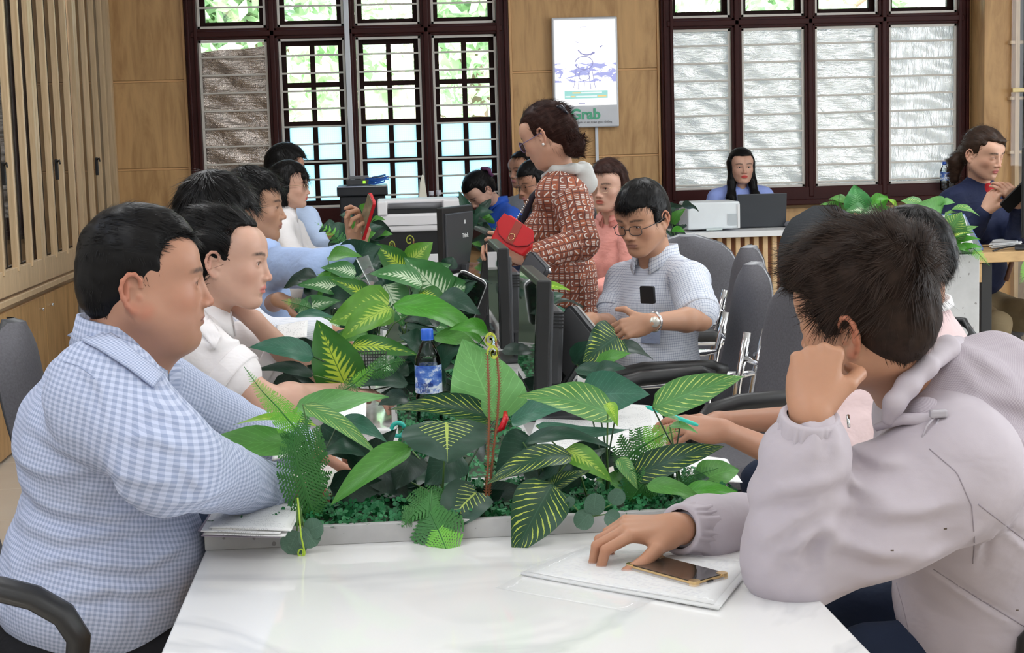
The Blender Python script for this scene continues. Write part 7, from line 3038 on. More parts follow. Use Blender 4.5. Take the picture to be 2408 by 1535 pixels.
# phone of the woman in navy
t = thing('mobile_phone', 'dark phone in the raised hands of the woman in navy', 'phone', P(2388, 462, 7.12))
bb = B()
bb.prism(rrect(.072, .150, .009), .009, frameM((0, 0, 0), (.6, .3, -.5), (.5, -.2, .7)))
bb.done('case', M_BLACKP, t)

# printed sheet standing by the striped sleeve
sheet('paper_form', 'white printed form lying on the leaves beside the striped sleeve', 'paper', [P(650, 798, 4.0), P(722, 795, 3.98), P(724, 755, 4.1), P(652, 765, 4.12)], printed_mat('form_print', sc=18), waves=.001)
# white papers between man and trough
def stack(label, corners, n, m, dz=.0022, name='paper_stack', seed=0, edge=None, group=None):
    cen = sum(A3(c) for c in corners) / 4
    t = thing(name, label, 'paper', cen, group=group)
    rs = random.Random(seed)
    for k in range(n):
        off = A3(rs.uniform(-.012, .012), rs.uniform(-.01, .01), .0006 + dz * k)
        sheet('x', '', '', [A3(c) + off for c in corners], m if (k == n - 1 or k % 3) else (edge or M_PAPER), th=.0015, waves=.0006, seed=seed + k, parent=t)
    return t


zt_ = TZ + .036
c = [Pz(482, 1262, zt_), Pz(668, 1268, zt_), Pz(700, 1205, zt_), Pz(520, 1200, zt_)]
stack('stack of printed papers on the left end of the front trough', c, 7, M_PRINTED, .0022, seed=3, edge=plain((.30, .26, .32), .8, name='dark_sheet'))
t = thing('paper_cutout', 'cream card cut-out shaped like a plane behind the papers', 'ornament', P(575, 1190, 2.90))
bb = B()
bb.prism([(-.040, -.026), (-.036, -.012), (-.006, -.006), (.006, .026), (.018, .032), (.022, .022), (.016, -.002), (.010, -.030), (-.004, -.030), (-.006, -.018), (-.030, -.022)], .002, frameM((0, 0, 0), (1, 0, .1), (-.1, 0, 1)))
bb.done('card', plain((.72, .58, .42), .7, name='tan_card'), t)
t = sheet('clipboard', 'blue edged folder held between the arms of the gingham shirt man', 'folder', [P(640, 1085, 2.98), P(712, 1060, 3.02), P(722, 1003, 3.2), P(655, 1005, 3.2)], M_PAPER, th=.004, waves=.0004)
b = B()
b.tube([A3(*x) - A3(*t.location) for x in (P(712, 1062, 3.015), P(722, 1003, 3.2))], .002, 5)
b.done('spine', plain((.05, .10, .45), .4, name='blue_edge'), t)
zz = TZ + .002
for i, (lab, cs) in enumerate((
        ('glossy plastic folder on the right side of the desk below the teal pen', [(1450, 1130), (1735, 1140), (1700, 1085), (1500, 1060)]),
        ('loose white papers on the desk behind the striped leaf', [(1240, 1075), (1470, 1080), (1480, 1000), (1270, 990)]),
        ('crumpled white papers under the hand with the pen', [(1400, 1035), (1560, 1030), (1540, 960), (1420, 950)]),
        ('white sheet standing among the leaves behind the trough', None),
        ('blue banded papers on the desk behind the pale leaf', [(760, 840), (905, 850), (890, 800), (780, 795)]))):
    if cs is None:
        sheet('paper_sheet', lab, 'paper', [P(775, 1005, 3.15), P(860, 1006, 3.15), P(862, 935, 3.3), P(790, 935, 3.3)], M_PRINTED, waves=.001)
        continue
    stack(lab, [Pz(x, y, zz) for x, y in cs], 3, M_PRINTED if i else M_PAPER, .002, seed=20 + i)
# stapler-like teal tape dispenser with white block
t = thing('tape_dispenser', 'small teal and white tape dispenser behind the dark striped leaf', 'dispenser', P(925, 1010, 3.3))
B().box((-.03, 0, -.004), (.05, .03, .014), bev=.003).done('block', M_WHITE, t)
b = B()
b.tube([(.010 + .014 * math.cos(q), 0, .0 + .014 * math.sin(q)) for q in np.linspace(.3, 2 * PI - .3, 14)], .005, 6)
b.done('ring', plain((.02, .42, .34), .4, name='teal_plastic'), t)
# black pen cup and wire basket among the leaves
t = thing('pen_cup', 'small brown cup among the leaves in front of the bottle', 'cup', (P(972, 790, 4.35)[0], 4.35, .784))
B().lathe([(0, 0), (.018, 0), (.020, .05), (.0185, .05), (.017, .004), (0, .004)], n=18).done('cup', plain((.22, .17, .12), .5, name='brown_plastic'), t)
t = thing('wire_basket', 'black wire mesh basket holding papers among the leaves', 'basket', P(862, 855, 3.95))
b = B()
for k in range(16):
    x = -.045 + .09 * k / 15
    b.tube([(x, -.035, -.035), (x * 1.1, -.04, .035)], .0011, 4)
for k in range(10):
    z = -.035 + .07 * k / 9
    b.tube([(-.048, -.0365, z), (.048, -.0365, z)], .0011, 4)
b.done('mesh_front', M_BLACKP, t)
B().box((0, .03, -.036), (.1, .13, .003)).done('bottom', M_BLACKP, t)
B().box((0, .03, 0), (.08, .10, .05)).done('paper_block', M_PAPER, t)
# grey card holder at the back, clear acrylic sheet among the leaves
t = thing('acrylic_stand', 'clear acrylic sign holder sticking out of the leaves before the phone man', 'stand', P(870, 640, 4.75))
k0 = A3(*t.location)
cs = [P(838, 608, 4.75), P(864, 600, 4.70), P(900, 690, 4.68), P(885, 700, 4.75)]
sheet('x', '', '', cs, gl_, th=.003, waves=0, parent=t, partname='panel')
b = B()
b.tube([P(838, 608, 4.745) - k0, P(885, 700, 4.745) - k0], .0016, 5)
b.done('polished_edge', plain((.75, .80, .78), .1), t)
# calendar, papers and cable on the oak desk
zd = pd[2] + .031
t = thing('desk_calendar', 'triangular desk calendar standing on the oak desk', 'calendar', (P(2300, 590, 6.95)[0], 6.98, zd))
k0 = A3(*t.location)
pa, pb_, pt = P(2332, 592, 6.93), P(2262, 590, 6.97), P(2310, 503, 6.98)
th_ = pt[2] - zd
bb = B()
bb.box((-.045, .03, th_ / 2), (.10, .003, th_), rot=Matrix.Rotation(0, 3, 'X'))
bb.bm.free()
for nm, pts, mm in (('page', [(-.14, .0, 0), (.00, -.0, 0), (-.045, .03, th_), (-.155, .03, th_)], plain((.78, .80, .80), .6, name='calendar_page')), ('side', [(.0, 0, 0), (.055, .05, 0), (-.040, .032, th_), (-.045, .03, th_)], plain((.32, .36, .40), .5, name='calendar_back'))):
    bb = B()
    vs = [bb.bm.verts.new(p) for p in pts]
    bb.bm.faces.new(vs)
    o = bb.done(nm, mm, t)
    o.modifiers.new('t', 'SOLIDIFY').thickness = .002
bb = B()
bb.tube([(-.155, .03, th_), (-.045, .03, th_), (.055, .05, .003), (.0, 0, .003)], .0022, 5)
bb.done('border', plain((.12, .25, .65), .4, name='blue_border'), t)
for k, (cc, zf) in enumerate((((.70, .55, .12), .93), ((.10, .30, .65), .86), ((.65, .15, .12), .78))):
    bb = B()
    bb.box((-.10 + .01 * k, .022 + .004 * (1 - k), th_ * zf), (.06, .004, .008))
    bb.done('heading', plain(cc, .5, name='calendar_print'), t)
stack('loose white papers on the oak desk at the far right', [Pz(2330, 585, zd), Pz(2400, 578, zd), Pz(2395, 560, zd), Pz(2345, 568, zd)], 6, M_PAPER, .003, seed=50)
t = thing('cable', 'dark cable curving over the oak desk', 'cable', (P(2370, 590, 7.0)[0], 7.0, zd))
k0 = A3(*t.location)
b = B()
b.tube([Pz(2335, 590, zd + .004) - k0, Pz(2360, 582, zd + .01) - k0, Pz(2385, 578, zd + .01) - k0, Pz(2430, 580, zd + .006) - k0], .004, 6)
b.done('cable', M_BLACKP, t)
t = monitor('edge of a black screen cut by the right border of the photo', (P(2404, 500, 6.95)[0] + .05, 7.05, zd), face(-.93, .38), w=.42, h=.40)
# wall things: window sill sticky shapes
# ------------------------------------------------------------------ foliage
def leaf_mat(name, kind, c, c2=(.55, .70, .12), edge=None, back=None):
    m, nt, b = new_mat(name)
    uv = nt.nodes.new('ShaderNodeTexCoord').outputs['UV']
    s = N(nt, 'ShaderNodeSeparateXYZ')
    L(nt, uv, s.inputs[0])
    u = s.outputs[0]
    vv = mth(nt, 'MULTIPLY_ADD', s.outputs[1], 2.0, -1.0)
    v = mth(nt, 'ABSOLUTE', vv)
    oc = objco(nt)
    n1 = noise(nt, mapping(nt, uv, (3, 2, 1)), 3.0, 3)
    base = mixc(nt, n1, tuple(x * .80 for x in c), tuple(min(1, x * 1.2) for x in c))
    # lateral veins sweep forward from the midrib
    ph = mth(nt, 'ADD', mth(nt, 'SUBTRACT', mth(nt, 'MULTIPLY', u, 11), mth(nt, 'MULTIPLY', v, 3.2)), mth(nt, 'MULTIPLY', n1, .5))
    fr_ = mth(nt, 'FRACT', ph)
    vein = mth(nt, 'LESS_THAN', mth(nt, 'ABSOLUTE', mth(nt, 'SUBTRACT', fr_, .5)), .045)
    mid = mth(nt, 'LESS_THAN', v, .022)
    veins = mth(nt, 'MAXIMUM', vein, mid)
    tri = mth(nt, 'ABSOLUTE', mth(nt, 'SUBTRACT', fr_, .5))
    col = base
    vc = tuple(min(1, x * 1.45 + .02) for x in c)
    if kind == 'plain':
        col = mixc(nt, mth(nt, 'MULTIPLY', veins, .55), base, vc)
    elif kind == 'stripe':
        n2 = noise(nt, mapping(nt, uv, (10, 3, 1)), 1.0, 2)
        wd = mth(nt, 'MULTIPLY', mth(nt, 'SUBTRACT', 1.0, mth(nt, 'ABSOLUTE', mth(nt, 'MULTIPLY_ADD', v, 2.2, -1.2))), .17)
        st = mth(nt, 'LESS_THAN', tri, mth(nt, 'MULTIPLY', wd, mth(nt, 'MULTIPLY_ADD', n2, 2.4, -.45)))
        col = mixc(nt, mth(nt, 'MULTIPLY', mid, .5), base, vc)
        col = mixc(nt, mth(nt, 'MULTIPLY', st, .9), col, c2)
    elif kind == 'splash':
        # pale centre with jagged feathered edge
        lim = mth(nt, 'MULTIPLY', mth(nt, 'SUBTRACT', 1.05, u), mth(nt, 'MULTIPLY_ADD', tri, 1.5, .12))
        lim = mth(nt, 'ADD', lim, mth(nt, 'MULTIPLY_ADD', n1, .5, -.25))
        f = mth(nt, 'MULTIPLY', mth(nt, 'SUBTRACT', lim, v), 6.0, clamp=True)
        col = mixc(nt, f, base, c2)
        col = mixc(nt, mth(nt, 'MULTIPLY', mid, .8), col, tuple(min(1, x * 1.1) for x in c) if edge is None else edge)
    elif kind == 'mid':
        lim = mth(nt, 'MULTIPLY', mth(nt, 'LESS_THAN', tri, .10), mth(nt, 'LESS_THAN', v, mth(nt, 'SUBTRACT', .75, u)))
        wm = mth(nt, 'LESS_THAN', v, mth(nt, 'MULTIPLY_ADD', u, -.035, .045))
        col = mixc(nt, mth(nt, 'MAXIMUM', lim, wm), base, c2)
    g = N(nt, 'ShaderNodeNewGeometry')
    bk = back or tuple(min(1, x * 1.1 + .03) for x in c)
    col = mixc(nt, mth(nt, 'MULTIPLY', g.outputs['Backfacing'], .7), col, bk)
    L(nt, col, b.inputs['Base Color'])
    setp(b, rough=.38, spec=.42)
    bump(nt, mth(nt, 'MULTIPLY', veins, -1.0), b, .30, .0012)
    tl = N(nt, 'ShaderNodeBsdfTranslucent')
    L(nt, col, tl.inputs[0])
    mx = N(nt, 'ShaderNodeMixShader')
    mx.inputs[0].default_value = .18
    L(nt, b.outputs[0], mx.inputs[1])
    L(nt, tl.outputs[0], mx.inputs[2])
    L(nt, mx.outputs[0], nt.nodes['Material Output'].inputs[0])
    return m


Y_ = (.56, .66, .10)
LM = dict(
    gp=leaf_mat('mid_green_leaf', 'plain', (.085, .27, .045)),
    lp=leaf_mat('light_green_leaf', 'plain', (.16, .40, .12)),
    bp=leaf_mat('bright_green_leaf', 'plain', (.07, .30, .025)),
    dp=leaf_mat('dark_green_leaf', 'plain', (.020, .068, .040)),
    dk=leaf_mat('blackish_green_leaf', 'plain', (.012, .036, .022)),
    bg=leaf_mat('blue_green_leaf', 'plain', (.045, .16, .10)),
    ds=leaf_mat('dark_striped_leaf', 'stripe', (.014, .065, .028), Y_),
    ls=leaf_mat('light_striped_leaf', 'stripe', (.10, .28, .075), (.60, .74, .20)),
    dm=leaf_mat('dark_leaf_pale_midrib', 'mid', (.035, .085, .055), (.48, .60, .14)),
    sy=leaf_mat('yellow_centred_leaf', 'splash', (.035, .16, .020), (.50, .66, .06)),
    sl=leaf_mat('lime_centred_leaf', 'splash', (.12, .32, .035), (.44, .62, .10)),
    sw=leaf_mat('white_centred_leaf', 'splash', (.055, .20, .055), (.62, .76, .52)),
    ly=leaf_mat('lime_leaf', 'splash', (.20, .42, .03), (.48, .66, .08)),
)
M_STEM = plain((.10, .20, .05), .5, name='green_stem')
M_STEMD = plain((.035, .075, .03), .5, name='dark_stem')
M_BROWN = plain((.22, .07, .025), .5, name='red_brown_stem')
M_FERN = plain((.035, .17, .028), .5, name='fern_green', nz=.3)
M_FERNL = plain((.16, .48, .045), .5, name='fern_bright_green', nz=.25)
M_CLOVER = plain((.014, .17, .050), .5, name='clover_green', nz=.5, nscale=25)
M_EUC = leaf_mat('eucalyptus_leaf', 'plain', (.085, .17, .115))


def leaf(parent, k0, a, b_, w, kind, up=.5, cup=.25, arch=.12, wave=.06, roll=0.0, seed=0, heart=.0, rnd=False, name='leaf', n=14, mm=9):
    """blade from its base a to its tip b_, half width w; up = how far the face turns to the sky"""
    a, b_ = A3(a), A3(b_)
    d = b_ - a
    ln = np.linalg.norm(d)
    d /= ln
    f = nrm(A3(0, -1, 0) * (1 - up) + A3(0, 0, 1) * up)
    nn = f - d * (f @ d)
    if np.linalg.norm(nn) < .15:
        nn = A3(1, 0, .2) - d * d[0]
    nn = nrm(nn)
    sd = np.cross(d, nn)
    if roll:
        nn, sd = nn * math.cos(roll) + sd * math.sin(roll), sd * math.cos(roll) - nn * math.sin(roll)
    rs = random.Random(seed)
    p1, p2 = rs.random() * 6, rs.random() * 6
    rows, uvs = [], []
    for i in range(n + 1):
        t = i / n
        prof = (math.sin(PI * t ** .62) ** .85) * (1 - .15 * t) if 0 < t < 1 else 0.0
        if rnd:
            prof = math.sqrt(max(0, 1 - (2 * t - 1) ** 2)) * .95
        prof = max(prof, .006 if t in (0, 1) else 0)
        if heart:
            prof = max(prof, math.sin(PI * min(1, t + .22) ** .9) ** .7 * (1 if t > .02 else .5) if t < .35 else prof)
        back = -heart * ln * .16 * max(0, 1 - t / .22)
        r, q = [], []
        for j in range(mm):
            v = -1 + 2 * j / (mm - 1)
            z = arch * ln * math.sin(PI * t) - arch * ln * .35 * t * t + cup * w * prof * v * v * (1 if True else 0) - cup * w * .3
            z += wave * w * (math.sin(t * 9 + p1 + v * 1.5) * abs(v) + .5 * math.sin(t * 17 + p2) * v * v)
            p = a + d * (ln * t + back * abs(v)) + sd * (w * prof * v) + nn * z
            r.append(p - k0)
            q.append((t, v * .5 + .5))
        rows.append(r)
        uvs.append(q)
    o = B().grid(rows, uvs)
    o = o.done(name, LM[kind] if isinstance(kind, str) else kind, parent, recalc=False)
    return o


def plant(label, root, leaves, Y0, filler=0, fill_box=None, stem=True, seed=1, fk=('dp', 'dk', 'dp'), name='potted_foliage', cat='plant', wf=(.022, .04)):
    """root: (px, py) of the foot; leaves: (bx, by, tx, ty, w_px, kind, dY, {options})"""
    k0 = P(root[0], root[1], Y0)
    t = thing(name, label, cat, k0)
    rs = random.Random(seed)
    for i, lf in enumerate(leaves):
        bx, by, tx, ty, wp, kind, dY = lf[:7]
        kw = dict(lf[7]) if len(lf) > 7 else {}
        dt = kw.pop('dt', -.04)
        Yb = Y0 + dY
        a, b_ = P(bx, by, Yb), P(tx, ty, Yb + dt)
        w = wp * Yb / FPX * (1.18 if 3.5 < Y0 < 6 else 1)
        leaf(t, k0, a, b_, w, kind, seed=seed * 50 + i, **kw)
        if stem:
            m = (A3(0, 0, 0) + (a - k0)) * .5 + A3(0, 0, .01)
            r0 = A3(rs.uniform(-.02, .02), rs.uniform(-.02, .02), 0)
            B().tube([r0, r0 * .5 + (a - k0) * A3(.3, .3, .55), a - k0], [.0022, .0018, .0014], 5).done('stem', M_STEM if i % 2 else M_STEMD, t)
    if filler:
        x0, y0, x1, y1 = fill_box
        for i in range(filler):
            x, y = rs.uniform(x0, x1), rs.uniform(y0, y1)
            Y = Y0 + rs.uniform(.0, .14)
            a = P(x, y, Y)
            an = rs.uniform(-.4, PI + .4)
            ln = rs.uniform(.07, .12)
            b_ = a + A3(math.cos(an) * ln, rs.uniform(-.05, .05), math.sin(an) * ln * .5 - .01)
            leaf(t, k0, a, b_, rs.uniform(*wf), rs.choice(fk), up=rs.uniform(.2, .7), roll=rs.uniform(-.5, .5), seed=seed * 90 + i, n=10, mm=7)
    return t, k0


def fern(label, pts, Y0, w_px, tipbright=.35, n=26, dY=-.05, name='fern', down=.15, face_=(0, -1, .25), m=None, m2=None, nl=8):
    """feathery frond along a path of pixels"""
    k0 = P(pts[0][0], pts[0][1], Y0)
    t = thing(name, label, 'plant', k0)
    c = [P(x, y, Y0 + dY * i / (len(pts) - 1)) - k0 for i, (x, y) in enumerate(pts)]
    # resample
    seg = [np.linalg.norm(b - a) for a, b in zip(c, c[1:])]
    tot = sum(seg)

    def at(s):
        s *= tot
        for i, l in enumerate(seg):
            if s <= l or i == len(seg) - 1:
                return c[i] + (c[i + 1] - c[i]) * min(1, s / l), nrm(c[i + 1] - c[i])
            s -= l
    B().tube([at(i / 16)[0] for i in range(17)], [.0018 - .0012 * i / 16 for i in range(17)], 5).done('stem', m or M_FERN, t)
    for part, lo, hi, mt in (('frond', 0, 1 - tipbright, m or M_FERN), ('frond_tip', 1 - tipbright, 1.001, m2 or M_FERNL)):
        bb = B()
        rs = random.Random(len(pts) * 7 + int(w_px))
        for i in range(n):
            s = .06 + .94 * i / n
            if not (lo <= s < hi):
                continue
            p, d = at(s)
            fc = nrm(A3(face_) - d * (A3(face_) @ d))
            sd = np.cross(d, fc)
            L_ = w_px * Y0 / FPX * (math.sin(PI * min(1, s * .92 + .08)) ** .6) * (1.15 - .85 * s)
            for sg in (1, -1):
                q = nrm(sd * sg + d * .45 - fc * down + A3(rs.uniform(-.1, .1), 0, rs.uniform(-.1, .1)))
                pn = nrm(np.cross(q, fc))
                for k in range(nl):
                    s2 = (k + .5) / nl
                    c0 = p + q * L_ * s2 - fc * down * L_ * s2 * s2 * .6
                    ll = L_ * .27 * (1 - s2 * .72)
                    for s3 in (1, -1):
                        e = c0 + pn * s3 * ll + q * ll * .5
                        h = q * L_ / nl * .36
                        v = [bb.bm.verts.new([float(z) for z in x]) for x in (c0 - h, c0 + h, e + h * .45, e - h * .7)]
                        bb.bm.faces.new(v)
        bb.done(part, mt, t, recalc=False)
    return t


def clover(label, x0, x1, y0, y1, z, n, seed, parent_label=None, s=.007, h=.03):
    """tufts of small round artificial leaves, too many to count"""
    rs = np.random.RandomState(seed)
    c = np.stack([rs.uniform(x0, x1, n), rs.uniform(y0, y1, n), z + h * rs.rand(n) ** 1.5], 1)
    V, F = [], []
    for k in range(n):
        nn = nrm(rs.randn(3) + A3(0, -.6, 1.2))
        x = nrm(np.cross(nn, rs.randn(3)))
        y = np.cross(nn, x)
        for q in range(3):
            a = 2.1 * q
            dr = x * math.cos(a) + y * math.sin(a)
            sd = np.cross(nn, dr)
            ss = s * (.7 + .6 * rs.rand())
            i0 = len(V)
            p = c[k]
            V += [p, p + dr * ss * .6 - sd * ss * .55, p + dr * ss * 1.3 - sd * ss * .3, p + dr * ss * 1.3 + sd * ss * .3, p + dr * ss * .6 + sd * ss * .55]
            F.append([i0, i0 + 1, i0 + 2, i0 + 3])
            F.append([i0, i0 + 3, i0 + 4, i0])
    V = np.array(V)
    me = bpy.data.meshes.new('ground_cover')
    me.from_pydata([tuple(v) for v in V], [], [tuple(f) if f[3] != f[0] else tuple(f[:3]) for f in F])
    o = link('ground_cover', me, M_CLOVER)
    o['kind'] = 'stuff'
    o['label'] = label
    o['category'] = 'foliage'
    return o


clover('carpet of tiny artificial clover leaves in the front trough', TXL + .01, TXR - .01, 2.70, 2.97, TZ + .020, 2600, 1)
clover('tiny artificial leaves filling the middle trough', .01, .29, 3.03, 5.07, TZ + .020, 2200, 2, h=.02)

# ---- the front trough ------------------------------------------------------------------------
plant('leafy plant at the left of the front trough, one plain leaf reaching over the gingham sleeve', (742, 1225), [
    (716, 1042, 394, 1058, 40, 'gp', -.05, dict(up=.45, wave=.16, arch=.06)),
    (745, 1000, 550, 992, 20, 'ly', .0, dict(up=.7, arch=.1)),
    (690, 962, 912, 930, 33, 'lp', .05, dict(up=.35, wave=.2, arch=.04)),
    (712, 950, 892, 1068, 24, 'ls', -.02, dict(up=.5, arch=.1)),
    (800, 985, 910, 1035, 26, 'bg', .06, {}),
    (752, 1000, 890, 1090, 48, 'dp', .08, dict(up=.2)),
    (966, 1048, 774, 1184, 38, 'gp', -.10, dict(up=.35, cup=.5, arch=.10, roll=.2)),
    (835, 1120, 930, 1010, 45, 'dk', .08, dict(up=.2)),
], 2.84, filler=9, fill_box=(760, 1060, 930, 1190), seed=1)
plant('dark plant with a pale-ribbed drooping leaf in the middle of the front trough', (1060, 1225), [
    (1165, 985, 917, 955, 36, 'ds', .05, dict(up=.45, arch=.14, cup=.5)),
    (1050, 995, 1052, 1090, 108, 'dm', -.10, dict(up=.35, cup=-.25, arch=.05, heart=.6)),
    (1120, 1155, 1040, 1252, 62, 'dm', -.08, dict(up=.3, heart=.5, roll=.3)),
    (970, 1060, 930, 1150, 50, 'dk', .04, dict(up=.2)),
    (1080, 1060, 1000, 1140, 55, 'dp', .03, dict(up=.2)),
    (880, 1090, 960, 1170, 46, 'dk', .05, dict(up=.2)),
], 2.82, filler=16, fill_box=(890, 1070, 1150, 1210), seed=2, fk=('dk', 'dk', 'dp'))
plant('plant with one big upright pale green leaf behind the curled sprigs', (1165, 1215), [
    (1168, 985, 1088, 797, 92, 'lp', .0, dict(up=.12, wave=.10, arch=.02, cup=.12, heart=.2, dt=.02)),
], 2.86, seed=3)
plant('plant with long striped leaf hanging over the trough edge onto the marble', (1290, 1205), [
    (1300, 1135, 1207, 1305, 72, 'ds', -.13, dict(up=.35, arch=.10, cup=.2, dt=-.06)),
    (1345, 1070, 1142, 1132, 40, 'ds', -.08, dict(up=.55, arch=.14)),
    (1255, 1030, 1165, 1125, 58, 'dp', .02, dict(up=.2)),
    (1230, 1040, 1440, 1045, 27, 'dp', .0, dict(up=.6, arch=.15)),
    (1330, 1055, 1440, 1130, 33, 'sl', -.03, dict(up=.4)),
    (1270, 1130, 1400, 1100, 32, 'dp', .0, dict(up=.5)),
    (1290, 1150, 1385, 1105, 22, 'ds', -.05, dict(up=.4)),
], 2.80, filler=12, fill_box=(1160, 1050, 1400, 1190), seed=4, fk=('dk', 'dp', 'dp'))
plant('plant with wide light striped leaf curled at its end, right of the pale upright leaf', (1420, 1215), [
    (1448, 975, 1221, 925, 52, 'ls', -.02, dict(up=.45, arch=.10, cup=.3)),
    (1430, 945, 1452, 1000, 17, 'ly', -.06, dict(up=.2)),
    (1380, 930, 1526, 925, 56, 'bg', .08, dict(up=.3, heart=.4)),
    (1260, 1000, 1482, 1012, 25, 'bg', .02, dict(up=.6, arch=-.08)),
    (1395, 880, 1470, 862, 26, 'dp', .12, {}),
], 2.84, seed=5)
plant('tall stemmed plant at the right of the front trough with a striped leaf over the grey chairs', (1600, 1190), [
    (1535, 958, 1750, 882, 46, 'ls', -.08, dict(up=.35, arch=.07, wave=.12)),
    (1485, 1120, 1702, 1046, 42, 'ds', -.04, dict(up=.4, arch=.10)),
    (1600, 1000, 1560, 975, 10, 'lp', -.07, {}),
    (1575, 1000, 1640, 1015, 13, 'lp', -.07, {}),
    (1600, 1165, 1745, 1158, 27, 'bp', -.10, dict(up=.55, arch=.14)),
    (1520, 1140, 1660, 1175, 26, 'gp', -.10, dict(up=.5)),
    (1455, 1075, 1500, 1150, 20, 'ls', -.02, dict(up=.3)),
], 2.80, filler=8, fill_box=(1450, 1110, 1640, 1180), seed=6, fk=('dp', 'gp', 'dp'))
fern('tall bright tipped fern at the left end of the front trough', [(712, 1195), (735, 1110), (715, 1030), (655, 960), (612, 915), (574, 862)], 2.78, 58, .48, n=54, dY=-.08, down=.1)
fern('dark fern beside the tall bright tipped fern, over the gingham cuff', [(745, 1230), (722, 1170), (700, 1100), (690, 1040), (705, 985)], 2.74, 74, .0, n=24, dY=-.06, down=.25)
fern('fern drooping over the trough edge with a lime tip on the marble', [(1015, 1150), (1010, 1200), (1035, 1255), (1065, 1330)], 2.74, 88, .45, n=30, dY=-.13, down=.3)
fern('second fern drooping beside it, shorter and darker', [(1060, 1160), (985, 1195), (945, 1240)], 2.74, 60, .0, n=20, dY=-.06, down=.3)
fern('pale green fern fanning out below the teal pen', [(1450, 1110), (1490, 1060), (1560, 1020), (1600, 1012)], 2.86, 62, .5, n=22, dY=.02)
fern('small dark fern sprig on the right by the lilac sleeve', [(1580, 1160), (1620, 1120), (1690, 1100)], 2.74, 30, .1, n=16, dY=-.02)
fern('low dark fern under the striped leaves, right of the middle', [(1480, 1180), (1510, 1140), (1560, 1120)], 2.76, 60, .1, n=18, dY=-.03)


def discs(label, root, Y0, items, tip=None):
    k0 = P(root[0], root[1], Y0)
    t = thing('eucalyptus_sprig', label, 'plant', k0)
    for i, (x, y, r, ux, uy) in enumerate(items):
        a, b_ = P(x - ux * r, y - uy * r, Y0 - .01), P(x + ux * r, y + uy * r, Y0 - .02)
        leaf(t, k0, a, b_, r * 1.02 * Y0 / FPX, M_EUC, up=.15, arch=.03, wave=.03, cup=.1, rnd=True, seed=i)
        B().tube([A3(0, 0, 0), (a - k0) * .5 + A3(0, .004, .004), a - k0], .0012, 5).done('stem', M_STEM, t)
    if tip:
        bb = [P(tip[0] + math.cos(q) * 9 * (1 - q / 14), tip[1] + math.sin(q) * 9, Y0 - .03) - k0 for q in np.linspace(0, 9, 22)]
        B().tube([(0, 0, 0), P(tip[0], tip[1] - 40, Y0 - .03) - k0] + bb, .0016, 5).done('curled_tip', plain((.42, .60, .05), .5, name='lime_tip'), t)
    return t


discs('eucalyptus sprig with round leaves hanging on the trough edge at the left', (700, 1170), 2.66, [(688, 1275, 30, -.4, .9), (728, 1262, 29, .6, .7), (738, 1242, 27, .8, -.3), (700, 1282, 24, .1, 1)], (708, 1300))
discs('eucalyptus sprig with round grey-green leaves left of the resting hand', (1375, 1230), 2.66, [(1398, 1186, 27, .1, -1), (1372, 1222, 26, -.6, .7), (1450, 1168, 22, .5, -.8), (1440, 1218, 22, .8, .4), (1340, 1180, 14, -.6, -.6)])


def sprig(label, pts, Y0, curl, r=13, col=None):
    k0 = P(pts[0][0], pts[0][1], Y0)
    t = thing('fiddlehead_sprig', label, 'plant', k0)
    c = [P(x, y, Y0) - k0 for x, y in pts]
    b = B()
    b.tube(c, [.0020] * len(c), 6)
    k = 0
    for a, e in zip(c, c[1:]):
        nst = max(2, int(np.linalg.norm(e - a) / .0045))
        for i in range(nst):
            p = a + (e - a) * i / nst
            for sg in (1, -1):
                d = nrm(A3(sg * .8, -.2, .8))
                v = [b.bm.verts.new([float(z) for z in x]) for x in (p, p + A3(0, 0, .0022), p + d * .0085)]
                b.bm.faces.new(v)
    b.done('stem', col or M_BROWN, t)
    b = B()
    sp = []
    for q in np.linspace(0, 2.6 * PI, 30):
        rr = r * (1 - q / (3.2 * PI)) * curl
        sp.append(P(pts[-1][0] + r * curl - math.cos(q) * rr * 1.0, pts[-1][1] - math.sin(q) * abs(rr) * 1.3, Y0) - k0)
    b.tube(sp, [.0022 - .0008 * i / 29 for i in range(30)], 6)
    for i, p in enumerate(sp):
        b.box(p + A3(0, -.001, 0), (.0016, .005, .0052))
    b.done('curled_tip', plain((.50, .55, .06), .5, name='lime_yellow_tip'), t)
    return t


sprig('left one of the two tall red-brown sprigs with curled lime tops', [(1143, 1165), (1148, 1080), (1150, 980), (1149, 900), (1146, 830)], 2.70, 1, 14)
sprig('right one of the two tall red-brown sprigs, taller and leaning right', [(1150, 1165), (1160, 1060), (1170, 980), (1174, 900), (1166, 800)], 2.71, -1, 14)
sprig('short curled sprig in front of the big printer', [(968, 640), (972, 600), (973, 565)], 5.9, -1, 10, M_BROWN)
sprig('smaller curled sprig left of it', [(945, 640), (935, 600), (928, 575)], 5.9, -1, 7, M_BROWN)
t = thing('red_ribbon', 'shiny red plastic loop among the dark leaves right of the sprigs', 'ribbon', P(1182, 995, 2.84))
k0 = A3(*t.location)
B().tube([P(1168, 1015, 2.84) - k0, P(1180, 1005, 2.82) - k0, P(1189, 985, 2.82) - k0, P(1188, 970, 2.84) - k0], [.003, .006, .006, .004], 8).done('loop', plain((.65, .01, .02), .25, name='red_plastic'), t)

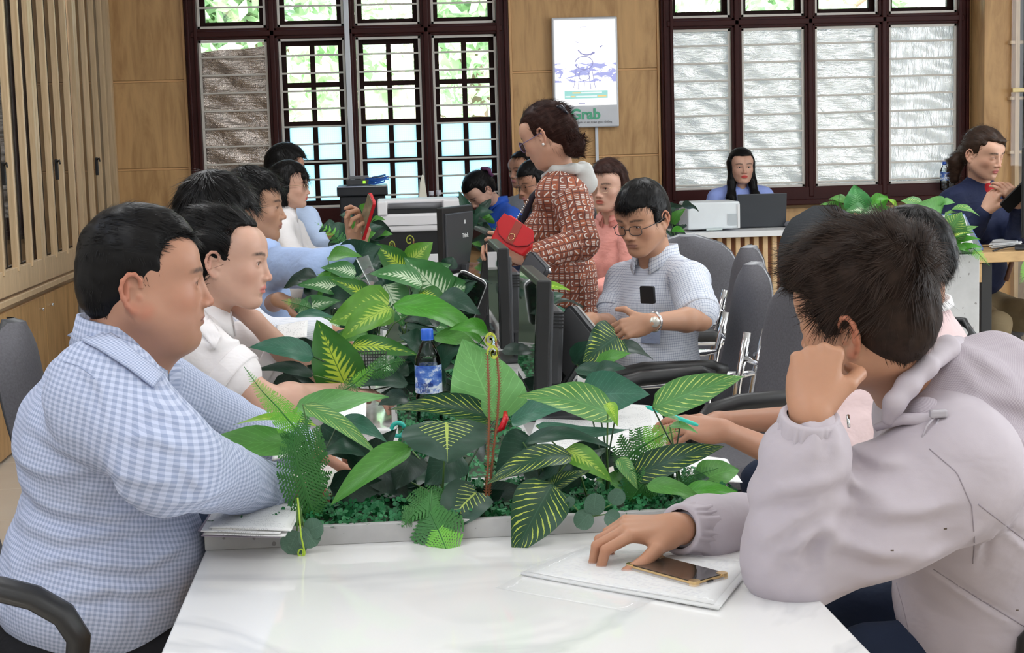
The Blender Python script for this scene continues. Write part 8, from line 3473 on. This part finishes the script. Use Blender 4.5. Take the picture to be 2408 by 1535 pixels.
# ---- the middle trough ---------------------------------------------------------------------
plant('plant with a big vertical yellow centred leaf left of the water bottle', (860, 935), [
    (812, 905, 745, 752, 52, 'sy', -.04, dict(up=.2, arch=.04, heart=.3, dt=.0)),
    (826, 812, 985, 832, 24, 'sy', .02, dict(up=.35, arch=.12)),
    (738, 838, 585, 812, 28, 'bg', -.06, dict(up=.45)),
    (738, 882, 598, 866, 18, 'dk', -.08, dict(up=.5)),
    (640, 905, 745, 935, 30, 'dk', -.06, dict(up=.2)),
    (745, 925, 850, 880, 26, 'dk', .02, dict(up=.3)),
    (960, 900, 830, 905, 22, 'dp', -.02, {}),
], 3.95, filler=12, fill_box=(650, 830, 960, 930), seed=11, fk=('dk', 'dp', 'dk'))
plant('lime plant with two overlapping broad leaves above the yellow centred one', (880, 830), [
    (915, 715, 775, 755, 46, 'sl', .0, dict(up=.35, heart=.3, arch=.04)),
    (918, 722, 795, 800, 34, 'sl', -.06, dict(up=.45)),
    (925, 715, 1150, 806, 38, 'bp', -.02, dict(up=.6, arch=.14)),
    (1020, 790, 1140, 828, 26, 'gp', -.08, dict(up=.6)),
    (870, 790, 775, 800, 22, 'gp', .05, {}),
    (1030, 700, 1130, 735, 30, 'dp', .08, {}),
], 4.15, filler=10, fill_box=(780, 740, 1100, 850), seed=12)
plant('white splashed plant in the middle of the foliage row', (960, 800), [
    (1040, 695, 952, 605, 46, 'sw', .0, dict(up=.25, heart=.3, arch=.03)),
    (995, 668, 868, 640, 30, 'sw', -.04, dict(up=.5)),
    (905, 668, 950, 765, 38, 'sw', -.02, dict(up=.3)),
    (985, 690, 1058, 728, 28, 'sy', -.04, dict(up=.4)),
    (1030, 690, 1115, 672, 32, 'sw', .04, dict(up=.3)),
    (870, 705, 775, 652, 22, 'sy', -.02, dict(up=.4)),
    (975, 760, 1060, 775, 26, 'sw', -.04, dict(up=.3)),
    (1075, 700, 1120, 660, 26, 'dp', .03, {}),
], 4.6, filler=24, fill_box=(830, 660, 1090, 800), seed=13)
plant('variegated plant left of the lime one, over the desk of the phone man', (790, 770), [
    (838, 642, 755, 628, 19, 'sw', .1, dict(up=.3)),
    (795, 678, 700, 668, 20, 'sw', -.1, dict(up=.35)),
    (700, 735, 800, 705, 24, 'sw', -.15, dict(up=.4)),
    (800, 760, 700, 780, 22, 'sw', -.2, dict(up=.4)),
    (760, 700, 730, 750, 24, 'dp', -.15, dict(up=.3)),
    (690, 750, 790, 745, 16, 'bg', -.3, dict(up=.6)),
    (815, 615, 895, 580, 38, 'dp', .25, dict(up=.2, heart=.3)),
    (770, 605, 850, 600, 20, 'gp', .2, {}),
], 4.75, filler=18, fill_box=(720, 650, 870, 770), seed=14, fk=('dp', 'gp', 'dk'))
plant('upright pair of yellow centred leaves before the big printer', (955, 690), [
    (952, 636, 882, 572, 27, 'sy', .0, dict(up=.15, dt=.02)),
    (958, 620, 1018, 568, 26, 'sl', .02, dict(up=.15, dt=.02)),
    (1010, 655, 1060, 620, 22, 'sw', .1, {}),
    (1060, 640, 1020, 655, 14, 'sw', -.1, {}),
], 5.7, filler=18, fill_box=(880, 610, 1060, 700), seed=15)
plant('lime leaf and dark leaves between the nearest screen and the print coat', (1275, 720), [
    (1253, 676, 1342, 680, 13, 'ly', .0, dict(up=.5)),
    (1240, 700, 1305, 695, 17, 'dp', -.05, {}),
    (1285, 735, 1345, 745, 17, 'bg', -.1, {}),
    (1260, 770, 1330, 790, 24, 'sw', -.3, {}),
    (1260, 800, 1320, 815, 20, 'bg', -.4, {}),
], 4.7, filler=6, fill_box=(1250, 700, 1320, 820), seed=16)
plant('dark striped plant right of the grey counter device', (1420, 935), [
    (1452, 790, 1372, 848, 44, 'ds', .0, dict(up=.25, heart=.3)),
    (1400, 862, 1482, 828, 20, 'gp', -.06, {}),
    (1352, 868, 1475, 898, 21, 'dp', -.10, dict(up=.5)),
    (1345, 850, 1395, 800, 22, 'dp', .05, {}),
], 3.75, filler=4, fill_box=(1350, 820, 1440, 890), seed=17)
plant('foliage packed behind the water bottle and the pale upright leaf', (1080, 930), [
    (1050, 900, 990, 870, 26, 'dp', -.1, {}), (1080, 890, 1150, 860, 30, 'dk', -.1, {}), (1030, 860, 1090, 810, 30, 'dp', 0, {}), (1130, 850, 1190, 880, 30, 'dk', -.1, {}),
    (1150, 780, 1060, 770, 24, 'bp', -.05, dict(up=.5)), (1100, 930, 1190, 945, 30, 'dk', -.2, {}), (960, 935, 890, 950, 24, 'dk', -.3, {}), (1200, 990, 1320, 960, 30, 'bg', -.6, {}),
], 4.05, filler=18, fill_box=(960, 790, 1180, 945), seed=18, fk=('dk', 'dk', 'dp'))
fern('light fern frond lying in front of the yellow centred leaf', [(778, 938), (830, 905), (865, 875), (892, 842)], 3.85, 26, .6, n=20)
fern('small fern by the hand of the phone man', [(735, 725), (700, 715), (662, 706)], 4.55, 22, .3, n=16)
fern('dark fern inside the wire basket', [(860, 880), (930, 850), (955, 848)], 3.9, 34, .1, n=16)

# ---- beyond the printer --------------------------------------------------------------------
plant('dark green shrub between the black cabinet and the raised phone', (820, 610), [
    (820, 560, 760, 530, 26, 'dp', 0, {}), (830, 555, 870, 500, 28, 'gp', 0, {}), (840, 560, 900, 530, 26, 'dp', -.1, {}), (800, 575, 850, 590, 24, 'dp', -.1, {}),
    (830, 520, 800, 505, 22, 'dp', .1, {}), (860, 570, 880, 545, 22, 'gp', -.2, {}), (850, 500, 860, 478, 14, 'bp', 0, {}),
], 7.6, filler=14, fill_box=(770, 520, 890, 600), seed=21, fk=('dp', 'gp', 'dk'), wf=(.035, .06))
fern('fern fanning out left of the raised phone', [(840, 680), (815, 585), (780, 545), (740, 522)], 7.3, 36, .3, n=18)
plant('dark shrub between the big printer and the woman in royal blue', (1110, 600), [
    (1100, 520, 1080, 450, 18, 'dp', 0, {}), (1105, 540, 1125, 500, 22, 'dp', 0, {}), (1110, 560, 1150, 540, 22, 'gp', -.1, {}), (1120, 590, 1165, 575, 20, 'lp', -.2, {}),
    (1100, 600, 1140, 620, 22, 'dp', -.2, {}), (1130, 560, 1110, 520, 20, 'gp', .1, {}),
], 7.9, filler=16, fill_box=(1090, 490, 1160, 640), seed=22, fk=('dp', 'gp', 'dk'), wf=(.03, .055))
fern('bright fern tip beside the third screen', [(1120, 700), (1130, 610), (1150, 560), (1172, 520)], 6.6, 24, .7, n=16)
plant('potted plant at the left end of the reception counter', (1580, 560), [
    (1575, 520, 1545, 470, 16, 'dp', 0, {}), (1580, 525, 1610, 490, 16, 'gp', 0, {}), (1580, 540, 1612, 545, 12, 'bp', -.1, {}), (1575, 545, 1550, 560, 16, 'dp', -.1, {}),
], 9.2, filler=12, fill_box=(1555, 480, 1605, 560), seed=23, fk=('dp', 'gp', 'dk'), wf=(.03, .05))
p = P(1584, 556, 9.2)
t = thing('plant_pot', 'tall pale concrete pot at the left end of the slatted counter', 'planter', (p[0], 9.2, 0))
B().box((0, 0, p[2] / 2 - .01), (.17, .17, p[2] - .02), bev=.004).done('pot', concrete_mat('pale_concrete', (.56, .56, .56), .7), t)

# ---- concrete flower box at the right ---------------------------------------------------------
plant('plant with a dark round leaf with pale veins in the concrete flower box', (2030, 600), [
    (2015, 490, 2010, 434, 34, leaf_mat('dark_round_leaf', 'splash', (.05, .24, .06), (.16, .42, .16)), -.05, dict(up=.05, heart=.4, dt=.01)),
    (2045, 475, 2092, 466, 19, 'bp', 0, {}), (2000, 480, 1950, 466, 17, 'gp', 0, {}), (1990, 492, 1930, 478, 12, 'gp', 0, {}),
    (2040, 500, 1990, 495, 22, 'sw', -.08, {}), (2070, 505, 2020, 500, 18, 'sw', -.08, {}), (2060, 500, 2100, 490, 14, 'gp', 0, {}),
], 6.72, filler=8, fill_box=(1970, 480, 2080, 540), seed=31, fk=('gp', 'bp', 'dp'), wf=(.03, .05))
plant('mixed green plant behind the black haired head in the concrete flower box', (2190, 598), [
    (2175, 495, 2120, 470, 24, 'ls', 0, {}), (2110, 495, 2085, 465, 12, 'ly', 0, {}), (2215, 500, 2160, 478, 36, 'lp', -.05, dict(up=.1)), (2210, 480, 2245, 475, 15, 'lp', -.05, {}),
    (2228, 548, 2262, 500, 40, 'ls', -.12, dict(up=.1, heart=.4)), (2200, 530, 2240, 545, 16, 'ds', -.12, {}),
    (2240, 560, 2300, 530, 13, 'ls', -.12, {}), (2240, 570, 2305, 560, 12, 'bp', -.12, {}), (2250, 585, 2310, 580, 12, 'bp', -.14, {}), (2230, 560, 2290, 545, 12, 'sy', -.14, {}), (2240, 580, 2280, 590, 14, 'gp', -.14, {}),
], 6.72, filler=14, fill_box=(2120, 490, 2290, 585), seed=32, fk=('gp', 'bp', 'ls'), wf=(.025, .045))
fern('bright fern hanging over the right end of the concrete flower box', [(2255, 585), (2290, 585), (2312, 608), (2328, 625)], 6.58, 20, .6, n=18)
fern('bright fern hanging in at the right edge below the oak desk', [(2440, 600), (2420, 630), (2398, 668)], 6.7, 24, .8, n=18)
